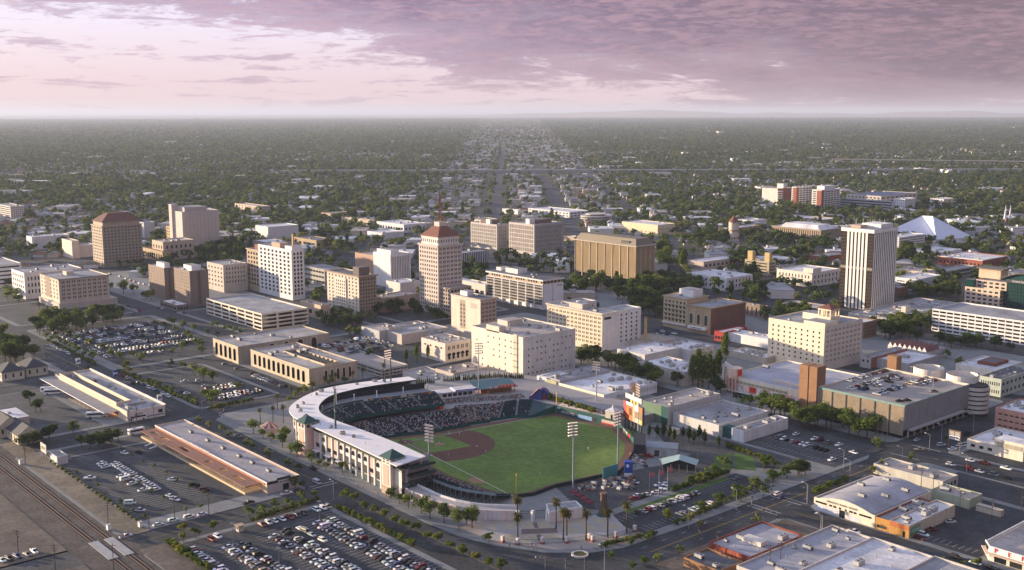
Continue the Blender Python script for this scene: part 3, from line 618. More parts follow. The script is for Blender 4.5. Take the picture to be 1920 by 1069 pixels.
# tall black and white tower at right
def fin_tower():
    bx = blk('D',1050,345,818,865,1188); x0,x1,y0,y1,h = bx
    rt = Root('office_tower','tall dark glass tower with white vertical fins and a mid-height louvre band','building',((x0 + x1) / 2,(y0 + y1) / 2,0)); rt.bx = bx
    rt.add('curtain_wall',MB().box(x0,x1,y0,y1,0,h - 3),mat('bronze_curtain',(.035,.024,.018),.25,.2,.5,spec=.5))
    fw = wallm(.78,.75,.7,.04)
    a = x0 + 4.8; n = 6; w = (x1 - 4.8 - a) / n
    for k in range(n): rt.add('fin',MB().box(a + w * (k + .2),a + w * (k + .76),y0 - .3,y0 - .01,1,h - 3.01),fw)
    n = 13; w = (y1 - y0) / n
    for k in range(n): rt.add('fin',MB().box(x1 + .01,x1 + .3,y0 + w * (k + .25),y0 + w * (k + .75),1,h - 3.01),fw)
    for side in (0,1):                                            # dark corner bays: bronze mullion grid
        xa = x0 if side == 0 else x1 - 4.8
        for i in range(5): rt.add('mullion',MB().box(xa + i * 1.15,xa + i * 1.15 + .16,y0 - .14,y0 - .01,0,h - 3.01),mat('dark_mullion',(.075,.05,.036),.5))
        for j in range(22): rt.add('transom',MB().box(xa,xa + 4.78,y0 - .1,y0 - .01,2 + j * (h - 5) / 22,2.5 + j * (h - 5) / 22),mat('dark_mullion',(.075,.05,.036),.5))
    rt.add('louvre_band',MB().box(x0 - .05,x1 + .05,y0 - .12,y0,h * .5,h * .5 + 2.2),wallm(.3,.26,.21))
    rt.add('crown_band',MB().box(x0 - .62,x1 + .62,y0 - .62,y1 + .3,h - 3,h,0,1),[fw,R_GREY])
    rt.add('roof_frame',MB().box(*fr(bx,.15,.5,.1,.5),h,h + 2.4),wallm(.5,.38,.3)); rt.add('penthouse',MB().box(*fr(bx,.35,.95,.35,.85),h,h + 3.8),WHITE)
    for i in range(9): rt.add('antenna',MB().cyl(x0 + 6 + 2.6 * i,y0 + 12 + (i * 7) % 15,h + 2,h + 7 + (i * 5) % 5,.12,.06,5),STEEL)
    for i in range(3): rt.add('satellite_dish',MB().cyl(x0 + 3 + 9 * i,y0 + 3 + 4 * i,h + .5,h + 1.6,.15,1.1,10),SIGN_W)
fin_tower()
# big cream block above left field
bx = blk('G',715,260,560,370,1065); x0,x1,y0,y1,h = bx
rt = building('warehouse_block','big cream windowless-looking block with small punched windows behind the ballpark',bx,wallm(.74,.66,.54),S=(8,6,.2,.28,3,2.5,3),E=(11,6,.32,.3,3,2.5,3),Em=wallm(.64,.6,.56),roof=R_TAN,units=8,skip=.35)
penthouse(rt,*fr(bx,.3,.55,0,.12),h - .8,h + 3.4,wallm(.7,.62,.5)); penthouse(rt,*fr(bx,.1,.3,.4,.7),h - .8,h + 3,wallm(.62,.56,.48),R_TAN); rt.add('stair_stack',MB().box(x1 - 9,x1 - 5.5,y0 - .5,y0 - .01,4,h + 1),wallm(.66,.56,.42)); rt.add('chimney',MB().cyl(x0 + 34,y0 + 5,h,h + 6,.5,n=8),CONC)
for j in range(6): rt.add('fire_escape',MB().box(x1 - 8.8,x1 - 5.7,y0 - 1.3,y0 - .55,5 + j * 4,5.15 + j * 4),DKGREY)
# long office with double windows and dentil cornice
bx = blk('G',1245,100,357,875,1340); bx[3] += 12; x0,x1,y0,y1,h = bx; cut = x0 + (x1 - x0) * .0
rt = building('office_block','long cream office with rows of paired windows and a dentil cornice',[x0,x1,y0,y0 + 15,h],wallm(.66,.56,.42),S=(14,7,.6,.5,4,2.6,1,True),E=None,Em=wallm(.66,.65,.66),roof=R_GREY,units=4,cornice=(.9,.9,wallm(.6,.54,.46)))
g = MB()
for k in range(58): g.box(x0 + k * (x1 - x0) / 58,x0 + (k + .5) * (x1 - x0) / 58,y0 - .75,y0 - .02,h - 1.6,h - .9)
rt.add('dentils',g,wallm(.62,.56,.47))
shell(rt,[x1 - 16,x1,y0 + 15.02,y1 + 14,h],0,wallm(.66,.65,.66),None,(4,7,.3,.5,4,2,2),R_GREY,glass=GLASS); shell(rt,[x0,x0 + 16,y0 + 15.02,y1 + 10,h],0,wallm(.6,.58,.56),None,(4,7,.3,.5,4,2,2),R_GREY,glass=GLASS)
rt.add('water_tank',MB().cyl(x1 - 34,y0 + 9,h - .8,h + 4,1.6,n=12),WHITE); penthouse(rt,x0 + 20,x0 + 34,y0 + 4,y0 + 12,h - .8,h + 3,wallm(.6,.52,.42)); rt.add('banner',MB().box(x1 + .02,x1 + .12,y0 + 2,y0 + 9,h - 5,h - 3.2),SIGN_DK)
# cream belvedere hotel
bx = blk('I',380,190,490,5,632); x0,x1,y0,y1,h = bx
cw_ = wallm(.78,.67,.5)
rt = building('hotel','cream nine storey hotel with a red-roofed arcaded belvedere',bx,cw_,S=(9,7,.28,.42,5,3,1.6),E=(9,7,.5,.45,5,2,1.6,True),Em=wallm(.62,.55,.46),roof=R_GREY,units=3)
penthouse(rt,*fr(bx,.62,.99,.02,.35),h - .8,h + 2.2,cw_); penthouse(rt,*fr(bx,.3,.75,.45,.7),h - .8,h + 3.5,cw_)
a0,a1,b0,b1 = fr(bx,.66,.88,.32,.56); g = MB().box(a0,a1,b0,b1,h - .8,h + 4); bb_ = rt.add('belvedere_base',g,cw_)
for k in range(4):
    for l in range(4):
        if k in (0,3) or l in (0,3): rt.add('column',MB().box(a0 + k * (a1 - a0 - .8) / 3,a0 + k * (a1 - a0 - .8) / 3 + .8,b0 + l * (b1 - b0 - .8) / 3,b0 + l * (b1 - b0 - .8) / 3 + .8,h + 4,h + 8),cw_,bb_)
rt.add('belvedere_lintel',MB().box(a0 - .1,a1 + .1,b0 - .1,b1 + .1,h + 8,h + 9.2),cw_); hip(rt,a0,a1,b0,b1,h + 9.2,h + 12,R_RED,.8)
# pair of brown brick towers at left centre
tb = wallm(.27,.2,.16)
for lab,a in (('left one of two joined brown brick slabs with balcony strips',(1095,580,795,990,1165)),('right one of two joined brown brick slabs, beside a vertical sign',(1265,600,840,1160,1390))):
    bx = blk('A',*a); x0,x1,y0,y1,h = bx
    rt = building('brick_tower',lab,bx,tb,S=(int((x1 - x0) / 4),9,.5,.45,4,1.5,1),E=None,Em=wallm(.22,.175,.15),roof=R_WHITE,units=2,glass=glassm('tan_blinds',(.3,.22,.14),(.45,.36,.26),.6,.6)); penthouse(rt,*fr(bx,.4,.9,.2,.7),h - .8,h + 4,WHITE)
    rt.add('notch',MB().box(x1 + .01,x1 + .3,(y0 + y1) / 2 - 1,(y0 + y1) / 2 + 1,2,h - 1),wallm(.12,.1,.09))  # no recess cut: a dark strip on the wall paints its shade
g0 = at('A',1320,800); rt = Root('sign','tall narrow white vertical sign beside the brown brick slabs','sign',(*g0,0)); rt.add('panel',MB().box(g0[0] - 1.2,g0[0] + 1.2,g0[1],g0[1] + .5,5,22),SIGN_W); rt.add('post',MB().box(g0[0] - .3,g0[0] + .3,g0[1],g0[1] + .4,0,5),STEEL); [rt.add('sign_stroke',MB().box(g0[0] - .7,g0[0] + .7,g0[1] - .06,g0[1] - .01,7 + i * 2,8.1 + i * 2),SIGN_DK) for i in range(7)]
# light stone block with awnings + theatre + brick flank
bx = blk('H',460,10,225,300,620,None); x0,x1,y0,y1,h = bx
P0 = at('H',300,0,h)
bA = blk('H',620,62,245,300,850); x0,x1,y0,y1,h = bA; xm = x0 + (x1 - x0) * .5
rt = building('apartment_block','tan stone block with dark window awnings on a street corner',[x0,xm,y0,y0 + 26,h + 4],wallm(.48,.38,.25),S=(6,5,.45,.5,5,2.4,.8),E=None,roof=R_GREY,units=3,cornice=(.7,.7,None))
aw = mat('green_awning',(.02,.04,.03),.7)
for j in range(4):
    for k in range(6): rt.inst('awning',boxmesh('awning',1.8,.9,.7,aw),(x0 + .8 + (k + .5) * (xm - x0 - 1.6) / 6,y0 - .45,7.8 + j * (h + 4 - 7.4) / 5))
rt.add('canopy',MB().box(x0,xm,y0 - 1.6,y0 - .02,3.8,4.4),WHITE); penthouse(rt,x0 + 6,xm - 4,y0 + 12,y0 + 24,h + 3,h + 9,wallm(.7,.69,.68))
rt = building('theatre','ornate tan theatre front with three tall arched windows and a marquee',[xm + .03,x1,y0 - .4,y1,h],wallm(.42,.31,.19),S=None,E=None,Em=wallm(.15,.085,.066),roof=R_GREY,units=2,cornice=(.8,.7,None))
for k in range(3):
    c = xm + (x1 - xm) * (.2 + .3 * k); g = MB().box(c - 1.9,c + 1.9,y0 - .46,y0 - .41,6,h - 6); rt.add('window_surround',g,wallm(.5,.4,.28))
    g = MB(); g.prism([(c + 1.35 * math.cos(t * math.pi / 8),h - 8 + 1.35 * math.sin(t * math.pi / 8)) for t in range(9)] + [(c - 1.35,6.8),(c + 1.35,6.8)],y0 - .52,y0 - .47); g.v = [(a,c_,b) for a,b,c_ in g.v]; rt.add('arched_window',g,glassm('theatre_glass',(.03,.07,.055),(.05,.1,.08),.3))
for k in range(4): c = xm + (x1 - xm) * (.05 + .3 * k); rt.add('pilaster',MB().box(c - .5,c + .5,y0 - .8,y0 - .41,5,h - 3),wallm(.46,.36,.24))
rt.add('marquee',MB().box(xm + 4,x1 - 3,y0 - 3.5,y0 - .42,3.4,5.2),SIGN_W); strokes(rt,'S',y0 - 3.53,xm + 6,x1 - 5,3.9,.9,12,SIGN_DK)

# ================================================================== mid and low downtown buildings
def simple(name,label,fr_,a,wall,S=None,E=None,roof=None,units=2,h=None,cat='building',**k):
    bx = blk(fr_,*a,h=h); return building(name,label,bx,wall,S,E,roof,units,cat,**k),bx
simple('office_block','long white office with dark window slots behind the shabby pale hotel','A',(160,612,790,75,545),WHITE,(6,4,.5,.5,4,2,2),(16,3,.45,.6,4,3,2),R_GREY,6)
simple('office_block','white striped block cut by the left edge of the picture','A',(-40,560,715,-160,140),WHITE,None,(1,5,.96,.4,2,1,1),R_GREY,2,glass=GLASS)
simple('theatre_box','white flat box beyond the brown hipped tower at far left','A',(212,372,460,175,462),WHITE,None,None,R_WHITE,2)
simple('stage_house','plain cream box left of the brown hipped tower','A',(478,398,518,412,527),wallm(.7,.6,.5),None,None,R_TAN,0)
simple('hall','low pale hall between the cream box and the brown hipped tower','A',(528,430,510,480,640),wallm(.62,.57,.52),None,None,R_GREY,1)
simple('theatre','tan old theatre with arcaded ground floor right of the brown hipped tower','A',(1088,405,530,1015,1295),wallm(.54,.45,.34),(4,2,.4,.5,4,3,1),(6,2,.4,.5,4,3,2),R_TAN,3)
simple('shop_row','low arcaded shop row with tiled eave by the tan theatre','A',(1085,470,540,950,1165),wallm(.42,.32,.22),(9,1,.6,.6,0,2,1),(5,1,.6,.6,0,2,1),R_RED,0)
simple('office_block','grey white block behind the brown hipped tower','A',(960,275,385,930,1032),wallm(.5,.5,.54),None,None,R_GREY,0)
simple('office_block','beige stepped block behind the brown brick slabs','A',(1490,560,745,1382,1650),wallm(.54,.48,.41),(5,5,.4,.4,4,2,1),(7,4,.4,.45,8,2,2),R_GREY,5)
simple('office_slab','banded white slab at far left before the trees','A',(68,168,262,-30,160),wallm(.6,.55,.5),(1,6,.95,.42,2,1,.6),(6,6,.4,.4,2,1,1),R_GREY,2)
simple('apartment_block','tan apartment block among the trees in the distance','B',(165,168,226,0,235),wallm(.6,.48,.38),(8,4,.4,.4,1,1,1),(5,4,.4,.4,1,1,1),R_TAN,2)
simple('kiosk','one storey dark kiosk with white roof at the brown slabs','A',(1180,828,870,1068,1265),wallm(.2,.17,.15),(5,1,.7,.6,.5,1.5,1),(4,1,.7,.6,.5,1.5,1),R_WHITE,1)
simple('white_hall','white windowless hall with palms left of centre distance','B',(222,305,395,138,425),WHITE,None,None,R_WHITE,2)
simple('hall','low flat roofed hall before the white windowless hall','B',(210,408,470,118,345),wallm(.3,.24,.18),None,None,R_WHITE,1)
simple('hall','olive tan hall with dark roof by the street trees','B',(545,395,450,388,660),wallm(.42,.32,.2),(5,1,.5,.4,1,2,1),(4,1,.5,.4,1,2,1),R_DARK,2)
simple('church','tan church hall with a square bell tower in the distance','B',(640,215,262,575,780),wallm(.5,.36,.25),(3,1,.4,.5,1,2,1),(8,1,.4,.5,1,2,1),R_TAN,0,cat='church')
simple('shop_hall','long white flat roofed store in the middle distance','B',(1130,290,345,948,1280),WHITE,(10,1,.5,.4,1,2,1),(6,1,.5,.4,1,2,1),R_WHITE,5)
simple('shop_hall','tan store with parking left of the long white store','B',(905,262,308,712,945),wallm(.55,.45,.33),(9,1,.5,.4,1,2,1),(6,1,.5,.4,1,2,1),R_TAN,4)
simple('shop_hall','white low-pitched shop before the long white store','B',(985,345,392,885,1130),wallm(.66,.66,.68),None,None,R_WHITE,1)
simple('parking_deck','low grey deck with parked cars behind the tan notch tower','B',(600,590,700,462,720),CONC,(7,3,.85,.4,1,1,1),(3,3,.85,.4,1,1,1),R_GREY,0,cat='parking garage',depth=1.2,glass=SHADE)
simple('shop_block','low pinkish building with bare roof right of the tan notch tower','B',(985,780,880,900,1235),wallm(.46,.36,.3),None,None,R_TAN,3)
simple('shop_block','one storey block behind the tan notch tower and palms','B',(1105,680,770,1010,1235),wallm(.66,.62,.58),None,None,R_WHITE,3)
simple('shop_block','low tan shop left of the tan notch tower','B',(575,830,925,435,635),wallm(.55,.42,.3),(3,1,.5,.4,1,3,1),(3,1,.5,.4,1,3,1),R_TAN,3)
bx = blk('C',20,480,570,-60,200); rt = building('striped_office','low dark glass office with white stripes right of the tallest tower',bx,mat('navy_glass',(.012,.018,.035),.15,0),roof=R_GREY,units=2)
for k in range(15): yy = bx[2] + (bx[3] - bx[2]) * (k + .5) / 15; rt.add('fin',MB().box(bx[1] + .01,bx[1] + .4,yy - .45,yy + .45,1,bx[4]),WHITE)
simple('hall','low cream hall right behind the tallest tower','C',(178,690,790,-160,240),wallm(.66,.6,.52),(10,1,.7,.5,1,4,1),(3,1,.5,.4,1,4,1),R_WHITE,3)
simple('civic_block','yellow cream block with white roof in the middle distance','C',(1330,292,368,1090,1447),wallm(.74,.63,.42),(8,1,.25,.25,2,8,2),(6,2,.3,.25,2,4,2),R_WHITE,4)
simple('office_wing','long white two storey office with dark glass in the distance','C',(740,205,246,465,870),WHITE,(12,2,.6,.4,1,1,1),(5,2,.6,.4,1,1,1),R_WHITE,4)
simple('shop_row','white one storey row below the wide avenue','C',(395,192,222,292,415),WHITE,None,None,R_WHITE,1)
simple('shop_hall','pale hall right beside the wide avenue','C',(150,258,280,30,260),wallm(.66,.55,.46),None,None,R_TAN,1)
simple('shop_hall','tan low building behind the right grid-fronted block','C',(770,372,405,700,815),wallm(.5,.38,.27),None,None,R_WHITE,1)
# round stepped building
c = at('C',915,268); rt = Root('round_building','round building of stacked pale rings in the distance','building',(*c,0))
for i in range(4): rt.add('ring',MB().cyl(c[0],c[1],i * 3.2 + 1.6,i * 3.2 + 3.2,24 - (i == 3) * 8 - (i == 0) * 3,n=28),wallm(.5,.46,.42)); rt.add('window_ring',MB().cyl(c[0],c[1],i * 3.2,i * 3.2 + 1.6,22 - (i == 3) * 8 - (i == 0) * 3,n=28),DARKG)
# D frame: north-east downtown
simple('civic_block','white two storey civic building with tall windows by the dark trees','D',(195,625,702,-40,345),WHITE,(9,2,.4,.6,2,1.5,2),(7,2,.4,.6,2,1.5,2),R_WHITE,4)
simple('hall','white flat shed left of the civic building','D',(60,530,580,-30,255),wallm(.5,.42,.36),None,(8,1,.5,.4,1,1,1),R_WHITE,2)
rt,bx = simple('office_block','tan banded office with two square rooftop towers','D',(440,530,610,300,480),wallm(.45,.37,.26),(1,4,.92,.35,1,1,1),(1,4,.92,.35,1,1,1),R_GREY,0)
for a in (.05,.75): penthouse(rt,*fr(bx,a,a + .2,.2,.6),bx[4] - .8,bx[4] + 9,wallm(.55,.4,.18))
rt,bx = simple('civic_block','cream civic building with a raised flat tower and tall windows','D',(690,595,678,485,850),wallm(.74,.67,.57),(10,2,.35,.6,2,2,2),(7,2,.35,.6,2,2,2),R_WHITE,3)
penthouse(rt,*fr(bx,.72,.98,.05,.35),bx[4] - .8,bx[4] + 4,wallm(.74,.67,.57),R_WHITE)
simple('brick_hall','low red brick hall with pale roof left of the fin tower','D',(760,500,530,665,900),BRICK,None,None,R_TAN,3)
rt,bx = simple('courthouse','long brown colonnaded building with white clerestory roof','D',(740,345,412,460,860),wallm(.42,.33,.23),(22,1,.45,.86,1,1.2,1),(16,1,.45,.86,1,1.2,1),R_WHITE,0,cat='courthouse',depth=.8,cornice=(.8,1.6,CONC))
a = fr(bx,.1,.9,.15,.9); g = MB(); k_ = 5; o = [(a[0],a[2]),(a[1],a[2]),(a[1],a[3]),(a[0],a[3])]; i2 = [(a[0] + k_,a[2] + k_),(a[1] - k_,a[2] + k_),(a[1] - k_,a[3] - k_),(a[0] + k_,a[3] - k_)]
for i in range(4): j = (i + 1) % 4; g.face([(*o[i],bx[4] - .8),(*o[j],bx[4] - .8),(*i2[j],bx[4] + 4.5),(*i2[i],bx[4] + 4.5)])
g.face([(*p,bx[4] + 4.5) for p in i2]); rt.add('clerestory_roof',g,R_WHITE)
simple('library','flat brown colonnaded hall behind the clerestory building','D',(770,283,306,520,840),wallm(.45,.33,.22),(18,1,.45,.8,.5,1,1),(10,1,.45,.8,.5,1,1),R_WHITE,4,cornice=(.7,1.4,PALE))
simple('hall','white roofed hall right of the water tower','D',(350,290,315,255,428),WHITE,None,None,R_WHITE,1)
simple('hall','brown low hall behind the water tower','D',(200,338,372,130,390),wallm(.42,.26,.17),None,None,R_WHITE,2)
# old water tower
c = at('D',233,412); rt = Root('water_tower','cream round water tower with a conical red roof','tower',(*c,0)); hh = bis(lambda m: proj(*c,m)[1] > q('D',0,298)[1],5,80)
rt.add('shaft',MB().cyl(*c,0,hh * .55,7.4,6.2,20),wallm(.66,.55,.42)); rt.add('gallery',MB().cyl(*c,hh * .55,hh * .62,7.2,7.4,20),wallm(.45,.3,.22)); rt.add('tank',MB().cyl(*c,hh * .62,hh,6.6,6.8,20),wallm(.68,.56,.44)); rt.add('roof',MB().cyl(*c,hh,hh + 9,7.6,.2,20),R_RED)
for i in range(6): a = -1.2 + i * .5; rt.add('window',MB().box(c[0] + 7.1 * math.cos(a) - .5,c[0] + 7.1 * math.cos(a) + .5,c[1] + 7.1 * math.sin(a) - .5,c[1] + 7.1 * math.sin(a) + .5,4,6.5),GLASS)
# hospital
rt,bx = simple('hospital','big hospital wing, white with rounded end, left part of complex','D',(490,105,198,400,572),wallm(.74,.68,.6),(9,7,.3,.3,2,2,2),None,R_TAN,4,cat='hospital',Em=BRICK)
penthouse(rt,*fr(bx,.5,.9,.5,.8),bx[4] - .8,bx[4] + 8,wallm(.66,.63,.62)); x0,x1,y0,y1,h = bx
for j in range(6): rt.add('balcony_ring',MB().cyl(x1,y0 + 6,3 + j * (h - 5) / 6,5 + j * (h - 5) / 6,6.5,n=18),wallm(.72,.66,.58))
def hospital_slab(lab,a,red):
    bx = blk('D',*a); x0,x1,y0,y1,h = bx
    rt = building('hospital',lab,bx,wallm(.7,.66,.62),(max(2,int((x1 - x0) / 7)),9,.72,.5,1,2,.8),(max(2,int((y1 - y0) / 9)),9,.84,.5,1,2,1),R_TAN,4,cat='hospital')
    rt.add('brick_pier',MB().box(x1 - red,x1 + .5,y0 - .5,y0 + 6,0,h - 1.5),BRICK); return bx
hospital_slab('hospital ward slab with white bands, middle of complex',(600,95,218,572,690),6); hb = hospital_slab('tall hospital slab with white bands and red brick corner',(745,112,236,690,852),9)
penthouse_rt = Root('hospital_plant','white rooftop plant house upon the tall hospital slab','plant house',((hb[0] + hb[1]) / 2,(hb[2] + hb[3]) / 2,hb[4] - .8)); penthouse_rt.add('housing',MB().box(*fr(hb,.1,.9,.2,.8),hb[4] - .8,hb[4] + 6,0,0),WHITE); penthouse_rt.add('vent_stack',MB().box(*fr(hb,.3,.45,.3,.45),hb[4] + 6,hb[4] + 8),CONC)
simple('hospital_wing','grey banded clinic wing right of the hospital slabs','D',(1165,178,245,850,1170),wallm(.34,.35,.36),(1,4,.95,.45,1,1,1),None,R_GREY,3,cat='hospital')
simple('hospital_wing','white clinic with blue roof feature right of the hospital','D',(1230,165,232,1165,1290),WHITE,(5,4,.4,.4,1,1,1),(5,4,.4,.4,1,1,1),R_WHITE,2,cat='hospital')
simple('hospital_wing','long pale clinic wing with a tan front behind the grey wing','D',(1090,148,215,890,1300),wallm(.56,.5,.45),(9,3,.5,.4,1,1,1),(8,3,.5,.4,1,1,1),mat('blue_roof',(.05,.09,.17),.5),2,cat='hospital')
simple('clinic','white curved clinic among the trees right of the hospital','D',(1455,165,215,1375,1512),wallm(.72,.68,.66),(4,3,.4,.4,1,1,1),(4,3,.4,.4,1,1,1),R_WHITE,3,cat='hospital')
# metal-roofed city hall with sloped pyramid wings
def city_hall():
    z = 0
    base = [at('D',1160,330),at('D',1400,410),at('D',1640,395),at('D',1480,330),at('D',1330,290)]
    ap1 = at('D',1390,262,26) if False else None
    rt = Root('city_hall','low angular city hall with sloping silver metal roof planes and a peak','city hall',(*base[1],0)); ml = mat('silver_roof_panels',(.6,.61,.68),.5,.05,.3)
    c = at('D',1390,265,30); f1 = at('D',1410,405,3); f2 = at('D',1630,392,3); f3 = at('D',1500,330,3); l1 = at('D',1145,318,20); l2 = at('D',1330,262,27); l3 = at('D',1290,345,6)
    g = MB(); A = (*c,30); g.face([(*f1,4),(*f2,4),A]); g.face([(*f2,4),(*f3,4),A]); g.face([(*f1,4),A,(*f3,4)]); rt.add('roof_pyramid',g,ml)
    g = MB(); g.face([(*l1,14),(*l3,6),(*f1,4),A,(*l2,27)]); g.face([(*l1,14),(*l2,27),(*l2,0),(*l1,0)]); g.face([(*l1,0),(*l3,0),(*l3,6),(*l1,14)]); rt.add('roof_plane',g,ml)
    g = MB(); g.face([(*f1,0),(*f2,0),(*f2,4),(*f1,4)]); g.face([(*l3,0),(*f1,0),(*f1,4),(*l3,6)]); rt.add('wall',g,wallm(.6,.58,.56))
    for i in range(7): t = (i + .5) / 7; p = (f1[0] + (f2[0] - f1[0]) * t,f1[1] + (f2[1] - f1[1]) * t); rt.add('roof_rib',MB().tube((*p,4.1),(p[0] + (c[0] - p[0]) * .9,p[1] + (c[1] - p[1]) * .9,4.1 + 26 * .9),.25,None,4),ml)
city_hall()
simple('office_block','white banded office right behind the fin tower','D',(1195,388,470,1100,1345),WHITE,(1,5,.95,.35,2,1,1),(1,5,.97,.35,2,1,1),R_WHITE,3)
# brick halls and garages at right
rt,bx = simple('brick_office','red brick two storey office with white roof edge at right','D',(1680,520,572,1418,1825),BRICK,(11,1,.4,.5,1,3,2),(9,1,.4,.5,1,3,2),R_WHITE,6,cornice=(.8,.4,WHITE))
simple('hall','wide white flat roof behind the red brick office','D',(1420,478,512,1250,1560),WHITE,None,None,R_WHITE,4)
bx = blk('D',1400,600,648,1320,1640); bx[4] = 9; garage('parking_garage','open two level ramp garage in front of the red brick office',bx,2,8,14,CONC,R_GREY)
simple('garage_annex','white blank-walled garage block with slots right of the fin tower','D',(1300,632,700,1168,1440),wallm(.68,.67,.68),(2,3,.8,.35,1,2,2),None,R_WHITE,3,glass=SHADE)
simple('shop_block','stepped tan roofs behind the white blank garage','D',(1350,590,640,1170,1420),wallm(.6,.5,.4),None,None,R_TAN,4)
simple('brick_office','dark brick low building at the right foot of the fin tower','D',(1200,680,740,1120,1250),wallm(.18,.1,.08),(4,2,.4,.4,1,1,1),(7,2,.4,.4,1,1,1),R_GREY,1)
bx = blk('D',1155,862,895,900,1560,6.5); rt = building('parking_deck','low wide parking deck with rooftop cars at the foot of the fin tower',bx,wallm(.5,.46,.42),None,None,R_GREY,0,cat='parking garage',par=1.); DECK1 = bx
penthouse(rt,*fr(bx,.62,.72,.35,.42),bx[4] - 1,bx[4] + 4,CREAM)
simple('shop_block','low tan flat building before the fin tower among trees','D',(720,800,850,500,800),wallm(.35,.3,.27),None,None,R_TAN,2)
simple('shop_block','brown flat office among trees right of the brick theatre flank','D',(410,790,860,250,440),wallm(.25,.19,.15),(6,1,.3,.8,.5,1,1),(3,1,.3,.8,.5,1,1),R_TAN,2)
simple('office_block','brown brick office right behind the belvedere hotel','I',(640,160,270,510,728),wallm(.24,.15,.1),(4,3,.4,.4,1,1,1),(6,4,.4,.4,1,1,1),R_WHITE,3)
# big white garage at right
bx = blk('I',1098,92,215,1085,1105); bx = blk('D',1385,815,905,1380,1392)
p = at('I',1100,65,24); px1 = at('I',1900,175,24)
GW = [p[0],px1[0],p[1],p[1] + 42,24.]; hW = None
def white_garage():
    n = q('I',1100,65); b = q('I',1100,215)[1]; h = bis(lambda m: proj(*P(*n,m),0)[1] < b,2,60); p = P(*n,h); e = bis(lambda m: proj(p[0] + m,p[1],h)[0] < 1960,5,200)
    bx = [p[0],p[0] + e,p[1],p[1] + 45,h]
    rt = garage('parking_garage','big white six level parking garage with open bays at right edge',bx,6,15,6,WHITE,R_GREY,1.05,col=.8)
    return bx
GWB = white_garage()
def security_bank():
    n = q('D',1572,700); p = P(*q('D',1572,770),0); h = 22
    x0,y0 = p[0],p[1]; x1 = x0 + 46
    rt = Root('bank_office','cream and green glass office with a curved roof and bank lettering','building',((x0 + x1) / 2,y0 + 15,0))
    bx = [x0,x0 + 32,y0,y0 + 34,15.5]; shell(rt,bx,0,wallm(.7,.52,.4),(6,4,.62,.5,.6,.8,.6),(6,4,.6,.5,.6,.8,.6),R_GREY,glass=GREENG,joined=False)
    bx2 = [x0 + 8,x0 + 36,y0 + 3.5,y0 + 30,22.5]; shell(rt,bx2,14.9,wallm(.7,.52,.4),(5,2,.62,.55,.5,.5,.6),None,R_GREY,glass=GREENG,joined=False,name='upper_wall')
    rt.add('glass_bay',MB().box(x0 - .3,x0 + 7.9,y0 - .2,y0 + 10,15.5,22),GREENG); rt.add('plant_house',MB().box(x0 + 4,x0 + 24,y0 + 16,y0 + 30,22.5,31),wallm(.66,.5,.36)); rt.add('flat_roof',MB().box(x0 + 2,x0 + 27,y0 + 14,y0 + 32,31,32),mat('bronze_roof',(.14,.13,.11),.5))
    rt.add('glass_wall',MB().box(x0 + 36,x0 + 70,y0 + 3,y0 + 30,0,26),GREENG)
    for j in range(8): rt.add('transom',MB().box(x0 + 36,x0 + 70,y0 + 2.85,y0 + 2.99,1 + j * 3.2,1.2 + j * 3.2),DKGREY)
    for i in range(12): rt.add('mullion',MB().box(x0 + 36.5 + i * 2.9,x0 + 36.7 + i * 2.9,y0 + 2.8,y0 + 2.99,0,26),DKGREY)
    g = MB(); n_ = 14; pts = [(x0 + 30 + i * 44 / n_,26 + 6.5 * math.sin(math.pi * i / n_)) for i in range(n_ + 1)]
    for i in range(n_): (a,za),(b,zb) = pts[i],pts[i + 1]; g.face([(a,y0 + 1,za),(b,y0 + 1,zb),(b,y0 + 32,zb),(a,y0 + 32,za)]); g.face([(a,y0 + 1,za - .7),(b,y0 + 1,zb - .7),(b,y0 + 1,zb),(a,y0 + 1,za)])
    rt.add('curved_roof',g,mat('bronze_roof',(.14,.13,.11),.5)); g = MB(); g.prism([(a,z_ - .8) for a,z_ in pts] ,y0 + 3.2,y0 + 3.3); g.v = [(a,c,b) for a,b,c in g.v]; rt.add('arch_glazing',g,GREENG)
    rt.add('sign_band',MB().box(x0 + 35.5,x0 + 70,y0 + 2.4,y0 + 2.7,23.2,26),DKGREY); letter_on(rt,'United Security Bank',2.6,x0 + 52,y0 + 2.3,24.6,SIGN_W)
security_bank()
simple('hall','wide pale roof at the right edge behind the bank office','D',(1900,600,640,1780,2000),wallm(.4,.36,.33),None,None,R_GREY,2)
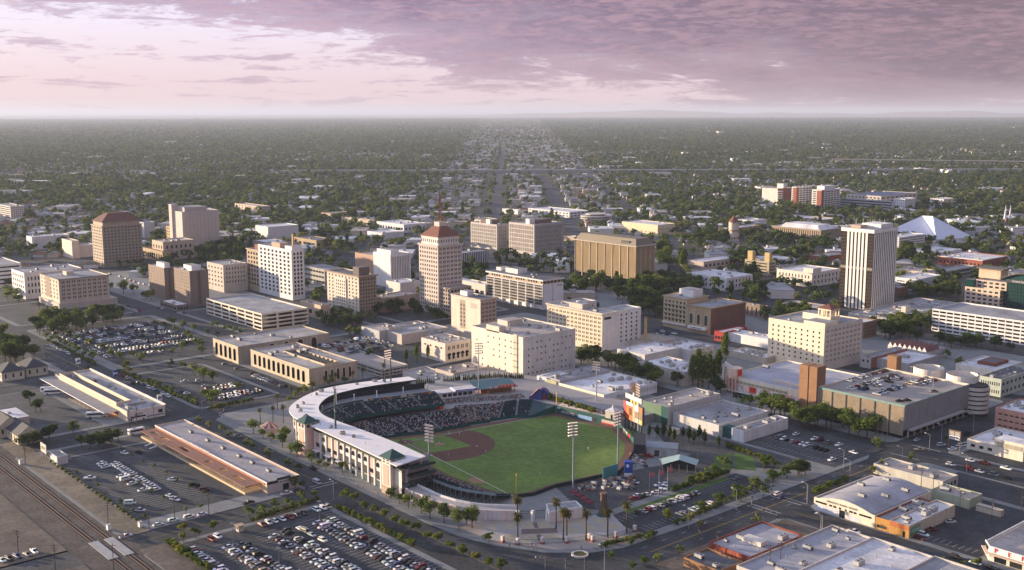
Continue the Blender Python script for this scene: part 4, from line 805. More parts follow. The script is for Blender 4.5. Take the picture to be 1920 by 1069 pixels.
# grey panelled garage with rooftop cars and round ramps
def panel_garage():
    bx = blk('I',915,712,942,340,1345); x0,x1,y0,y1,h = bx; pm = mat('exposed_aggregate',(.27,.215,.15),.95,.14,.2,fine=.25); pg = mat('grey_aggregate',(.25,.25,.25),.95,.14,.2,fine=.15); gt = mat('verdigris_trim',(.2,.3,.27),.7)
    rt = Root('parking_garage','grey brown panelled garage with cars on its roof and two round ramps','parking garage',((x0 + x1) / 2,(y0 + y1) / 2,0)); rt.bx = bx
    rt.add('ground_storey',MB().box(x0 + 2,x1 - 2,y0 + .8,y1 - 2,0,4.2),DARKG); rt.add('core',MB().box(x0 + .4,x1 - .4,y0 + .4,y1 - .4,4,h - 1.4),DKGREY)
    n = 6
    for k in range(n): a = x0 + (x1 - x0) * k / n; rt.add('panel',MB().box(a + .35,a + (x1 - x0) / n - .35,y0,y0 + .35,2.,h - 1.2),pm)
    n = 9
    for k in range(n): a = y0 + (y1 - y0) * k / n; rt.add('panel',MB().box(x1 - .35,x1,a + .12,a + (y1 - y0) / n - .12,5,h - .6),pg)
    for k in range(1,6): a = x0 + (x1 - x0) * k / 6; rt.add('downpipe',MB().box(a - .3,a + .3,y0 - .25,y0 + .1,3,h - 1.2),DKGREY)
    rt.add('trim',MB().box(x0 - .2,x1 + .2,y0 - .2,y0 + .5,h - 1.19,h).box(x1 - .3,x1 + .15,y0 + .51,y1,h - .59,h),gt)
    rt.add('roof_deck',MB().box(x0,x1 - .31,y0 + .51,y1 - .4,h - 1.39,h - 1.0),mat('deck_concrete',(.33,.29,.26),.9,.14,.08,fine=.1)); rt.add('parapet',MB().box(x0,x1,y1 - .39,y1,4,h + .2).box(x0 - .4,x0 - .01,y0,y1,0,h),CREAM)
    rt.add('canopy',MB().box(x1,x1 + 2.4,y0 + 4,y1 - 6,4.2,4.9),CONC)
    for k in range(10): yy = y0 + 5 + k * (y1 - y0 - 10) / 9; rt.add('column',MB().box(x1 - .5,x1 + .2,yy - .4,yy + .4,0,4.2),CONC)
    tb = mat('brown_brick_tower',(.29,.16,.085),.9,.14,.4,fine=.15)
    bt = [x0 - 12,x0 - .5,y0 - 1.5,y0 + 7]; rt.add('stair_tower',MB().box(bt[0],bt[0] + 5.6,bt[2],bt[3],0,h + 11).box(bt[0] + 6.4,bt[1],bt[2],bt[3],0,h + 11),tb); rt.add('stair_slot',MB().box(bt[0] + 5.6,bt[0] + 6.4,bt[2] + .6,bt[3],0,h + 10.5),DKGREY)
    rt.add('stair_tower',MB().box(x0 + 1,x0 + 7,y1 + .2,y1 + 6,0,h + 8),tb)
    for cx,cy,zt in ((x0 + 23,y1 + 9,h + 3.4),(x1 - 9,y1 + 9,h + 3)):
        g = MB(); g.cyl(cx,cy,0,zt,8.6,n=32,cap=False); rt.add('ramp_wall',g,wallm(.72,.66,.58)); rt.add('ramp_core',MB().cyl(cx,cy,0,zt - 3,8.3,n=24),CONC)
    cx,cy = x1 + .5,y1 + 7
    for j in range(6): rt.add('ramp_band',MB().cyl(cx,cy,2 + j * (h - 3) / 6,3.7 + j * (h - 3) / 6,7.4,n=28),wallm(.6,.53,.46));
    rt.add('ramp_core',MB().cyl(cx,cy,0,h - 1,6.6,n=24),SHADE)
    for i,(a,b) in enumerate(((.35,.2),(.62,.35),(.5,.75),(.8,.7))): xx,yy = x0 + (x1 - x0) * a,y0 + (y1 - y0) * b; g = MB().cyl(xx,yy,h - 1,h + 8,.2,.12,6); g.box(xx - .9,xx + .9,yy - .25,yy + .25,h + 8,h + 8.3); rt.add('roof_lamp',g,STEEL)
    return bx
PGB = panel_garage()
# mural market hall
def mural_hall():
    bx = blk('H',1235,622,735,718,1290,None); x0,x1,y0,y1,h = bx; y1 = y0 + 62
    cr = wallm(.74,.66,.52)
    rt = building('market_hall','cream market hall with a painted mural strip and a fin-shaped corner tower',[x0,x1,y0,y1,h],cr,None,None,mat('market_roof',(.36,.36,.4),.9,.2,.08,fine=.1),4)
    rt.add('louvre_band',MB().box(x0 + 4,x1 - 11,y0 - .12,y0 - .01,h * .62,h * .78),wallm(.36,.31,.2))
    for k in range(14): a = x0 + 4 + k * (x1 - x0 - 15) / 14; rt.add('louvre_post',MB().box(a,a + .5,y0 - .2,y0 - .125,h * .62,h * .78),wallm(.6,.5,.33))
    L = x1 - x0; cols = [(.5,.5,.62),(.62,.56,.6),(.7,.5,.45),(.6,.12,.06),(.68,.6,.6),(.6,.3,.22),(.7,.62,.6),(.28,.36,.5),(.66,.34,.24),(.62,.5,.46)]
    for k in range(10): a = x0 + 2 + k * (L - 4) / 10; rt.add('mural_panel',MB().box(a,a + (L - 4) / 10,y0 - .1,y0 - .01,h * .2,h * .58),mat('mural_%d' % k,cols[k],.8,.45,.9,fine=.3))
    for i,(a,b,z_,s_,m_) in enumerate(((.06,.09,.42,.1,SIGN_DK),(.33,.41,.3,.24,SIGN_R),(.2,.23,.32,.2,TAN),(.62,.72,.24,.08,SIGN_W),(.8,.9,.25,.2,SIGN_B))): rt.add('mural_motif',MB().box(x0 + L * a,x0 + L * b,y0 - .16,y0 - .105,h * z_,h * (z_ + s_)),m_)
    rt.add('canopy',MB().box(x0,x1 - 10,y0 - 3,y0 - .2,h * .14,h * .18),wallm(.5,.48,.44)); rt.add('shopfront',MB().box(x0 + 1,x1 - 10,y0 - .09,y0 - .01,0,h * .13),DKGREY)
    fx = x0 - 1; hh = h + 8; g = MB().box(fx - 1.2,fx,y0 - 1,y0 + .8,0,hh); rt.add('fin',g,wallm(.6,.55,.5))
    g = MB(); g.prism([(fx - 1.2,hh),(fx,hh),(fx + 9,h + 4.5),(fx + 9,h + 3.2),(fx,hh - 2.5)],y0 - 1,y0 + .8,bottom=True); g.v = [(a,c,b) for a,b,c in g.v]; rt.add('fin_top',g,wallm(.6,.55,.5))
    for k in range(4): rt.add('column',MB().cyl(x0 + 1.5 + k * 2.4,y0 - 1.6,0,h + .5,.7,n=10),wallm(.62,.36,.26))
    rt.add('drum',MB().cyl(x0 + 5,y0 + 2.2,h - 1,h + 5,4.6,n=20),wallm(.7,.52,.4)); rt.add('drum_sign',MB().box(x0 + 9.2,x0 + 9.8,y0 - .5,y0 + 3,h + .6,h + 4.6),SIGN_R); rt.add('duct',MB().box(x0 + L * .5,x1,y0 + 9,y0 + 10.5,h - .8,h + .6),wallm(.6,.5,.4))
    return bx
mural_hall()
# low roofs between the market and the long office
simple('shop_block','white flat roofs behind the row of redwoods','H',(440,490,590,130,620),wallm(.5,.45,.4),None,None,R_WHITE,6)
simple('shop_block','white roof block right of the long cream office','H',(175,375,460,-10,420),wallm(.58,.56,.54),None,None,R_WHITE,3)
simple('shop_block','pale grey roof with a tan tank beside the crossing','H',(480,345,420,290,640),wallm(.55,.52,.5),None,None,R_WHITE,5)
simple('shop_block','tan gravel roofed shop at the dark crossing','H',(200,300,350,30,380),wallm(.5,.46,.42),None,None,mat('gravel_roof',(.34,.29,.23),.95,.15,.2),2)
simple('shop_row','white shop row with black canopy below the brick theatre flank','H',(1000,272,335,705,1080),wallm(.68,.67,.66),None,None,R_WHITE,6)
simple('red_shop','small red fronted shop beside the white shop row','H',(702,225,290,640,860),wallm(.34,.04,.035),(3,1,.7,.5,.3,2.5,.4),None,R_WHITE,2)
simple('shop_block','grey roof with many vents in front of the white shop row','H',(985,395,440,735,1090),wallm(.45,.4,.34),None,None,R_WHITE,9)
g0 = at('H',178,315); rt = Root('chimney','lone tall tan brick chimney by the crossing','chimney',(*g0,0)); rt.add('stack',MB().cyl(*g0,0,21,1.3,1.,8),wallm(.5,.34,.16)); rt.add('rim',MB().cyl(*g0,21,21.8,1.3,1.3,8),wallm(.3,.2,.1))
# right-hand low buildings
simple('shop_block','grey roofed shop with brick side right of the belvedere hotel','I',(690,395,470,615,930),wallm(.5,.48,.46),(2,1,.5,.4,3,1,1),None,R_GREY,3,Em=wallm(.3,.12,.08))
simple('shop_block','curved grey roof behind the round garage ramps','I',(940,435,500,700,1140),wallm(.4,.38,.37),None,None,R_WHITE,1)
def sawtooth():
    bx = blk('I',1060,360,400,800,1185,6.5); x0,x1,y0,y1,h = bx
    rt = building('sawtooth_hall','sawtooth roofed hall with a row of red brown pitched skylights',bx,wallm(.5,.47,.45),None,(6,1,.3,.5,1,2,1),R_GREY,0)
    n = 8
    for k in range(n):
        a = x0 + (x1 - x0) * k / n; b = x0 + (x1 - x0) * (k + 1) / n; m_ = (a + b) / 2
        g = MB(); g.face([(a,y0,h),(m_,y0,h + 3.2),(m_,y1 - 8,h + 3.2),(a,y1 - 8,h)],1); g.face([(m_,y0,h + 3.2),(b,y0,h),(b,y1 - 8,h),(m_,y1 - 8,h + 3.2)],0); g.face([(a,y0,h),(b,y0,h),(m_,y0,h + 3.2)],1); rt.add('sawtooth',g,[wallm(.2,.1,.09),WHITE])
sawtooth()
rt,bx = simple('courtyard_block','white roofed block around a red tiled courtyard at right','I',(1520,480,560,1255,1700),wallm(.68,.62,.55),(6,1,.4,.4,1,2,1),None,R_WHITE,1,h=9)
rt.add('courtyard_roof',MB().box(*fr(bx,.3,.75,.35,.85),bx[4] - .8,bx[4] + 1.2),R_RED); rt.add('courtyard',MB().box(*fr(bx,.38,.68,.45,.75),bx[4] + 1.2,bx[4] + 1.25),R_DARK)
simple('shop_block','pale green two storey building with dark arcade at right edge','I',(1560,540,660,1415,1780),wallm(.45,.5,.42),(9,2,.5,.42,.5,1,.6),(8,2,.5,.42,.5,1,.6),R_DARK,4)
simple('brick_office','salmon brick banded office cut by the right edge','I',(1740,770,930,1520,1900),wallm(.5,.27,.2),(5,3,.7,.25,2,1.5,1.2),None,R_WHITE,3)
rt,bx = simple('auto_shop','white stucco shop with round roof and parking at right edge','I',(1705,1020,1085,1330,1900),wallm(.7,.62,.5),(6,1,.5,.4,.5,1,1),None,R_WHITE,4,h=5.5)
penthouse(rt,*fr(bx,.5,1.01,-.01,.3),0,bx[4] + 3.4,wallm(.72,.64,.5),R_WHITE); rt.add('sign_panel',MB().box(*fr(bx,.55,.98,0,0)[:2],bx[2] - .5,bx[2] - .35,5.2,7.4),wallm(.4,.36,.28))
# G frame: small arched building, low roofs, mural warehouse
rt,bx = simple('bank_hall','cream two storey hall with round arched windows left of the big cream block','G',(195,300,432,35,365),wallm(.66,.58,.5),(4,1,.35,.25,7.5,1.5,1.5),[(5,1,.55,.6,1,.5,1.5),(5,1,.55,.6,.6,1.4,1.5,True,7.2)],R_TAN,4)
x0,x1,y0,y1,h = bx
for k in range(5): yy = y0 + 1.5 + (k + .5) * (y1 - y0 - 3) / 5; g = MB(); g.prism([(yy + 1.7 * math.cos(t * math.pi / 8),5.0 + 1.7 * math.sin(t * math.pi / 8)) for t in range(9)],x1 + .01,x1 + .12); g.v = [(c,a,b) for a,b,c in g.v]; rt.add('arch_head',g,GLASS)
simple('shop_block','low flat roofs with ducts in front of the cream painted tower','G',(120,245,300,-170,300),wallm(.52,.46,.42),None,None,R_GREY,8)
simple('shop_block','grey block with bluish wall in front of the tall tower','F',(1180,215,290,1060,1330),wallm(.46,.45,.44),None,None,R_TAN,3)
simple('shop_block','long low grey roof behind the parking deck and bank hall','F',(1330,240,310,1190,1640),wallm(.5,.44,.4),None,None,R_GREY,7)
simple('shop_block','tan roofed shed under the wall of the big cream block','G',(250,500,560,130,480),wallm(.48,.42,.36),None,None,mat('patched_roof',(.36,.3,.26),.95,.2,.15,fine=.15),4,h=6)
simple('shop_block','pale low roof with curved parapet behind the cypress row','G',(170,560,590,-90,330),wallm(.5,.46,.42),None,None,R_GREY,4,h=4.5)
simple('shop_block','grey rooftop with ducts right of the big cream block','G',(960,545,600,838,1290),wallm(.42,.41,.42),None,None,R_GREY,6,h=8)
def mural_warehouse():
    bx = blk('G',1255,642,715,940,1610); x0,x1,y0,y1,h = bx
    rt = building('warehouse','white roofed warehouse with faded lettering and a mural end beside left field',bx,wallm(.72,.66,.52),None,None,R_WHITE,7,Em=wallm(.6,.62,.68))
    rt.add('mural',MB().box(x0 - 9,x0 - .1,y0 - .3,y0 + 8,0,h + .4),mat('mural_green',(.42,.4,.24),.8,.2,.3)); rt.add('mural_sea',MB().box(x0 - 6,x0 - .4,y0 - .36,y0 - .31,1,h * .6),mat('mural_teal',(.1,.2,.19),.8,.2,.3)); rt.add('shed',MB().box(x0 - 18,x0 - 9.1,y0 - .3,y0 + 20,0,h + 1),wallm(.66,.64,.62))
    for k in range(11): a = x0 + (x1 - x0) * (.28 + .062 * k); rt.add('sign_stroke',MB().box(a,a + .7,y0 - .06,y0 - .01,h * .5,h * .78),wallm(.42,.38,.32))
    for k in range(11): a = y0 + (y1 - y0) * (.66 + .03 * k); rt.add('sign_stroke',MB().box(x1 + .01,x1 + .06,a,a + .8,h * .35,h * .75),wallm(.36,.38,.42))
    rt.add('pilaster',MB().box(x0 - .09,x0 + .6,y0 - .5,y0 - .02,0,h),BROWN); rt.add('loading_canopy',MB().box(x1 + .02,x1 + 2.6,(y0 + y1) / 2 - 12,(y0 + y1) / 2 + 6,4,4.5),GREY)
mural_warehouse()
# white / green warehouses right of centre field
rt,bx = simple('warehouse','pale warehouse with a green batter backdrop wall behind the scoreboard','H',(330,725,848,160,680),wallm(.5,.48,.46),None,None,R_TAN,6,Sm=mat('sage_wall',(.14,.22,.14),.8,.08,.2))
rt.add('dark_panel',MB().box(bx[1] - 5,bx[1] - .3,bx[2] - .06,bx[2] - .01,.4,bx[4] - .2),mat('teal_wall',(.02,.09,.09),.8))
rt,bx = simple('warehouse','white long warehouse with flat roof behind the scoreboard wall','H',(670,845,930,362,1000),wallm(.6,.57,.54),None,None,R_GREY,7)
rt,bx2 = simple('warehouse','low white warehouse end with green door facing the parking lot','H',(835,885,965,755,1133),wallm(.7,.68,.66),None,None,R_GREY,3)
rt.add('green_wall',MB().box(bx2[0] - 9,bx2[0] - .05,bx2[2] + 1,bx2[2] + 6,0,bx2[4] - .6),mat('teal_wall',(.02,.09,.09),.8)); rt.add('logo',MB().box(bx2[1] + .01,bx2[1] + .08,bx2[2] + 22,bx2[2] + 30,bx2[4] * .5,bx2[4] * .62),CREAM)
simple('pump_house','small white hut in front of the pale warehouse','H',(372,880,918,325,410),CREAM,None,None,R_WHITE,0)
# F frame: two tan arcaded buildings
def arcade(bx,label,nS,nE,court=None):
    x0,x1,y0,y1,h = bx; tn = wallm(.56,.46,.32)
    rt = building('arcade_office',label,bx,tn,None,None,roofm(.34,.32,.3),7,Em=wallm(.42,.36,.29))
    for face,n,L in (('S',nS,x1 - x0),('E',nE,y1 - y0)):
        for k in range(n):
            c = (L * (.05 if face == 'S' else .28)) + (k + .5) * L * (.9 if face == 'S' else .62) / n; w = L * (.9 if face == 'S' else .6) / n * .2
            pts = [(c + w * math.cos(t * math.pi / 6),h - 3.6 + w * math.sin(t * math.pi / 6)) for t in range(7)] + [(c - w,2),(c + w,2)]
            for off,sc_,m_,nm in ((.10,1.35,wallm(.68,.58,.44),'arch_surround'),(.16,1.,DARKG,'arched_window')):
                pp = [(c + (a - c) * sc_,b if sc_ == 1 else (b if b < 3 else b + .5)) for a,b in pts]; g = MB()
                if face == 'S': g.prism([(x0 + a,b) for a,b in pp],y0 - off,y0 - .01); g.v = [(a,c_,b) for a,b,c_ in g.v]
                else: g.prism([(y0 + a,b) for a,b in pp],x1 + .01,x1 + off); g.v = [(c_,a,b) for a,b,c_ in g.v]
                rt.add(nm,g,m_)
    if court:
        a = fr(bx,*court); g = MB()
        for (p,q_) in (((a[0],a[2]),(a[1],a[2])),((a[1],a[2]),(a[1],a[3])),((a[1],a[3]),(a[0],a[3])),((a[0],a[3]),(a[0],a[2]))): g.face([(*p,h - .75),(*q_,h - .75),(*q_,h + .6),(*p,h + .6)])
        rt.add('court_parapet',g,tn); rt.add('court_floor',MB().box(a[0] + .02,a[1] - .02,a[2] + .02,a[3] - .02,h - .78,h - .7),SHADE)
        n = 10
        for k in range(n): xx = a[0] + (k + .5) * (a[1] - a[0]) / n; rt.add('court_arch',MB().box(xx - .9,xx + .9,a[3] - .2,a[3] + .3,h - .7,h + .3),DARKG)
    return bx
arcade(blk('F',235,320,440,68,845),'left of two tan flat roofed buildings with tall arched windows',5,4)
arcade(blk('F',710,470,590,315,1032),'right one of two tan arcaded buildings, around a courtyard',11,5,(.28,.95,.38,.68))
# white garage behind them
bx = blk('B',180,885,1000,-190,490); garage('parking_garage','cream four level parking garage behind the left arcaded building',bx,4,7,3,wallm(.72,.64,.52),R_GREY,1.05,col=1.8)
PD = blk('F',1195,470,520,790,1370,5.5); garage('parking_deck','two level parking deck full of cars behind the ballpark',PD,2,9,7,CONC,mat('deck_concrete',(.33,.29,.26)),.9)

# ================================================================== railway side: bus station, fire department, houses, south shops
def bus_station():
    bx = [-690,-600,226,243,6.0]                               # main hall along the street
    n = at('E',840,830); x1,y0 = n[0],n[1]
    nw = at('E',360,520,5); x0 = min(nw[0],x1 - 60); bx = [x0,x1,y0 + 1,y0 + 23,6.4]
    rt = building('bus_station','long cream bus station with dark roof wells and a wide boarding canopy',bx,wallm(.7,.58,.42),None,None,R_GREY,6,'bus station',Em=wallm(.66,.62,.6),par=.6)
    y0 = bx[2]; g = MB().box(x0 + 8,x1 - 16,y0 + .02,y0 + 9,6.4,8.2); rt.add('monitor_wall',MB().box(x0 + 8,x1 - 16,y0 + .3,y0 + .6,5.8,8.3).box(x0 + 8,x1 - 16,y0 + 8.4,y0 + 8.7,5.8,8.3).box(x1 - 16.3,x1 - 16,y0 + .6,y0 + 8.4,5.8,8.3).box(x0 + 8,x0 + 8.3,y0 + .6,y0 + 8.4,5.8,8.3),wallm(.74,.62,.46)); rt.add('roof_well',MB().box(x0 + 8.3,x1 - 16.3,y0 + .6,y0 + 8.4,5.81,6.2),R_DARK)
    rt.add('duct',MB().box(x1 - 14,x1 - 5,y0 + 3,y0 + 4.6,5.8,7.4).box(x1 - 14,x1 - 12.4,y0 + 4.6,y0 + 16,5.8,7.3),STEEL)
    rt.add('canopy',MB().box(x0 - 4,x1 - 12,y0 - 8.5,y0 - .02,4.,4.5,0,1),[WHITE,mat('canopy_roof',(.25,.24,.24),.9,.15,.2)])
    for k in range(18): xx = x0 - 3 + k * (x1 - 9 - x0) / 17; rt.add('canopy_post',MB().box(xx - .12,xx + .12,y0 - 7.6,y0 - 7.4,.17,4),BRICK)
    rt.add('boarding_wall',MB().box(x0 + 1,x1 - 14,y0 - .4,y0 - .03,.2,3.9),wallm(.36,.15,.07)); rt.add('platform',MB().box(x0 - 3,x1 - 13,y0 - 7,y0 - .41,.17,.35),CONC)
    rt.add('window',MB().box(x1 + .01,x1 + .1,y0 + 18,y0 + 20.5,2.4,4.4),GLASS); rt.add('wall_sign',MB().box(x1 + .01,x1 + .08,y0 + 4,y0 + 9.5,2.2,4.6),wallm(.5,.5,.5)); strokes(rt,'E',x1 + .1,y0 + 4.5,y0 + 9,2.6,1.4,6,SIGN_DK); rt.add('coping',MB().box(x0,x1 + .3,y0 + 22.02,y0 + 22.6,6.2,6.9),WHITE); rt.add('base_band',MB().box(x1 + .01,x1 + .05,y0 + 1,y0 + 21.5,1.2,1.7),SIGN_B)
    return bx
BUS = bus_station()
def fire_department():
    a = at('K',750,455,5.5); n = at('K',745,545); x1 = n[0]; y0 = n[1]; far = at('K',20,55,5.5); x0 = far[0]; e = at('K',965,400,5.5); y1 = y0 + max(14,e[1] - a[1]); h = 5.6
    wl = wallm(.62,.42,.26)
    rt = building('fire_department','long low fire department building with pale roof and terracotta side canopy',[x0,x1,y0,y1,h],wl,None,None,mat('pale_membrane_roof',(.31,.285,.29),.9,.15,.05,fine=.08),0,'fire station',Em=wallm(.52,.46,.42),par=.5)
    for k,t in enumerate((.2,.36,.5,.64,.75,.88)): xx = x0 + (x1 - x0) * t; rt.inst('rooftop_unit',UNIT[0],(xx,y0 + (y1 - y0) * .55,h - .5))
    for k in range(26): xx = x0 + (x1 - x0) * (k + .5) / 26; rt.inst('roof_vent',UNIT[4],(xx,y0 + (y1 - y0) * (.2 + .6 * ((k * 7) % 5) / 5),h - .5))
    tc = mat('terracotta_canopy',(.25,.125,.088),.85,.1,.3); cy = 8.2; L = x1 - x0
    wells = [(.04,.1),(.15,.22),(.33,.41),(.57,.61),(.7,.74),(.81,.88)]; edges = [0] + [v for w in wells for v in w] + [.955]
    cz0,cz1 = 3.5,3.9; g = MB(); g.box(x0,x0 + L * .955,y0 - 3,y0 - .02,cz0,cz1); g.box(x0,x0 + L * .955,y0 - cy,y0 - 5.6,cz0,cz1)
    for i in range(0,len(edges),2): g.box(x0 + L * edges[i],x0 + L * edges[i + 1],y0 - 5.6,y0 - 3,cz0,cz1)
    rt.add('canopy',g,tc)
    for k in range(40): xx = x0 + .2 + k * (L * .955 - .4) / 39; rt.add('canopy_post',MB().box(xx - .06,xx + .06,y0 - cy + .1,y0 - cy + .22,1.3,3.5),DKGREY)
    rt.add('dock',MB().box(x0,x0 + L * .955,y0 - cy,y0 - .03,.17,1.2),wallm(.62,.46,.28)); rt.add('fence_rail',MB().box(x0,x0 + L * .955,y0 - cy + .1,y0 - cy + .16,2.2,2.26),DKGREY)
    for s_ in (0,1): g = MB(); xx = x0 + L * .12 + s_ * 6; g.prism([(y0 - cy - 4.5,.17),(y0 - cy,.17),(y0 - cy,1.2)],xx,xx + 1.6,bottom=True); g.v = [(c,a_,b) for a_,b,c in g.v]; rt.add('dock_steps',g,wallm(.5,.47,.44))
    rt.add('coping',MB().box(x0 - .2,x1 + .25,y0 - .3,y0 - .021,h - .5,h + .12).box(x0 - .2,x1 + .2,y1 + .01,y1 + .3,h - .4,h + .15),WHITE)
    rt.add('fascia',MB().box(x0,x1 - 2,y0 - .26,y0 - .022,4.,h - .5),wallm(.4,.17,.1))
    rt.add('sign_band',MB().box(x1 + .01,x1 + .12,y0,y1,h - 1.2,h + .1),SIGN_DK); rt.add('sign_step',MB().box(x1 - .2,x1 + .14,y0 + 5,y0 + 12,h + .1,h + .9),SIGN_DK)
    letter_on(rt,'FRESNO FIRE DEPARTMENT',1.75,x0 + L * .4,y0 - .45,h + .1,SIGN_W,'S',1.5); strokes(rt,'E',x1 + .13,y0 + 5.5,y0 + 11.5,h - .9,.7,12,SIGN_W); rt.add('entrance',MB().box(x1 + .01,x1 + .08,y0 + 8,y0 + 11,.3,3.2),DARKG)
    return [x0,x1,y0,y1,h]
FIRE = fire_department()
# old station houses by the tracks
def house(name,label,x,y,w,d,h,wall,roof,rz=0.,gables=0,group=None,cat='house'):
    rt = Root(name,label,cat,(x,y,0),group,rz); o = rt.org
    def A(nm,g,m): return place(nm,g.mesh(nm,m),rt.o)
    wl_ = A('wall',MB().box(-w / 2,w / 2,-d / 2,d / 2,0,h),wall); g = MB(); ov = .6; X,Y = w / 2 + ov,d / 2 + ov; r = min(X,Y); zr = h + r * .62
    a,b = (X - r,0),(0,Y - r)
    p1,p2 = ((-(X - r),0),((X - r),0)) if X >= Y else ((0,-(Y - r)),(0,(Y - r)))
    if gables:
        p1,p2 = (-X,0),(X,0); zr = h + Y * .75
        g.face([(-X,-Y,h),(X,-Y,h),(*p2,zr),(*p1,zr)]); g.face([(X,Y,h),(-X,Y,h),(*p1,zr),(*p2,zr)]); g.face([(X,-Y,h),(X,Y,h),(*p2,zr)],1); g.face([(-X,Y,h),(-X,-Y,h),(*p1,zr)],1)
    elif X >= Y:
        g.face([(-X,-Y,h),(X,-Y,h),(*p2,zr),(*p1,zr)]); g.face([(X,Y,h),(-X,Y,h),(*p1,zr),(*p2,zr)]); g.face([(X,-Y,h),(X,Y,h),(*p2,zr)]); g.face([(-X,Y,h),(-X,-Y,h),(*p1,zr)])
    else:
        g.face([(X,-Y,h),(X,Y,h),(*p2,zr),(*p1,zr)]); g.face([(-X,Y,h),(-X,-Y,h),(*p1,zr),(*p2,zr)]); g.face([(-X,-Y,h),(X,-Y,h),(*p1,zr)]); g.face([(X,Y,h),(-X,Y,h),(*p2,zr)])
    A('roof',g,[roof,wall])
    A = lambda nm,g,m: place(nm,g.mesh(nm,m),wl_)
    for k in range(max(2,int(w / 4))): A('window',MB().box(-w / 2 + (k + .4) * 4 * w / (4 * max(2,int(w / 4))),-w / 2 + (k + .4) * 4 * w / (4 * max(2,int(w / 4))) + 1.1,-d / 2 - .06,-d / 2 - .005,h * .35,h * .78),GLASS)
    for k in range(max(1,int(d / 4))): A('window',MB().box(w / 2 + .005,w / 2 + .06,-d / 2 + (k + .4) * d / max(1,int(d / 4)),-d / 2 + (k + .4) * d / max(1,int(d / 4)) + 1.1,h * .35,h * .78),GLASS)
    return rt
slate = mat('dark_slate_roof',(.05,.052,.06),.8,.15,.4); sage = wallm(.5,.5,.4)
c = at('E',215,470,3); house('station_house','sage green old station house with dark hipped roof by the street',c[0],c[1],20,14,6,sage,slate)
c = at('E',60,500,3); house('station_house','cream villa with a white flat deck and dark hip roof at left edge',c[0],c[1],18,14,6,wallm(.6,.56,.46),slate)
c = at('E',150,900,3); house('station_house','cream gabled depot house with steep dark roof near the tracks',c[0],c[1],22,11,5,wallm(.6,.52,.38),slate,gables=1)
c = at('E',30,860,3); house('station_house','depot wing with dark gable roof cut by the left edge',c[0],c[1],20,12,6,wallm(.6,.52,.38),slate,gables=1)
c = at('E',60,800,3); rt = Root('depot_annex','grey flat roofed annex behind the gabled depot houses','building',(c[0],c[1],0)); rt.add('wall',MB().box(c[0] - 14,c[0] + 10,c[1] - 8,c[1] + 8,0,5,0,1),[wallm(.55,.5,.42),R_WHITE]); rt.add('roof_vent',MB().box(c[0] - 4,c[0] - 2,c[1],c[1] + 2,5,6),CONC)
rt,bx = simple('shed','white metal shed beside the tracks and fenced parking lot','J',(395,285,345,342,470),wallm(.6,.58,.56),None,None,R_GREY,0)
c = at('J',305,300); rt = Root('billboard','weathered billboard on two posts at the edge of the tracks','billboard',(*c,0)); rt.add('panel',MB().box(c[0] - 4,c[0] + 4,c[1],c[1] + .4,3.5,8),wallm(.6,.55,.46)); rt.add('post',MB().box(c[0] - 2.4,c[0] - 2,c[1] + .4,c[1] + .8,0,8),BROWN); rt.add('post',MB().box(c[0] + 2,c[0] + 2.4,c[1] + .4,c[1] + .8,0,8),BROWN); strokes(rt,'S',c[1] - .01,c[0] - 3,c[0] + 3,5,1.6,8,wallm(.3,.26,.2))
for fx,fy,lab,m_ in ((527,490,'white roadside pole sign at the far bus station corner',SIGN_W),(1070,745,'white and red pole sign at the near bus station corner',SIGN_W),(775,575,'blue pole sign behind the bus station roof',SIGN_B)):
    c = at('E',fx,fy); rt = Root('pole_sign',lab,'sign',(*c,0)); rt.add('post',MB().cyl(*c,0,9,.16,n=6),STEEL); rt.add('panel',MB().box(c[0] - .25,c[0] + .25,c[1] - 1.4,c[1] + 1.4,5.4,9.4),m_); rt.add('band',MB().box(c[0] + .26,c[0] + .3,c[1] - 1.2,c[1] + 1.2,7,8),SIGN_B if m_ is SIGN_W else SIGN_W)
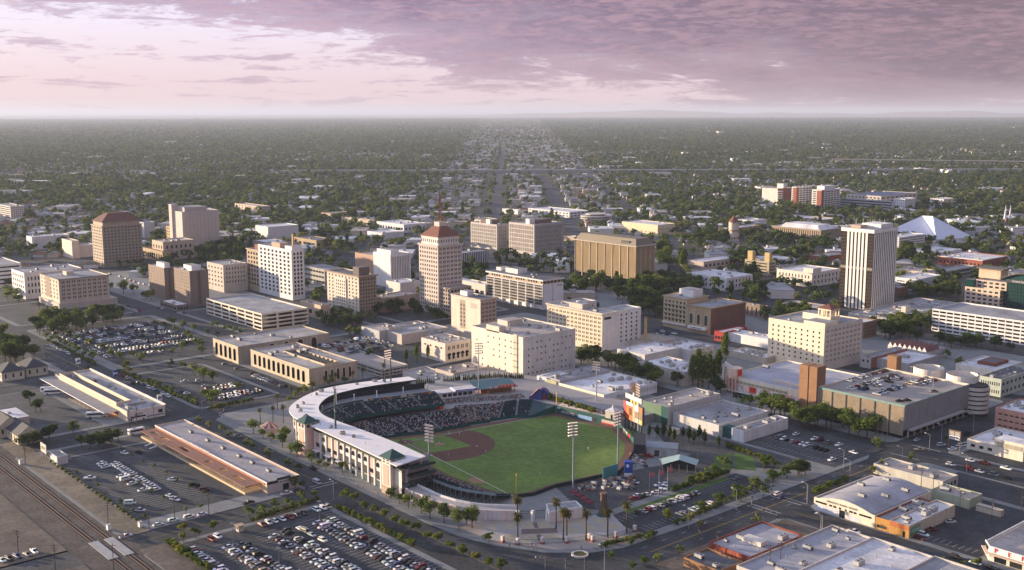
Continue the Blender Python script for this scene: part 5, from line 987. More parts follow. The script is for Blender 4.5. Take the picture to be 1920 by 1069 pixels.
# south-east corner shops
def thrift():
    n = at('O',590,780); x1,y0 = n; w = at('O',150,655); x0 = w[0]; e = at('O',1050,560,6); y1 = y0 + 62; h = 5.6
    y1 = bis(lambda m: proj(x0,m,6)[1] > q('O',530,402)[1],y0 + 10,y0 + 120)
    wl = wallm(.74,.66,.52)
    rt = building('thrift_store','long white thrift store with bowed front parapet and dark strip windows',[x0,x1,y0,y1,h],wl,[(1,1,.001,.001,1,1,1)],None,mat('silver_roof',(.33,.32,.34),.85,.22,.05,fine=.12),0,'store')
    L = x1 - x0; n_ = 18; g = MB(); pts = [(x0 + L * (.06 + .9 * i / n_),h + 2.4 * math.sin(math.pi * i / n_)) for i in range(n_ + 1)]; g.prism(pts + [(x0 + L * .96,h - .01),(x0 + L * .06,h - .01)][0:0] ,y0 - .03,y0 + .3,bottom=True); g.v = [(a,c,b) for a,b,c in g.v]; rt.add('bowed_parapet',g,wl)
    g = MB()
    for i in range(n_): (a,za),(b,zb) = pts[i],pts[i + 1]; g.face([(a,y0 + .31,za - .25),(b,y0 + .31,zb - .25),(b,y1 - .4,zb - .25),(a,y1 - .4,za - .25)])
    g.face([(a,y1 - .4,z_ - .25) for a,z_ in reversed(pts)]); g.face([(a,y0 + .31,z_ - .25) for a,z_ in pts]); rt.add('barrel_roof',g,mat('silver_roof',(.33,.32,.34)))
    for a,b in ((.03,.1),(.1,.16),(.16,.22),(.26,.31),(.33,.38),(.42,.46),(.52,.55),(.59,.65),(.66,.71),(.75,.82),(.82,.89),(.89,.95)): rt.add('strip_window',MB().box(x0 + L * a,x0 + L * b - .1,y0 - .06,y0 - .01,3.6,4.4),DARKG)
    rt.add('shop_door',MB().box(x0 + L * .43,x0 + L * .52,y0 - .07,y0 - .01,.2,3.4),GLASS); letter_on(rt,"ABBOTT'S THRIFT STORES",1.15,x0 + L * .47,y0 - .12,5.6,wallm(.3,.27,.23),'S',1.1); rt.add('mural_wash',MB().box(x0 + L * .03,x0 + L * .4,y0 - .04,y0 - .012,.3,2.9),wallm(.6,.6,.66)); rt.add('mural_wash',MB().box(x0 + L * .56,x0 + L * .76,y0 - .04,y0 - .012,.3,2.2),wallm(.6,.6,.66))
    for a,b in ((.25,.55),(.55,.25),(.75,.45),(.8,.75),(.4,.85)): xx,yy = x0 + L * a,y0 + (y1 - y0) * b; rt.inst('evaporative_cooler',UNIT[1],(xx,yy,h + 2.2 * math.sin(math.pi * a) - .2),sc=.85)
    ob = wallm(.5,.26,.07); o1 = x1 + .05; bx = [o1,o1 + L * .22,y0 + .1,y1 - 10,5.2]
    rt = building('orange_shop','narrow orange fronted brick shop with open bay next to the thrift store',bx,wallm(.3,.12,.07),(1,1,.9,.5,.2,2.4,.8),None,mat('silver_roof',(.33,.32,.34)),4,'store',Sm=ob,glass=SHADE)
    bx = [bx[1] + .05,bx[1] + L * .3,y0,y1 - 8,5.5]
    rt = building('orange_corner_shop','orange brick corner shop with red top and a painted side wall',bx,wallm(.45,.41,.34),None,None,R_WHITE,6,'store',Sm=ob)
    rt.add('red_band',MB().box(bx[0],bx[1],bx[2] - .1,bx[2] - .01,3.4,5.3),wallm(.5,.16,.06)); rt.add('door',MB().box(bx[0] + (bx[1] - bx[0]) * .7,bx[0] + (bx[1] - bx[0]) * .8,bx[2] - .12,bx[2] - .01,.2,2.6),DARKG)
    rt.add('mural',MB().box(bx[1] + .01,bx[1] + .08,bx[2] + 1,bx[2] + 9,.8,4.6),mat('green_mural',(.16,.24,.12),.8,.4,.6,fine=.2)); rt.add('mural_script',MB().box(bx[1] + .085,bx[1] + .12,bx[2] + 2,bx[2] + 8,2.2,3.2),mat('mural_aqua',(.2,.45,.42),.8,.4,1.5))
    return x0,bx[1],y0,y1
TH = thrift()
simple('workshop','flat grey workshop behind the thrift store with pale green walls','O',(1250,580,650,985,1340),wallm(.4,.42,.3),None,None,mat('tan_membrane',(.36,.31,.28),.9,.15,.08),1)
simple('workshop','long grey flat roof in front of the corner, behind the thrift store','O',(1065,455,470,585,1172),wallm(.5,.47,.4),None,(4,1,.7,.7,.2,1.4,1),mat('tan_membrane',(.36,.31,.28),.9,.15,.08),2,h=5)
c = at('O',1425,690); rt = Root('container','tan storage box at the back of the dark parking lot','storage box',(*c,0)); rt.add('body',MB().box(c[0] - 8,c[0] + 3,c[1] - 1,c[1] + 2,.2,3),wallm(.46,.4,.32)); rt.add('lid_rib',MB().box(c[0] - 8,c[0] + 3,c[1] - 1.05,c[1] - 1.01,2.6,2.9),BROWN)
def auto_parts():
    n = at('O',1290,990); c = at('O',1310,985); x0,y0 = c[0],c[1] + .5; x1 = x0 + 70; y1 = y0 + 30; h = 5.2
    e = at('O',1570,715,h); y1 = max(y0 + 20,e[1])
    wl = wallm(.72,.66,.54); rt = Root('auto_parts_store','white corner store with big red letters on a parapet sign band','store',((x0 + x1) / 2,(y0 + y1) / 2,0))
    poly = [(x0 + 4,y0),(x1,y0),(x1,y1),(x0,y1),(x0,y0 + 5)]
    g = MB(); g.prism(poly,0,h - .7); rt.add('wall',g,wl); ins = [(x0 + 4.3,y0 + .5),(x1,y0 + .5),(x1,y1 - .5),(x0 + .5,y1 - .5),(x0 + .5,y0 + 5.2)]; g = MB(); g.face([(*p,h - .68) for p in ins]); rt.add('roof',g,R_TAN)
    rt.add('sign_parapet',MB().box(x0 + 4,x1,y0 - .25,y0 + .15,h - 1.6,h + .9),WHITE); g = MB(); g.prism([(x0 + 4,y0 - .25),(x0 + 4,y0 + .15),(x0 + .2,y0 + 5),(x0 - .2,y0 + 4.8)],h - 1.6,h + .9,bottom=True); rt.add('corner_sign_parapet',g,WHITE); rt.add('side_parapet',MB().box(x0 - .02,x0 + .45,y0 + 5.1,y1,h - .6,h + .5).box(x0 + .46,x1,y1 - .45,y1,h - .6,h + .5),WHITE)
    g = MB(); g.prism([(x0 + 3.2,y0 - 1.6),(x1,y0 - 1.6),(x1,y0 - .26),(x0 + 3.9,y0 - .26),(x0 - .3,y0 + 4.8),(x0 - 1.4,y0 + 4.4)],h - 2.1,h - 1.7,bottom=True); rt.add('canopy',g,wallm(.62,.46,.34))
    for k in range(9): xx = x0 + 6 + k * 6; rt.add('shop_window',MB().box(xx,xx + 4.6,y0 - .08,y0 - .01,.3,2.8),DARKG)
    for k,ch in enumerate('PEP'): letter_on(rt,ch,2.6,x0 + 6.6 + k * 5.2,y0 - .38,h - .4,SIGN_R)
    for k,ch in enumerate('BOYS'): letter_on(rt,ch,2.6,x0 + 27.5 + k * 5.2,y0 - .38,h - .4,SIGN_R)
    for k in range(4): t = .15 + .22 * k; rt.add('letter_bar',MB().box(x0 + 3.6 - 3.8 * t - .25,x0 + 3.6 - 3.8 * t + .2,y0 - .4 + 5 * t,y0 - .1 + 5 * t,h - 1.1,h + .5),SIGN_DK)
    rt.add('blade_sign',MB().box(x0 + 33,x0 + 34.2,y0 + 4,y0 + 4.6,h - .6,h + 10,0),SIGN_B); rt.add('blade_face',MB().box(x0 + 33.2,x0 + 34,y0 + 3.9,y0 + 3.99,h,h + 9.6),SIGN_W); scatter_units(rt,[x0 + 6,x0 + 32,y0 + 4,y1 - 3],h - .68,5,random.Random(5))
auto_parts()
# foreground roofs at the bottom edge
def flat_shed(lab,pts,h,wall,roof,units,Sm=None):
    """quadrilateral roof surveyed from its corners: near-left, near, right, far"""
    pp = [at('N',*p,h) if f == 'N' else at('O',*p,h) for f,p in pts]
    rt = Root('warehouse',lab,'warehouse',(pp[0][0],pp[0][1],0)); g = MB(); g.prism(pp,0,h,0,1); rt.add('wall',g,[wall,roof])
    for i in range(len(pp)): a,b = Vector(pp[i]),Vector(pp[(i + 1) % len(pp)]); d = (b - a).normalized(); nn = Vector((-d.y,d.x)) * .4; g = MB(); g.prism([tuple(a),tuple(b),tuple(b + nn),tuple(a + nn)],h + .005,h + .7); rt.add('parapet',g,wall)
    cx = sum(p[0] for p in pp) / len(pp); cy = sum(p[1] for p in pp) / len(pp); r = random.Random(len(lab))
    for k in range(units): t = r.random(); u = pp[r.randrange(len(pp))]; rt.inst('rooftop_unit' if k % 3 else 'roof_vent',UNIT[(0,2,4)[k % 3] if k % 3 else 4],(cx + (u[0] - cx) * t * .75,cy + (u[1] - cy) * t * .75,h))
    return rt
xa,ya = at('N',785,960); xb = at('N',1400,910,5.)
bxr = [xa,xa + 40,ya,ya + 34,5.]
rt = building('red_warehouse','low pale roofed warehouse with red tiled side wall at the bottom edge',[-263,-246,300,352,4.6] if False else blk('N',1060,985,1075,790,1405,4.6),wallm(.25,.075,.05),None,None,mat('silver_roof',(.33,.32,.34)),3,'warehouse',Em=wallm(.34,.14,.08))
bb = rt.bx; rt.add('roof_monitor',MB().box(*fr(bb,.35,.8,.35,.48),bb[4] - .6,bb[4] + 1.2),wallm(.66,.6,.52))
for k in range(12): a = bb[0] + (bb[1] - bb[0]) * (k + .1) / 12; rt.add('tile_panel',MB().box(a,a + (bb[1] - bb[0]) / 14,bb[2] - .06,bb[2] - .01,.4,bb[4] - .3),mat('red_tile_%d' % (k % 3),((.3,.07,.04),(.24,.055,.035),(.36,.09,.05))[k % 3],.6,.2,.8))
rt = building('orange_shed','orange and black gabled shed below the red tiled warehouse',[bb[0] + 2,bb[1] - 1,bb[2] - 17,bb[2] - 3,3.6],wallm(.3,.16,.08),None,None,R_DARK,1,'shed')
yk = 378.
for i,(xa_,xb_,m_,lab) in enumerate(((-240,-222,mat('silver_roof',(.33,.32,.34)),'low grey roofed workshop at the bottom edge, nearest the red warehouse'),(-221.5,-196,R_WHITE,'white roofed workshop with a raised parapet at the bottom edge'),(-195.5,-172,R_GREY,'grey roofed workshop with roof boxes at the bottom right edge'))):
    building('workshop',lab,[xa_,xb_,316,yk,5 + .4 * i],wallm(.55,.5,.45),None,None,m_,6,'workshop')

# ================================================================== ballpark
HOME = P(760.1,829.9); RFP = P(967.5,934.); LFP = P(1042.6,775.8)
fu = Vector((RFP[0] - HOME[0],RFP[1] - HOME[1])).normalized(); fv = Vector((-fu.y,fu.x))     # first base line, third base line
def fld(a,b): return (HOME[0] + fu.x * a + fv.x * b,HOME[1] + fu.y * a + fv.y * b)
def grass_mat():
    m = mat('outfield_grass',(.12,.18,.036),.95,.26,.035,fine=.22); nt = m.node_tree; return m
GRS = grass_mat(); CLAY = mat('infield_clay',(.125,.06,.042),.95,.14,.2,fine=.12); TRACK = mat('warning_track',(.15,.08,.055),.95,.14,.15,fine=.1); LIGHTCLAY = mat('mound_clay',(.3,.17,.1),.95,.1,.5)
WALLPTS = [LFP,P(1080,785.3),P(1120,794.5),at('V',480,260),at('V',640,430),at('V',640,540),at('V',560,690),at('V',470,785),at('V',300,800),at('V',0,868),P(1040,915),P(1000,930),RFP]
BOWLF = [(-461,366),(-463,352),(-464.5,340),(-470,328),(-472.5,318),(-471,312),(-466,308),(-458,306),(-446,305.5),(-424,304.7),(-402,302),(-384,302.6),(-366,304.3),(-359.5,308.5)]
LFF = [at('T',1500,490,1.2),at('T',1380,480,1.2),at('T',1180,505,1.2),at('T',960,540,1.2),at('T',760,575,1.2),(-459.5,379)]
outline = BOWLF + list(reversed(WALLPTS))[1:] + [tuple(p) for p in (at('T',1500,490),)]
g = MB(); g.face([(*p,.16) for p in outline[:]]); fo = struct('warning_track',MB().prism(outline,.1,.2),[TRACK])
def inset(poly,d):
    out = []; n = len(poly); c = Vector((sum(p[0] for p in poly) / n,sum(p[1] for p in poly) / n))
    for i in range(n):
        a,b,e = Vector(poly[i - 1]),Vector(poly[i]),Vector(poly[(i + 1) % n]); n1 = Vector((-(b - a).y,(b - a).x)).normalized(); n2 = Vector((-(e - b).y,(e - b).x)).normalized(); nn = (n1 + n2)
        if nn.length < .1: nn = n1
        nn.normalize(); s = d / max(.5,nn.dot(n1)); out.append((b.x + nn.x * s,b.y + nn.y * s))
    return out
area = sum(outline[i - 1][0] * outline[i][1] - outline[i][0] * outline[i - 1][1] for i in range(len(outline)))
sheet('field_grass',inset(outline,4.6 if area > 0 else -4.6),GRS,.21)
# infield dirt: arc about the mound
MND = (18.4 * .7071,18.4 * .7071); pts = []
for i in range(41):
    a = R(-62 + 214 * i / 40 - 17); pts.append((MND[0] + 29. * math.cos(a),MND[1] + 29. * math.sin(a)))
pts = [p for p in pts if p[0] > -1.2 and p[1] > -1.2]
sheet('infield_dirt',[fld(*p) for p in pts] + [fld(-1.,17),fld(17,17),fld(17,-1.)][0:0] + [fld(-.8,25)] + [fld(-.8,-.8)] + [fld(25,-.8)],CLAY,.215)
sheet('infield_grass',[fld(1.2,1.2),fld(22.5,1.2),fld(24,4),fld(25.2,24),fld(25,25.2),fld(4,24),fld(1.2,22.5)],GRS,.22)
sheet('foul_grass',[fld(-1.2,1.5),fld(-1.2,24),fld(-.9,24),fld(-.9,1.5)],GRS,.219)
def disc(r,n=28): return [(r * math.cos(2 * math.pi * i / n),r * math.sin(2 * math.pi * i / n)) for i in range(n)]
sheet('home_dirt',[fld(*p) for p in disc(4.)],CLAY,.226); sheet('pitchers_mound',[fld(MND[0] + a,MND[1] + b) for a,b in disc(2.8)],LIGHTCLAY,.228)
sheet('bullpen_mound',[(P(893,902)[0] + a * 1.6,P(893,902)[1] + b) for a,b in disc(3.)],LIGHTCLAY,.226)
lines('foul_line',[(*fld(2,0),*RFP),(*fld(0,2),*fld(0,97))],.25,.232,mat('chalk',(.7,.7,.66),.9,.1,1))
bs = MB()
for a,b in ((27.4,0),(27.4,27.4),(0,27.4),(0,0)): p = fld(a - (.3 if a else 0),b - (.3 if b else 0)); bs.box(p[0] - .35,p[0] + .35,p[1] - .35,p[1] + .35,.22,.32)
struct('bases',bs,SIGN_W)

def catmull(L,sub=4):
    out = []; n = len(L)
    for i in range(n - 1):
        p0,p1,p2,p3 = (np.array(L[max(0,i - 1)]),np.array(L[i]),np.array(L[i + 1]),np.array(L[min(n - 1,i + 2)]))
        for k in range(sub): t = k / sub; out.append(tuple(.5 * ((2 * p1) + (-p0 + p2) * t + (2 * p0 - 5 * p1 + 4 * p2 - p3) * t * t + (-p0 + 3 * p1 - 3 * p2 + p3) * t ** 3)))
    out.append(tuple(L[-1])); return out
ST = [  # lower front, lower back, upper front, upper back, canopy inner, canopy outer
 ((-461,366),(-482,367),(-484,366),(-493,367),(-512,367),(-524,369.7)),((-463,352),(-484.5,355),(-486,353),(-496,353),(-515,351),(-528.5,351)),
 ((-464.5,340),(-488.5,342),(-488.5,339),(-500,337),(-517,335),(-532,335)),((-470,328),(-491.5,326),(-491.2,325),(-504,324),(-516,320),(-532.4,320)),
 ((-472.5,318),(-492.5,314),(-492.3,312),(-503.5,308),(-513,309),(-529,308)),((-471,312),(-489,302),(-488,301),(-497,295),(-504,298),(-521,294.5)),
 ((-466,308),(-480,294),(-480,294),(-486,288.5),(-494,290.5),(-509,281.5)),((-458,306),(-466,291),(-466,292),(-468,285),(-482,286),(-495,275)),
 ((-446,305.5),(-450,290.5),(-450,292),(-451,285),(-466,285.5),(-478,272.8)),((-424,304.7),(-424,290.5),(-424,292),(-424,284.5),(-440,286.5),(-450,271.5)),
 ((-402,302),(-402,289),(-402,291),(-402,284),(-415,286.5),(-420,270)),((-397,301.8),(-397,289),(-397,291),(-397,284),(-391.5,285),(-390.5,268.2))]
CUR = [catmull([s[k] for s in ST],4) for k in range(6)]; NS = len(CUR[0])
BP = Root('ballpark','baseball stadium with a curved white canopy, arcaded pink and cream front and two towers','stadium',(-470,300,0))
SEAT = mat('dark_green_seats',(.026,.06,.068),.7,.18,.4,fine=.2); STEP = mat('grandstand_concrete',(.2,.21,.215),.9,.12,.3); DGREEN = mat('ballpark_green',(.012,.085,.075),.7,.1,.3)
CANOPY = mat('white_canopy_membrane',(.72,.68,.66),.7,.07,.2,fine=.04); PINKP = wallm(.66,.42,.33,.08); CRW = wallm(.72,.64,.55,.08)
SEATS = []                                                       # seat places for the crowd
def terrace(A,B,z0,z1,rows,aisles,name,occ):
    """stepped seating between two plan curves, one part per block between aisles"""
    n = len(A); lerp = lambda i,t: (A[i][0] + (B[i][0] - A[i][0]) * t,A[i][1] + (B[i][1] - A[i][1]) * t); rise = (z1 - z0) / rows
    cuts = [0] + aisles + [n - 1]; rnd = random.Random(rows)
    for c in range(len(cuts) - 1):
        g = MB()
        for i in range(cuts[c],cuts[c + 1]):
            first = i == cuts[c] and c > 0
            for r in range(rows):
                a,b = r / rows,(r + 1) / rows; z = z0 + r * rise
                p,q_,s,t = lerp(i,a),lerp(i + 1,a),lerp(i + 1,b),lerp(i,b)
                g.face([(*p,z),(*q_,z),(*s,z),(*t,z)],0); g.face([(*t,z),(*s,z),(*s,z + rise),(*t,z + rise)],0)
                m_ = a + .62 / rows; u,v = Vector(lerp(i,m_)),Vector(lerp(i + 1,m_)); L = (v - u).length
                if first: u = u + (v - u) * min(.6,1.6 / max(L,.1))
                d = Vector(lerp(i,b)) - Vector(lerp(i,a)); d = d.normalized() * .38
                g.face([(u.x,u.y,z + .02),(v.x,v.y,z + .02),(v.x,v.y,z + .78),(u.x,u.y,z + .78)],1)      # seat backs
                g.face([(u.x - d.x,u.y - d.y,z + .42),(v.x - d.x,v.y - d.y,z + .42),(v.x,v.y,z + .45),(u.x,u.y,z + .45)],1)
                k = int((v - u).length / .56)
                for j in range(k):
                    if rnd.random() < occ(i,r) * (.35 + 1.1 * max(0.,.5 + .5 * math.sin(i * 1.7 + 2.1 * math.sin(r * .7 + i)) * math.cos(r * .55 + j * .21 + i * .6))): w = u + (v - u) * ((j + .5) / k) - d * .6; SEATS.append((w.x,w.y,z + .42))
        BP.add(name,g,[STEP,SEAT])
def strip(A,za,B,zb,name,m,thick=0.):
    g = MB(); fa = za if callable(za) else (lambda i: za); fb = zb if callable(zb) else (lambda i: zb)
    for i in range(len(A) - 1):
        g.face([(*A[i],fa(i)),(*A[i + 1],fa(i + 1)),(*B[i + 1],fb(i + 1)),(*B[i],fb(i))])
        if thick:
            g.face([(*B[i],fb(i) - thick),(*B[i + 1],fb(i + 1) - thick),(*A[i + 1],fa(i + 1) - thick),(*A[i],fa(i) - thick)])
            g.face([(*A[i],fa(i) - thick),(*A[i + 1],fa(i + 1) - thick),(*A[i + 1],fa(i + 1)),(*A[i],fa(i))]); g.face([(*B[i],fb(i)),(*B[i + 1],fb(i + 1)),(*B[i + 1],fb(i + 1) - thick),(*B[i],fb(i) - thick)])
    if thick:
        for i in (0,len(A) - 1): g.face([(*A[i],fa(i) - thick),(*B[i],fb(i) - thick),(*B[i],fb(i)),(*A[i],fa(i))])
    return BP.add(name,g,m)
off = lambda C,D,t: [(a[0] + (b[0] - a[0]) * t,a[1] + (b[1] - a[1]) * t) for a,b in zip(C,D)]
LF_,LB_,UF_,UB_,CI_,CO_ = CUR
terrace(LF_,LB_,1.4,5.,15,[5,10,14,18,22,26,30,34,38],'lower_seating',lambda i,r: .62 if i < 40 else .6)
strip(LF_,.1,LF_,1.7,'field_wall',DGREEN)
terrace(UF_,UB_,8.3,12.6,10,[4,8,12,16,20,26,32,38],'upper_seating',lambda i,r: .16 if i > 8 else .24)
strip(UF_,7.2,UF_,9.,'upper_fascia',DGREEN); strip(UF_,7.2,UB_,7.4,'upper_deck_soffit',DKGREY); FAC = off(CO_,CI_,.16)
strip(LB_,5.,FAC,5.,'concourse',STEP,.4); strip(UB_,12.62,FAC,12.62,'suite_floor',STEP,.3)
SU = off(UB_,CO_,.42); strip(SU,12.63,SU,16.,'suite_glazing',GLASS); strip(off(UB_,CO_,.05),12.63,off(UB_,CO_,.05),13.5,'suite_rail',DSTEEL)
strip(CI_,16.9,CO_,16.1,'canopy',CANOPY,.45); strip(off(CI_,CO_,-.012),16.95,off(CI_,CO_,-.012),16.2,'canopy_edge',DSTEEL)
for i in range(0,NS,4): p = off(UB_,CI_,.45)[i]; BP.add('canopy_column',MB().cyl(*p,12.6,16.4,.3,n=8),WHITE)
cols = [(.5,.2,.05),(.3,.06,.04),(.06,.1,.2),(.5,.3,.12),(.6,.58,.5),(.1,.1,.1)]
for k in range(11):
    i = 1 + k; a,b = UB_[i],UB_[i + 1]; p,q_ = (a[0] + (b[0] - a[0]) * .1,a[1] + (b[1] - a[1]) * .1),(a[0] + (b[0] - a[0]) * .85,a[1] + (b[1] - a[1]) * .85); g = MB(); g.face([(p[0] + .3,p[1],12.7),(q_[0] + .3,q_[1],12.7),(q_[0] + .3,q_[1],13.9),(p[0] + .3,p[1],13.9)]); BP.add('suite_sign',g,mat('suite_sign_%d' % (k % 6),cols[k % 6],.6))
# outer front: wall, piers, pink panels, arches
strip(FAC,0,FAC,13.2,'front_wall',CRW); FAD = off(CO_,CI_,.3); strip(FAD,13.2,FAD,16.2,'clerestory',GLASS); strip(FAC,13.2,FAD,13.21,'ledge',wallm(.42,.36,.22)); strip(off(CO_,CI_,.12),13.2,off(CO_,CI_,.12),13.9,'ledge_rail',DSTEEL)
tot = [0]
for i in range(NS - 1): tot.append(tot[-1] + math.hypot(FAC[i + 1][0] - FAC[i][0],FAC[i + 1][1] - FAC[i][1]))
def along(s):
    i = max(k for k in range(NS - 1) if tot[k] <= s + 1e-6); t = (s - tot[i]) / (tot[i + 1] - tot[i]); a,b = Vector(FAC[i]),Vector(FAC[i + 1]); d = (b - a).normalized(); nn = Vector((d.y,-d.x))
    c = Vector(CO_[i]) - a
    if nn.dot(c) < 0: nn = -nn
    return a + (b - a) * t,d,nn
def plate(s,w,z0,z1,o,name,m,depth=.12,arch=False):
    p,d,nn = along(s); ang = math.atan2(d.y,d.x); g = MB()
    if arch: g.prism([(w / 2 * math.cos(t * math.pi / 8),z1 - w / 2 + w / 2 * math.sin(t * math.pi / 8)) for t in range(9)] + [(-w / 2,z0),(w / 2,z0)],0,depth,bottom=False); g.v = [(a,c,b) for a,b,c in g.v]
    else: g.box(-w / 2,w / 2,0,depth,z0,z1)
    sg = 1 if Vector((-d.y,d.x)).dot(nn) > 0 else -1
    base = p + nn * o; vs = []
    for a,b,c in g.v: v = base + d * a + nn * b; vs.append((v.x,v.y,c))
    g.v = vs; return BP.add(name,g,m)
SEND = tot[-1] - 12; nb = 26; bw = (SEND - 52) / nb
for k in range(nb):
    s = 52 + (k + .5) * bw
    plate(s - bw / 2 - .28,.45,0,13.4,.01,'pilaster',WHITE,.6); plate(s - bw / 2 + .28,.45,0,13.4,.01,'pilaster',WHITE,.6)
    mid = nb - 8 < k < nb - 3
    if mid or k % 3 == 0: plate(s,bw - 1.6,.3,12.4,.01,'arch_panel',CRW,.08,True); plate(s,bw - 2.4,9.4,11.8,.1,'arch_window',GLASS,.06,True); plate(s,bw - 2.2,3.6,7.6,.1,'gallery_opening',SHADE,.06); plate(s,bw - 2.2,.2,3.2,.1,'gate_opening',DSTEEL,.06)
    else: plate(s,bw - 1.5,4.2,12.6,.01,'pink_panel',PINKP,.08,True); plate(s,bw - 1.7,5.4,7.4,.1,'gallery_window',GLASS,.06); plate(s,bw - 1.7,.3,3.4,.1,'arcade_opening',SHADE,.05)
    if k % 2 == 0 and 10 < k < 19: plate(s,bw * .9,3.5,3.8,.1,'entrance_awning',WHITE,2.2)
for i in range(20): s = 60 + i * (SEND - 60) / 19; plate(s,.3,13.2,16.2,-.6,'clerestory_post',wallm(.3,.34,.2),.4)
def tower(x0,x1,y0,y1,h,z):
    w = BP.add('tower',MB().box(x0,x1,y0,y1,0,h),CRW); BP.add('tower_base',MB().box(x0 - .15,x1 + .15,y0 - .15,y1 + .15,0,3.4),wallm(.5,.36,.28),w); BP.add('tower_band',MB().box(x0 - .25,x1 + .25,y0 - .25,y1 + .25,3.4,3.8),wallm(.5,.25,.16),w)
    for (a,b,c,d) in ((x0 + 1.4,x1 - 1.4,y0 - .1,y0 - .01),(x1 + .01,x1 + .1,y0 + 1.4,y1 - 1.4)): BP.add('pink_panel',MB().box(a,b,c,d,4.4,h - 3.2),PINKP,w)
    for k in range(2): BP.add('tower_opening',MB().box(x0 + 1.2 + k * 3,x0 + 2.8 + k * 3,y0 - .12,y0 - .02,h - 2.4,h - .7),SHADE,w); BP.add('tower_opening',MB().box(x1 + .02,x1 + .12,y0 + 1.2 + k * 3,y0 + 2.8 + k * 3,h - 2.4,h - .7),SHADE,w)
    cx,cy = (x0 + x1) / 2,(y0 + y1) / 2; e = 1.; g = MB(); o = [(x0 - e,y0 - e),(x1 + e,y0 - e),(x1 + e,y1 + e),(x0 - e,y1 + e)]
    for i in range(4): g.face([(*o[i],h),(*o[(i + 1) % 4],h),(cx,cy,z)])
    g.face([(*p,h - .02) for p in reversed(o)]); BP.add('tower_roof',g,mat('green_tile_roof',(.025,.075,.065),.5,.12,.6),w)
tower(-404,-397,269.2,276.4,17.3,20.8); tower(-479.5,-472.5,269.5,276.5,17.3,20.8)
# the open end beside the south-east tower: stacked galleries
for z in (4.6,8.6,12.6): BP.add('gallery_floor',MB().box(-396.8,-391,277,290,z - .3,z),DKGREY); BP.add('gallery_rail',MB().box(-391.1,-391,277,290,z,z + 1.1),DSTEEL)
BP.add('gallery_back',MB().box(-397,-396.85,277,291,.2,16),wallm(.5,.48,.45)); BP.add('gallery_pier',MB().box(-396.9,-395.6,276.5,277.8,0,13),WHITE)
for k,t in enumerate((.1,.13,.2,.26,.29,.36,.4,.43,.5,.56,.6,.63,.66,.7,.73,.76,.79,.83,.86,.9)):
    i = int(t * (NS - 1)); a,b = CI_[i],CO_[i]; u = .62 + .1 * (k % 2); BP.inst('rooftop_unit',UNIT[(2,0,2,4)[k % 4]],(a[0] + (b[0] - a[0]) * u,a[1] + (b[1] - a[1]) * u,16.5),rz=k)
# left-field stands on the raised concourse
LFb = [at('T',1560,300,5),at('T',1400,300,5),at('T',1240,320,5),at('T',1100,345,5),at('T',700,372,5),(-482,374)]
A,B = catmull(LFF,4),catmull(LFb,4)
terrace(A,B,1.4,5.,15,[4,8,12,16],'left_field_seating',lambda i,r: (.04 if i < 8 else .72))
strip(A,.1,A,1.7,'field_wall',DGREEN)
tri = [at('T',1500,490,1.2),LFP,at('T',1810,370,5),at('T',1560,300,5)]; g = MB(); g.face([(*tri[0],1.4),(*tri[1],5.),(*tri[2],5.02),(*tri[3],5.)]); BP.add('corner_seating',g,SEAT); g = MB(); g.face([(*tri[0],.1),(*tri[1],.1),(*tri[1],5.),(*tri[0],1.5)]); BP.add('field_wall',g,DGREEN)
deck = [(-482,366),(-532,372),(-552,440),(-500,462),(-476,458),(-455,452),(-400,462),(WALLPTS[3][0] + 3,WALLPTS[3][1] + 14),(WALLPTS[3][0] + .2,WALLPTS[3][1] + .6),(WALLPTS[2][0] + .2,WALLPTS[2][1] + .6),(WALLPTS[1][0] + .2,WALLPTS[1][1] + .6),(LFP[0] - .3,LFP[1] + .6),at('T',1560,300,5),at('T',1240,320,5),at('T',700,372,5)]
g = MB(); g.prism(deck,0,4.98); BP.add('concourse_deck',g,mat('concourse_paving',(.3,.28,.27),.9,.12,.2,fine=.06))
# left-field wall with advertising boards and bleachers on top
def wallrun(pts,h,name,m,th=.4):
    g = MB()
    for a,b in zip(pts,pts[1:]):
        a,b = Vector(a),Vector(b); d = (b - a).normalized(); nn = Vector((-d.y,d.x)) * th; g.prism([tuple(a),tuple(b),tuple(b + nn),tuple(a + nn)],0,h,bottom=False)
    return BP.add(name,g,m)
wallrun(WALLPTS[:4],4.9,'outfield_wall',DGREEN); wallrun(WALLPTS[3:5],3.,'outfield_wall',DGREEN); wallrun(WALLPTS[5:9],2.6,'outfield_wall',mat('dark_padding',(.025,.03,.04),.8)); wallrun(WALLPTS[8:],1.8,'outfield_wall',mat('dark_padding',(.025,.03,.04),.8))
def ad(t0,t1,z0,z1,m,i=0,o=.06):
    a,b = Vector(WALLPTS[i]),Vector(WALLPTS[i + 1]); d = b - a; nn = Vector((d.y,-d.x)).normalized() * o; p,q_ = a + d * t0 + nn,a + d * t1 + nn; g = MB(); g.face([(*p,z0),(*q_,z0),(*q_,z1),(*p,z1)]); BP.add('advert_board',g,m); return p,q_,math.atan2(d.y,d.x)
p,q_,an = ad(.25,.95,1.,3.2,SIGN_DK); me = text('NOVENTO',2.,SIGN_W,'advert_lettering',.03); c = (p + q_) / 2; BP.inst('advert_lettering',me,(c.x + .1 * math.sin(an),c.y - .1 * math.cos(an),2.1),rz=an)
ad(.05,.22,3.3,4.6,wallm(.4,.55,.66)); ad(.1,.75,.8,3.,wallm(.25,.4,.62),1); ad(.75,.98,.8,3.2,SIGN_DK,1); ad(.2,.8,.7,3.2,wallm(.66,.5,.42),2); ad(.2,.8,.7,1.5,SIGN_R,2,.09)
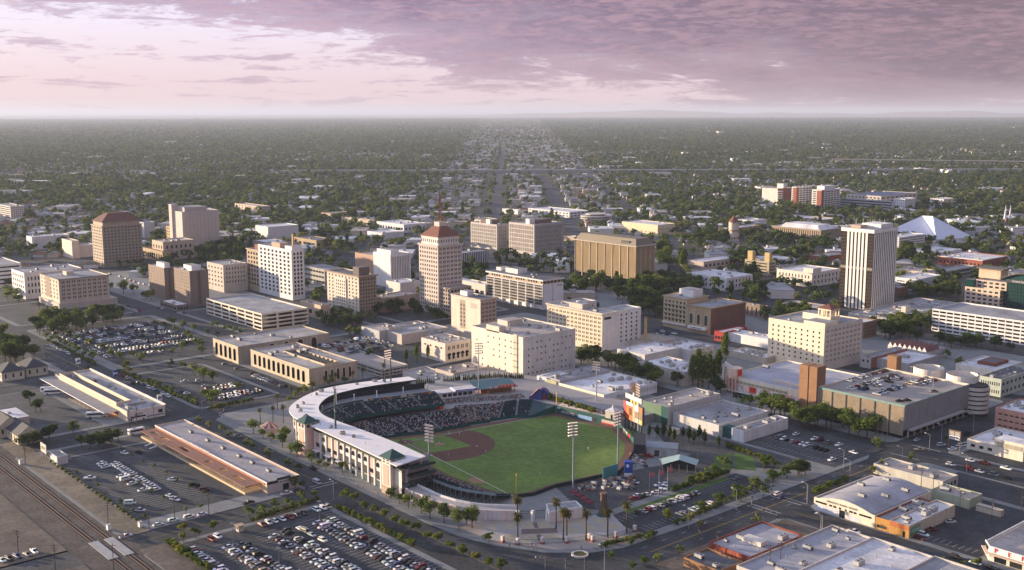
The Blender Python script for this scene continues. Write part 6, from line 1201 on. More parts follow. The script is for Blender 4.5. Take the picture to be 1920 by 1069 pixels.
for k in range(5): ad(.1 + .17 * k,.24 + .17 * k,.4,2.6,(DGREEN,wallm(.66,.6,.4),wallm(.5,.5,.3),SIGN_R,DGREEN)[k],3)
a,b = Vector(WALLPTS[0]),Vector(WALLPTS[3]); d = (b - a); nn = Vector((-d.y,d.x)).normalized()
for k in range(4): p,q_ = a + d * .02 + nn * (1 + k * 1.3),a + d * .97 + nn * (1 + k * 1.3); g = MB(); g.prism([tuple(p),tuple(q_),tuple(q_ + nn * .5),tuple(p + nn * .5)],4.99,5.2 + k * .25); BP.add('bleacher',g,wallm(.6,.5,.44))
# blue screen and batter's eye
p,q_ = Vector(at('V',300,850)),Vector(at('V',462,800)); g = MB(); dd = (q_ - p).normalized(); nn = Vector((-dd.y,dd.x))
for k in range(9): u,v = p + (q_ - p) * (k + .05) / 9,p + (q_ - p) * (k + .95) / 9; gg = MB(); gg.prism([tuple(u),tuple(v),tuple(v + nn * .3),tuple(u + nn * .3)],0,6.5); BP.add('screen_panel',gg,mat('teal_screen',(.04,.19,.22),.6))
e0,e1,e2 = at('V',650,440),at('V',740,440),at('V',640,560); g = MB(); g.prism([e0,(e0[0] + 4,e0[1] + 4),(e2[0] + 5,e2[1] + 3),e2],0,6); BP.add('batters_eye',g,mat('dark_padding',(.025,.03,.04),.8))
# right-field low concession range with white parapets
OUT = [at('Q',*p,4.5) for p in ((145,410),(240,455),(375,500),(510,562),(690,607),(850,650),(1050,685),(1250,712),(1480,720),(1700,722))]
INN = [at('Q',*p,5.) for p in ((300,340),(400,385),(480,420),(560,462),(650,500),(850,560),(1050,600),(1250,625),(1480,632),(1700,634))]
strip(OUT,0,OUT,4.5,'concession_front',wallm(.68,.56,.5)); strip(OUT,4.0,INN,4.0,'concession_roof',mat('dull_roof',(.36,.33,.32),.9,.15,.2)); strip(INN,0,INN,5.,'concession_back',WHITE); strip(off(OUT,INN,.94),5.,INN,5.01,'parapet_cap',WHITE); strip(off(OUT,INN,.94),4.,off(OUT,INN,.94),5.,'parapet_inner',WHITE); strip(OUT,4.5,off(OUT,INN,.05),4.5,'front_coping',WHITE)
for k in range(8): a,b = Vector(OUT[k]),Vector(OUT[k + 1]); d = (b - a).normalized(); nn = Vector((d.y,-d.x)); g = MB(); g.prism([tuple(a),tuple(a + d * .7),tuple(a + d * .7 + nn * .35),tuple(a + nn * .35)],0,4.8); BP.add('pilaster',g,WHITE); g = MB(); u,v = a + d * 1.3 + nn * .06,b - d * .5 + nn * .06; g.face([(*u,.6),(*v,.6),(*v,3.7),(*u,3.7)]); BP.add('pink_panel',g,PINKP if k < 5 else wallm(.6,.56,.56))
RFf,RFb = catmull([(-397,301.8),(-384,302.6),(-366,304.3),(-359.5,308.5)],5),catmull([(-397,289),(-387.5,288.3),(-372,290),(-357,297.5)],5)
terrace(RFf,RFb,1.4,4.6,12,[5,10],'right_field_seating',lambda i,r: .8 if r < 6 else .12); strip(RFf,.1,RFf,1.7,'field_wall',DGREEN); strip(RFb,4.6,RFb,5.8,'rear_rail',mat('mesh_rail',(.2,.25,.26),.6))
for i in range(0,len(RFb) - 1,1): a,b = RFb[i],RFb[i + 1]; BP.add('truss',MB().tube((*a,0),(*a,4.6),.12,None,5).tube((*a,0),(*b,4.4),.08,None,4),STEEL)
# entrance gate block
gb = [at('M',1235,560,5),at('M',1490,520,5),at('M',1440,475,5),at('M',1215,500,5)]; g = MB(); g.prism(gb,0,4.4,0,1); BP.add('gate_house',g,[wallm(.7,.62,.58),R_GREY])
for i in range(4): a,b = Vector(gb[i]),Vector(gb[(i + 1) % 4]); d = (b - a).normalized(); nn = Vector((-d.y,d.x)) * .4; g = MB(); g.prism([tuple(a),tuple(b),tuple(b + nn),tuple(a + nn)],4.405,5.1); BP.add('parapet',g,WHITE)
p,q_ = at('M',1005,632),at('M',1225,628)
for t in (0,.5,1): BP.add('gate_pier',MB().box(p[0] + (q_[0] - p[0]) * t - .6,p[0] + (q_[0] - p[0]) * t + .6,p[1] + (q_[1] - p[1]) * t - .6,p[1] + (q_[1] - p[1]) * t + .6,0,4.8),WHITE)
for k in range(16):
    t = (k + .5) / 16; a = (p[0] + (q_[0] - p[0]) * t,p[1] + (q_[1] - p[1]) * t); BP.add('gate_bar',MB().cyl(*a,0,2.6,.05,n=4),DSTEEL)
g = MB(); g.tube((*p,4.6),(*q_,4.6),.15,None,5).tube((*p,3.6),(*q_,3.6),.1,None,5); BP.add('gate_beam',g,DSTEEL)
# dugout strip and protective green fence behind home
for A_,lab in ((CUR[0][14:17],'dugout'),(CUR[0][34:39],'dugout')):
    g = MB()
    for a,b in zip(A_,A_[1:]): g.face([(*a,1.75),(*b,1.75),(b[0] * .97 + HOME[0] * .03,b[1] * .97 + HOME[1] * .03,1.7),(a[0] * .97 + HOME[0] * .03,a[1] * .97 + HOME[1] * .03,1.7)])
    BP.add('dugout_roof',g,wallm(.55,.53,.5))

# ---------------------------------------------------------------- separate things on the concourse
c = at('T',640,290,5); c2 = at('T',910,250,5); n1 = Vector((c2[0] - c[0],c2[1] - c[1])); c0 = at('T',385,310,5); dv = Vector((c2[0] - c0[0],c2[1] - c0[1])); L = dv.length; an = math.atan2(dv.y,dv.x)
def local_root(name,label,cat,o,rz): return Root(name,label,cat,o,None,rz)
def ladd(rt,name,g,m): return place(name,g.mesh(name,m),rt.o)
rt = local_root('concession_stand','long white concession stand with a blue fascia on the ballpark concourse','concession stand',(c0[0],c0[1],4.98),an)
ladd(rt,'wall',MB().box(0,L,.6,7,0,3.6),WHITE); ladd(rt,'roof',MB().box(-.6,L * .55,-.8,7.6,3.6,4.),R_WHITE); ladd(rt,'raised_roof',MB().box(L * .551,L + .6,-.9,7.8,3.6,4.7),R_WHITE); ladd(rt,'fascia',MB().box(L * .56,L + .5,-1.05,-.91,3.5,4.8),SIGN_B)
for k in range(6): ladd(rt,'serving_window',MB().box(L * (.3 + .11 * k),L * (.385 + .11 * k),.5,.59,1,2.8),SHADE)
g = MB();
for i in range(16): g.box(L * .58 + i * L * .024,L * .58 + i * L * .024 + L * .014,-1.1,-1.06,3.8,4.4)
ladd(rt,'fascia_lettering',g,SIGN_W)
c0 = at('T',985,240,5); c2 = at('T',1370,205,5); dv = Vector((c2[0] - c0[0],c2[1] - c0[1])); L = dv.length; an = math.atan2(dv.y,dv.x)
rt = local_root('grill_house','teal shed roofed grill house with red sign letters on the concourse','restaurant',(c0[0],c0[1],4.98),an)
teal = mat('teal_metal_roof',(.1,.19,.19),.5,.08,.3); g = MB(); g.face([(-4,-1.5,3.6),(L + .6,-1.5,3.6),(L - 2,9,6.6),(-5,9,6.6)]); g.face([(-4,-1.5,3.4),(-5,9,6.4),(L - 2,9,6.4),(L + .6,-1.5,3.4)]); ladd(rt,'roof',g,teal); ladd(rt,'wall',MB().box(0,L - 2,3,8.5,0,4.2),wallm(.3,.13,.08))
for k in range(7): ladd(rt,'post',MB().box(k * L / 6.5,k * L / 6.5 + .3,-1,-.7,0,3.6),BRICK)
for k in range(5): ladd(rt,'sign_letter',MB().box(L * .45 + k * 2.2,L * .45 + k * 2.2 + 1.6,-1.9,-1.6,3.6,5.4),mat('sign_orange_red',(.6,.1,.05),.5));
for k in range(3): ladd(rt,'sign_emblem',MB().cyl(L * (.22,.38,.85)[k],-1.4,3.7,5.2,.9,.1,8),mat('sign_pink',(.6,.3,.26),.5))
# inflatable slide and arch
c = at('T',1510,285,5); rt = local_root('inflatable_slide','blue inflatable slide with two white lanes on the concourse','inflatable slide',(c[0],c[1],4.98),R(20)); rt.o.scale = (.68,.68,.68); blu = mat('inflatable_blue',(.05,.055,.2),.5)
g = MB(); g.prism([(0,0),(12,0),(12,9.5),(9.5,9.5),(1.2,1.6),(0,1.6)],0,6,bottom=True); g.v = [(a,c_,b) for a,b,c_ in g.v]; ladd(rt,'body',g,blu)
for k in range(2): g = MB(); g.face([(1.3,.8 + k * 2.6,1.9),(9.4,.8 + k * 2.6,9.6),(9.4,2.6 + k * 2.6,9.6),(1.3,2.6 + k * 2.6,1.9)]); ladd(rt,'lane',g,SIGN_W)
g = MB(); g.tube((1,-.3,1.8),(9.6,-.3,10),.5).tube((1,6.3,1.8),(9.6,6.3,10),.5); ladd(rt,'side_roll',g,mat('inflatable_red',(.3,.04,.06),.5))
c = at('T',1655,292,5); rt = local_root('inflatable_tunnel','round blue and red inflatable tunnel beside the slide','inflatable',(c[0],c[1],4.98),R(35)); g = MB(); g.prism([(4.3 * math.cos(t * math.pi / 12),6 * math.sin(t * math.pi / 12)) for t in range(13)],0,5,bottom=True); g.v = [(a,c_,b) for a,b,c_ in g.v]; ladd(rt,'shell',g,blu); g = MB(); g.prism([(2.6 * math.cos(t * math.pi / 12),4 * math.sin(t * math.pi / 12)) for t in range(13)],-.15,0,bottom=True); g.v = [(a,c_,b) for a,b,c_ in g.v]; ladd(rt,'mouth',g,mat('inflatable_red',(.3,.04,.06),.5))
c = at('T',515,400,5); rt = local_root('game_booth','small red booth on the concourse above third base','booth',(c[0],c[1],4.98),0); ladd(rt,'body',MB().cyl(0,0,0,3,1.9,n=10),mat('booth_red',(.55,.09,.05),.6)); ladd(rt,'roof',MB().cyl(0,0,3,3.8,2.1,.3,10),mat('booth_red2',(.4,.06,.04),.6))
c = at('U',1190,660,5); rt = local_root('kiosk','small cream pavilion with a white cupola behind left centre field','kiosk',(c[0],c[1],4.98),R(10)); ladd(rt,'wall',MB().box(-3,3,-3,3,0,4),CREAM); g = MB(); [g.face([(*a,4),(*b,4),(0,0,6)]) for a,b in (((-3.4,-3.4),(3.4,-3.4)),((3.4,-3.4),(3.4,3.4)),((3.4,3.4),(-3.4,3.4)),((-3.4,3.4),(-3.4,-3.4)))]; ladd(rt,'roof',g,R_WHITE); ladd(rt,'cupola',MB().cyl(0,0,5.3,6.9,.6,.4,8),WHITE); ladd(rt,'door',MB().box(.6,1.8,-3.06,-3.01,0,2.4),GLASS)
# scoreboard
p,q_ = Vector(at('U',1345,650,6)),Vector(at('U',1630,785,6)); dv = q_ - p; L = dv.length; an = math.atan2(dv.y,dv.x)
rt = local_root('scoreboard','orange and red outfield scoreboard with advert panels and a bat-shaped crown','scoreboard',(p.x,p.y,0),an); H0 = bis(lambda m: proj(p.x,p.y,m)[1] > q('U',0,395)[1],7,60)
S_OR = mat('board_orange',(.45,.13,.03),.5,.08,.5); S_RD = mat('board_red',(.36,.04,.06),.5); S_BR = mat('board_brown',(.22,.15,.07),.5); S_CR = mat('board_cream',(.5,.42,.32),.5); S_YL = mat('board_yellow',(.5,.4,.1),.5)
ladd(rt,'frame',MB().box(0,L,.1,1.2,5.8,H0),DKGREY)
def pan(a,b,z0,z1,m,nm='panel'): return ladd(rt,nm,MB().box(L * a,L * b,0,.09,6 + (H0 - 6) * z0,6 + (H0 - 6) * z1),m)
pan(0,.13,0,1,S_RD); pan(.14,.48,0,.8,S_OR); pan(.14,.48,.82,1,SIGN_W); pan(.3,.46,.3,.7,S_BR); pan(.49,.6,0,1,wallm(.7,.4,.3)); pan(.61,.8,.65,1,SIGN_W); pan(.61,.99,.28,.63,S_BR); pan(.61,.99,0,.26,S_CR); pan(.81,.99,.65,.98,S_OR); ladd(rt,'yellow_panel',MB().box(L * .85,L * .99,-.05,-.005,6.1,6 + (H0 - 6) * .26),S_YL)
ladd(rt,'title_board',MB().box(L * .1,L * .95,0,.6,H0 + 1.8,H0 + 4.6),wallm(.42,.4,.36)); strokes_g = MB()
for k in range(11): strokes_g.box(L * (.13 + .074 * k),L * (.13 + .074 * k) + 1.1,-.08,-.005,H0 + 2.3,H0 + 4.1)
ladd(rt,'title_lettering',strokes_g,SIGN_W)
for k in range(3): ladd(rt,'crest_panel',MB().box(L * (.36 + .16 * k),L * (.36 + .16 * k) + 2,.02,.4,H0 + .1,H0 + 1.8),S_YL)
for k in range(7): a = R(40 + 100 * k / 6); g = MB().tube((L * .55,.3,H0 + 4.6),(L * .55 + 7 * math.cos(a),.3,H0 + 4.6 + 7.5 * math.sin(a)),.22,.45,6); ladd(rt,'bat',g,wallm(.24,.15,.1))
ladd(rt,'ball',MB().cyl(L * .55,.2,H0 + 4.6,H0 + 6.4,1.,.6,10),SIGN_W)
for k in range(6): ladd(rt,'post',MB().box(L * (k + .3) / 6,L * (k + .3) / 6 + .5,.3,1.,0,5.8),DKGREY)

# ---------------------------------------------------------------- floodlight towers and foul poles
LAMP = mat('lamp_reflector',(.75,.62,.56),.35,var=.05);
def floodlight(label,base,z0,top_px,rows,colsn,two=False,aim=(HOME[0] + 45,HOME[1] + 40),wdt=5.):
    x,y = base; zt = bis(lambda m: proj(x,y,m)[1] > top_px,z0 + 2,90)
    rt = Root('floodlight_tower',label,'floodlight',(x,y,z0),'ballpark floodlights'); an = math.atan2(aim[1] - y,aim[0] - x); rt.o.rotation_euler = (0,0,an + math.pi / 2)
    def A(nm,g,m): return place(nm,g.mesh(nm,m),rt.o)
    Hh = zt - z0
    for sx_ in ((-2.2,2.2) if two else (0,)): A('pole',MB().cyl(sx_,0,0,Hh - (1 if not two else 0),.42,.24,10),mat('pole_paint',(.3,.32,.36),.5) if not two else DSTEEL)
    if two: A('platform',MB().box(-2.6,2.6,-.5,.5,Hh * .42,Hh * .42 + .3),STEEL)
    for r in range(rows):
        z = Hh - .5 - r * 1.45; ca_ = A('crossarm',MB().box(-wdt / 2,wdt / 2,-.12,.12,z - .1,z + .08),STEEL)
        for c_ in range(colsn): xx = -wdt / 2 + wdt * (c_ + .5) / colsn; g = MB().tube((xx,.05,z + .4),(xx,-.75,z + .15),.18,.42,8); place('lamp',g.mesh('lamp',LAMP),ca_)
floodlight('tall floodlight mast in front of the right field stand, near the south tower',at('M',340,380),0,797,6,5)
floodlight('floodlight mast at the edge of right field by the flagpole',at('M',1418,385),0,793,5,6); floodlight('floodlight mast by the blue screen in centre field',P(1157.8,891.5),0,774,5,5)
floodlight('twin-post floodlight rack on the near canopy roof',at('L',467,474,16.5),16.5,q('L',0,160)[1],6,4,True); floodlight('twin-post floodlight rack at the far end of the canopy roof',at('F',1238,558,16.5),16.5,q('F',0,345)[1],4,6,True)
floodlight('floodlight mast beside the white concession stand',at('G',420,650,5),4.98,q('G',0,295)[1],5,5); floodlight('floodlight mast before the white roofed warehouse at left field',at('G',1205,735),0,q('G',0,420)[1],4,5); floodlight('floodlight mast right behind the scoreboard',P(1196.8,815),0,720,5,4)
FY = mat('foul_pole_yellow',(.75,.45,.06),.5,var=0)
for p,lab,zt in ((RFP,'yellow right field foul pole beside the tall palm',888),(LFP,'yellow left field foul pole at the green wall corner',735)):
    zt = bis(lambda m: proj(p[0],p[1],m)[1] > zt,4,40); rt = Root('foul_pole',lab,'foul pole',(*p,0)); rt.add('pole',MB().cyl(*p,0,zt,.12,.1,8),FY); rt.add('screen',MB().box(p[0] + .12,p[0] + .4,p[1] - .04,p[1] + .04,zt * .45,zt),FY)
# maintenance yard sheds
c = at('V',785,545); c2 = at('V',1100,580); bx = [c[0],c[0] + 24,c[1] - 2,c[1] + 11,4.6]
p0,p1_,p2_ = Vector(at('V',785,560)),Vector(at('V',1120,585)),None; dv = p1_ - p0; L = dv.length; an = math.atan2(dv.y,dv.x)
rt = local_root('yard_shed','grey metal yard shed with a dark doorway behind centre field','shed',(p0.x,p0.y,0),an); ladd(rt,'wall',MB().box(0,L,0,9,0,4.6),wallm(.42,.43,.42)); g = MB(); g.face([(-.4,-.5,4.6),(L + .4,-.5,4.6),(L + .4,4.5,6.4),(-.4,4.5,6.4)]); g.face([(-.4,4.5,6.4),(L + .4,4.5,6.4),(L + .4,9.5,4.6),(-.4,9.5,4.6)]); ladd(rt,'roof',g,mat('blue_grey_roof',(.2,.23,.26),.5,.1,.2)); ladd(rt,'doorway',MB().box(L * .26,L * .42,-.06,-.01,0,3.2),SHADE); ladd(rt,'roller_door',MB().box(L * .52,L * .68,-.06,-.01,0,3.2),STEEL)
p0,p1_ = Vector(at('V',960,660,4)),Vector(at('V',1340,670,4)); dv = p1_ - p0; L = dv.length; an = math.atan2(dv.y,dv.x)
rt = local_root('yard_canopy','open yard shelter with pale green gable roof','shelter',(p0.x,p0.y,0),an); g = MB(); g.face([(0,0,4),(L * .5,3,5.6),(L * .56,12,5.6),(-1,9,4)]); g.face([(L * .5,3,5.6),(L,0,4),(L + 2,9,4),(L * .56,12,5.6)]); ladd(rt,'roof',g,mat('pale_green_metal',(.3,.4,.38),.5,.08,.2))
for k in range(5): ladd(rt,'post',MB().box(L * k / 4.1,L * k / 4.1 + .3,.5,.8,0,4),STEEL)
ladd(rt,'back_wall',MB().box(.5,L,8,8.3,0,4),DKGREY)
c = at('V',582,800); rt = local_root('sign_tower','blue and white box sign standing behind centre field','sign',(c[0],c[1],0),R(45)); ladd(rt,'base',MB().box(-1.8,1.8,-1.6,1.6,0,2.6),SIGN_W); ladd(rt,'box',MB().box(-2,2,-1.8,1.8,2.6,8),SIGN_B); ladd(rt,'emblem',MB().box(-1,.2,-1.86,-1.81,5.4,6.8),SIGN_W)

# ================================================================== trees
def leafm(name,a,b,c):
    m = bpy.data.materials.new(name); m.use_nodes = True; nt = m.node_tree; L = nt.links; nt.nodes.remove(nt.nodes['Principled BSDF']); out = nt.nodes['Material Output']
    oi = nt.nodes.new('ShaderNodeObjectInfo').outputs['Random']; rmp = nt.nodes.new('ShaderNodeValToRGB'); L.new(oi,rmp.inputs[0]); e = rmp.color_ramp.elements
    e[0].color = (*a,1); e[1].color = (*c,1); e.new(.55).color = (*b,1)
    geo = nt.nodes.new('ShaderNodeNewGeometry').outputs['Position']; n = nt.nodes.new('ShaderNodeTexNoise'); L.new(geo,n.inputs['Vector']); n.inputs['Scale'].default_value = .9; n.inputs['Detail'].default_value = 2
    mr = nt.nodes.new('ShaderNodeMapRange'); L.new(n.outputs[0],mr.inputs[0]); mr.inputs[1].default_value = .3; mr.inputs[2].default_value = .7; mr.inputs[3].default_value = .55; mr.inputs[4].default_value = 1.45
    mx = nt.nodes.new('ShaderNodeMix'); mx.data_type = 'RGBA'; mx.blend_type = 'MULTIPLY'; mx.inputs[0].default_value = 1; L.new(rmp.outputs[0],mx.inputs[6]); L.new(mr.outputs[0],mx.inputs[7])
    d = nt.nodes.new('ShaderNodeBsdfDiffuse'); t = nt.nodes.new('ShaderNodeBsdfTranslucent'); s = nt.nodes.new('ShaderNodeMixShader'); s.inputs[0].default_value = .45; L.new(mx.outputs[2],d.inputs[0]); L.new(mx.outputs[2],t.inputs[0]); L.new(d.outputs[0],s.inputs[1]); L.new(t.outputs[0],s.inputs[2]); L.new(s.outputs[0],out.inputs[0]); return m
LEAF = leafm('broadleaf_foliage',(.07,.11,.024),(.11,.15,.034),(.17,.195,.045)); LEAFD = leafm('dark_foliage',(.04,.068,.022),(.06,.092,.03),(.09,.12,.036)); LEAFY = leafm('bright_foliage',(.11,.15,.026),(.16,.19,.034),(.21,.2,.042)); LEAFP = leafm('palm_foliage',(.1,.1,.03),(.13,.12,.035),(.15,.13,.05))
LEAFC = leafm('city_foliage',(.07,.11,.032),(.115,.155,.045),(.185,.195,.06)); BARK = mat('bark',(.1,.075,.055),.95,.2,1.)
def crown(seed,rx,rz,cz,blobs,leaves,leaf,squash=1.,taper=0.):
    rs = np.random.RandomState(seed); V = []; Fc = []
    C = []
    for b in range(blobs):
        u = rs.normal(size=3); u /= np.linalg.norm(u); r = rs.uniform(.35,.8); c = u * r; C.append((c[0] * rx * (1 - taper * (c[2] * .5 + .5)),c[1] * rx * (1 - taper * (c[2] * .5 + .5)),cz + c[2] * rz,rs.uniform(.28,.46)))
    per = leaves // blobs
    for (x,y,z,r) in C:
        for k in range(per):
            n = rs.normal(size=3); n /= np.linalg.norm(n); n[2] = n[2] * .9 + .15; rr = r * rs.uniform(.75,1.08); p = np.array((x,y,z)) + n * rr * np.array((rx,rx,rz * .9))
            nn = n + rs.normal(size=3) * .55; nn /= np.linalg.norm(nn); a = np.cross(nn,(0,0,1) if abs(nn[2]) < .9 else (1,0,0)); a /= np.linalg.norm(a); b = np.cross(nn,a); s = leaf * rs.uniform(.6,1.3)
            i = len(V); V += [tuple(p + a * s),tuple(p + b * s * .8),tuple(p - a * s),tuple(p - b * s * .8)]; Fc.append((i,i + 1,i + 2,i + 3))
    g = MB(); g.v = V; g.f = Fc; g.m = [0] * len(Fc); return g
def trunk(h,r,limbs=4,seed=0,spread=1.6):
    g = MB().tube((0,0,0),(0,0,h),r,r * .6,7); rs = random.Random(seed)
    for k in range(limbs): a = k * 2 * math.pi / limbs + rs.random(); g.tube((0,0,h * .9),(spread * math.cos(a),spread * math.sin(a),h + spread * rs.uniform(.9,1.6)),r * .55,r * .2,5)
    return g
PROT = {}
for k in range(4): PROT['broad',k] = (trunk(3.,.32,4,k).mesh('trunk',BARK),crown(10 + k,4.6,3.6,6.6,17,1000,.42).mesh('crown',LEAF),10.)
for k in range(3): PROT['dark',k] = (trunk(3.,.36,4,k).mesh('trunk',BARK),crown(30 + k,5.,3.9,6.8,18,1100,.46).mesh('crown',LEAFD),10.5)
for k in range(3): PROT['street',k] = (trunk(2.2,.14,3,k,.8).mesh('trunk',BARK),crown(50 + k,2.1,1.7,4.,10,620,.27).mesh('crown',LEAFY),5.6)
for k in range(2): PROT['redwood',k] = (trunk(3.,.4,3,k,.9).mesh('trunk',BARK),crown(70 + k,3.4,8.5,10.2,30,1500,.45,taper=.95).mesh('crown',LEAF),18.5)
for k in range(2): PROT['fir',k] = (trunk(2.,.3,3,k,.7).mesh('trunk',BARK),crown(80 + k,2.7,5.2,6.4,20,900,.4,taper=1.).mesh('crown',LEAFD),11.5)
PROT['cypress',0] = (trunk(1.,.12,2,1,.1).mesh('trunk',BARK),crown(90,.62,3.6,4.2,16,420,.24,taper=.6).mesh('crown',LEAFD),8.)
PROT['shrub',0] = (trunk(.4,.07,3,1,.3).mesh('trunk',BARK),crown(95,1.5,.9,1.0,8,300,.24).mesh('crown',LEAFY),2.); PROT['shrub',1] = (trunk(.4,.07,3,2,.3).mesh('trunk',BARK),crown(96,1.5,.9,1.0,8,300,.24).mesh('crown',LEAF),2.)
def palm(seed,h):
    rs = random.Random(seed); t = MB().tube((0,0,0),(0,0,h),.34,.24,8).tube((0,0,h - 1.6),(0,0,h),.42,.5,8); g = MB()
    for k in range(44):
        a = rs.random() * 6.283; el = rs.uniform(-.9,1.2); L = rs.uniform(2.2,3.1); p = Vector((0,0,h + .1)); d = Vector((math.cos(a) * math.cos(el),math.sin(a) * math.cos(el),math.sin(el))); sd = Vector((-math.sin(a),math.cos(a),0)); w0 = .12
        for s in range(4):
            q_ = p + d * L / 4; w1 = (.3,.36,.28,.05)[s]; g.face([p - sd * w0,p + sd * w0,q_ + sd * w1 - Vector((0,0,.14)),q_ - sd * w1 - Vector((0,0,.14))]); p,w0 = q_,w1; d = (d + Vector((0,0,-.42))).normalized()
    return (t.mesh('trunk',BARK),g.mesh('crown',LEAFP),h + 1.5)
PROT['palm',0] = palm(1,11.); PROT['palm',1] = palm(2,11.)
KN = {'broad': 4,'dark': 3,'street': 3,'redwood': 2,'fir': 2,'cypress': 1,'shrub': 2,'palm': 2}
TREES = []                                                    # (size on photo, kind, x, y, height, place phrase, z)
def tree(kind,x,y,h,where,z=.15):
    a = proj(x,y,z); b = proj(x,y,z + h); TREES.append([abs(a[1] - b[1]),kind,x,y,h,where,z])
def row(kind,fr_,pts,h,where,drop=0,z=.15,jit=.18):
    rs = random.Random(len(TREES))
    for p in pts: c = at(fr_,p[0],p[1] + drop,z); tree(kind,c[0],c[1],h * rs.uniform(1 - jit,1 + jit),where,z)
def fill(kinds,fr_,poly,n,h,where,z=.15,drop=0):
    """n trees spread over a ground polygon given by photo corners"""
    pp = [at(fr_,*p) for p in poly]; x0,x1 = min(p[0] for p in pp),max(p[0] for p in pp); y0,y1 = min(p[1] for p in pp),max(p[1] for p in pp); rs = random.Random(n + int(poly[0][0])); got = []
    def inside(x,y):
        c = False
        for i in range(len(pp)):
            (ax,ay),(bx_,by) = pp[i - 1],pp[i]
            if (ay > y) != (by > y) and x < (bx_ - ax) * (y - ay) / (by - ay + 1e-9) + ax: c = not c
        return c
    for _ in range(n * 60):
        if len(got) >= n: break
        x,y = rs.uniform(x0,x1),rs.uniform(y0,y1)
        if inside(x,y) and not hit(x,y,1.5) and all((x - a) ** 2 + (y - b) ** 2 > 16 for a,b in got): got.append((x,y)); tree(rs.choice(kinds),x,y,h * rs.uniform(.75,1.25),where,z)
FOOT = [o for o in []]
FOOTB = []
for o in bpy.data.objects:
    if o.type == 'EMPTY' and o.parent is None and o.get('category') not in ('sign','floodlight'):
        xs = [];  ys = []
        for ch in o.children:
            if ch.type == 'MESH' and ch.name.split('.')[0] in ('wall','roof','roof_slab','roof_deck','curtain_wall','upper_wall','ring','core'):
                mw = Matrix.LocRotScale(o.location,o.rotation_euler,None) @ Matrix.LocRotScale(ch.location,ch.rotation_euler,None)
                for c in ch.bound_box: v = mw @ Vector(c); xs.append(v.x); ys.append(v.y)
        if xs: FOOTB.append((min(xs),max(xs),min(ys),max(ys)))
FOOTB += [(-540,-330,262,462),(-406,-291,171,239),(-549,-441,171,211),(-290,-262,250,900),(-1200,-290,243,266)]
FOOTB = np.array(FOOTB)
def hit(x,y,m=1.): return bool(np.any((FOOTB[:,0] - m < x) & (x < FOOTB[:,1] + m) & (FOOTB[:,2] - m < y) & (y < FOOTB[:,3] + m)))
row('street','K',[(1290,610),(1350,630),(1420,680),(1490,705),(1560,740),(1630,780),(1700,820)],6.2,'in the kerbside row opposite the ballpark arcade')
row('street','M',[(245,740),(330,800),(405,830),(500,872),(590,922),(690,968),(785,1000),(880,1030)],6.4,'in the kerbside row below the ballpark plaza')
row('broad','K',[(650,125),(715,155),(865,170),(770,185),(850,220),(905,262),(950,285)],7,'at the round corner of the ballpark front')
row('street','K',[(1050,325),(1105,355),(1150,375),(1265,400),(1595,570),(1660,600),(1720,625)],5.4,'on the pavement under the ballpark arcade')
row('street','M',[(50,460),(115,500),(185,530),(785,790)],5.5,'on the pavement below the pink ballpark wall'); row('broad','M',[(280,570),(345,610),(450,640),(620,655),(560,680),(660,680)],8,'in the clump before the low ballpark wall')
row('street','K',[(700,680),(800,645),(895,625),(925,665),(985,595),(620,705),(705,705),(780,700),(1080,575),(165,830),(250,845),(375,820),(160,870)],5.2,'along the cross street between the two car parks'); row('broad','K',[(940,505),(995,500)],5,'at the corner of the fire department building')
row('street','K',[(430,120),(480,150),(600,215),(640,230),(750,290),(890,350),(960,385),(340,85),(270,50)],4.6,'in the strip beside the fire department')
row('street','J',[(430,330),(535,405),(675,500),(840,605),(925,665),(1000,715),(845,235),(915,285),(995,330),(1070,365),(1150,410),(1230,460),(1310,495),(1420,550),(970,485),(1050,535),(1130,580),(1290,670),(1395,645)],2.6,'young in a planting island of the patrol car lot')
row('broad','E',[(1220,480),(1285,500),(1345,525),(1420,560),(1360,545),(1410,710),(1440,690),(1600,620),(1380,690)],7.5,'in the half empty lot before the arcaded buildings')
row('street','E',[(930,545),(990,568),(1070,598),(1110,618),(1140,640),(1265,690),(830,485),(860,500),(1140,455),(1310,700),(590,495),(900,535),(1030,582)],5,'in the hedge row beside the street of parked cars')
fill(['broad','broad','dark'],'E',[(200,240),(300,180),(560,130),(760,120),(830,150),(560,230),(420,260),(260,250)],34,12,'in the dense grove left of the full car park')
fill(['dark','broad'],'E',[(0,220),(90,230),(230,330),(250,400),(60,440),(0,430)],24,12,'in the grove at the left edge by the street')
row('broad','E',[(350,285),(380,295),(410,310),(440,322),(470,340),(500,355),(530,372),(560,390),(310,270)],6,'in the hedge-like row along the full car park'); row('broad','E',[(470,265),(520,290),(600,330),(680,345),(740,390),(620,415),(810,420),(895,400),(955,435),(850,460),(1150,380),(1080,370),(1220,350)],7,'round a corner of the full car park')
row('broad','E',[(1040,190),(1130,165),(1165,180),(1225,200),(1290,215),(1100,205),(1170,235),(1250,265),(1310,310),(1345,330),(1350,370),(1390,250),(1450,255),(1270,280)],6.5,'in the rows between the full car park and the cream garage')
row('broad','E',[(1420,190),(1455,195),(1495,215),(1530,222),(1570,235),(1610,240)],6,'in the row at the foot of the cream garage')
row('dark','E',[(240,760),(270,750),(490,910),(545,990),(600,1005),(660,985),(740,970),(790,955),(700,1000),(300,960),(260,975),(220,990),(330,945),(160,1010),(200,700)],8,'around the depot houses and the bus yard')
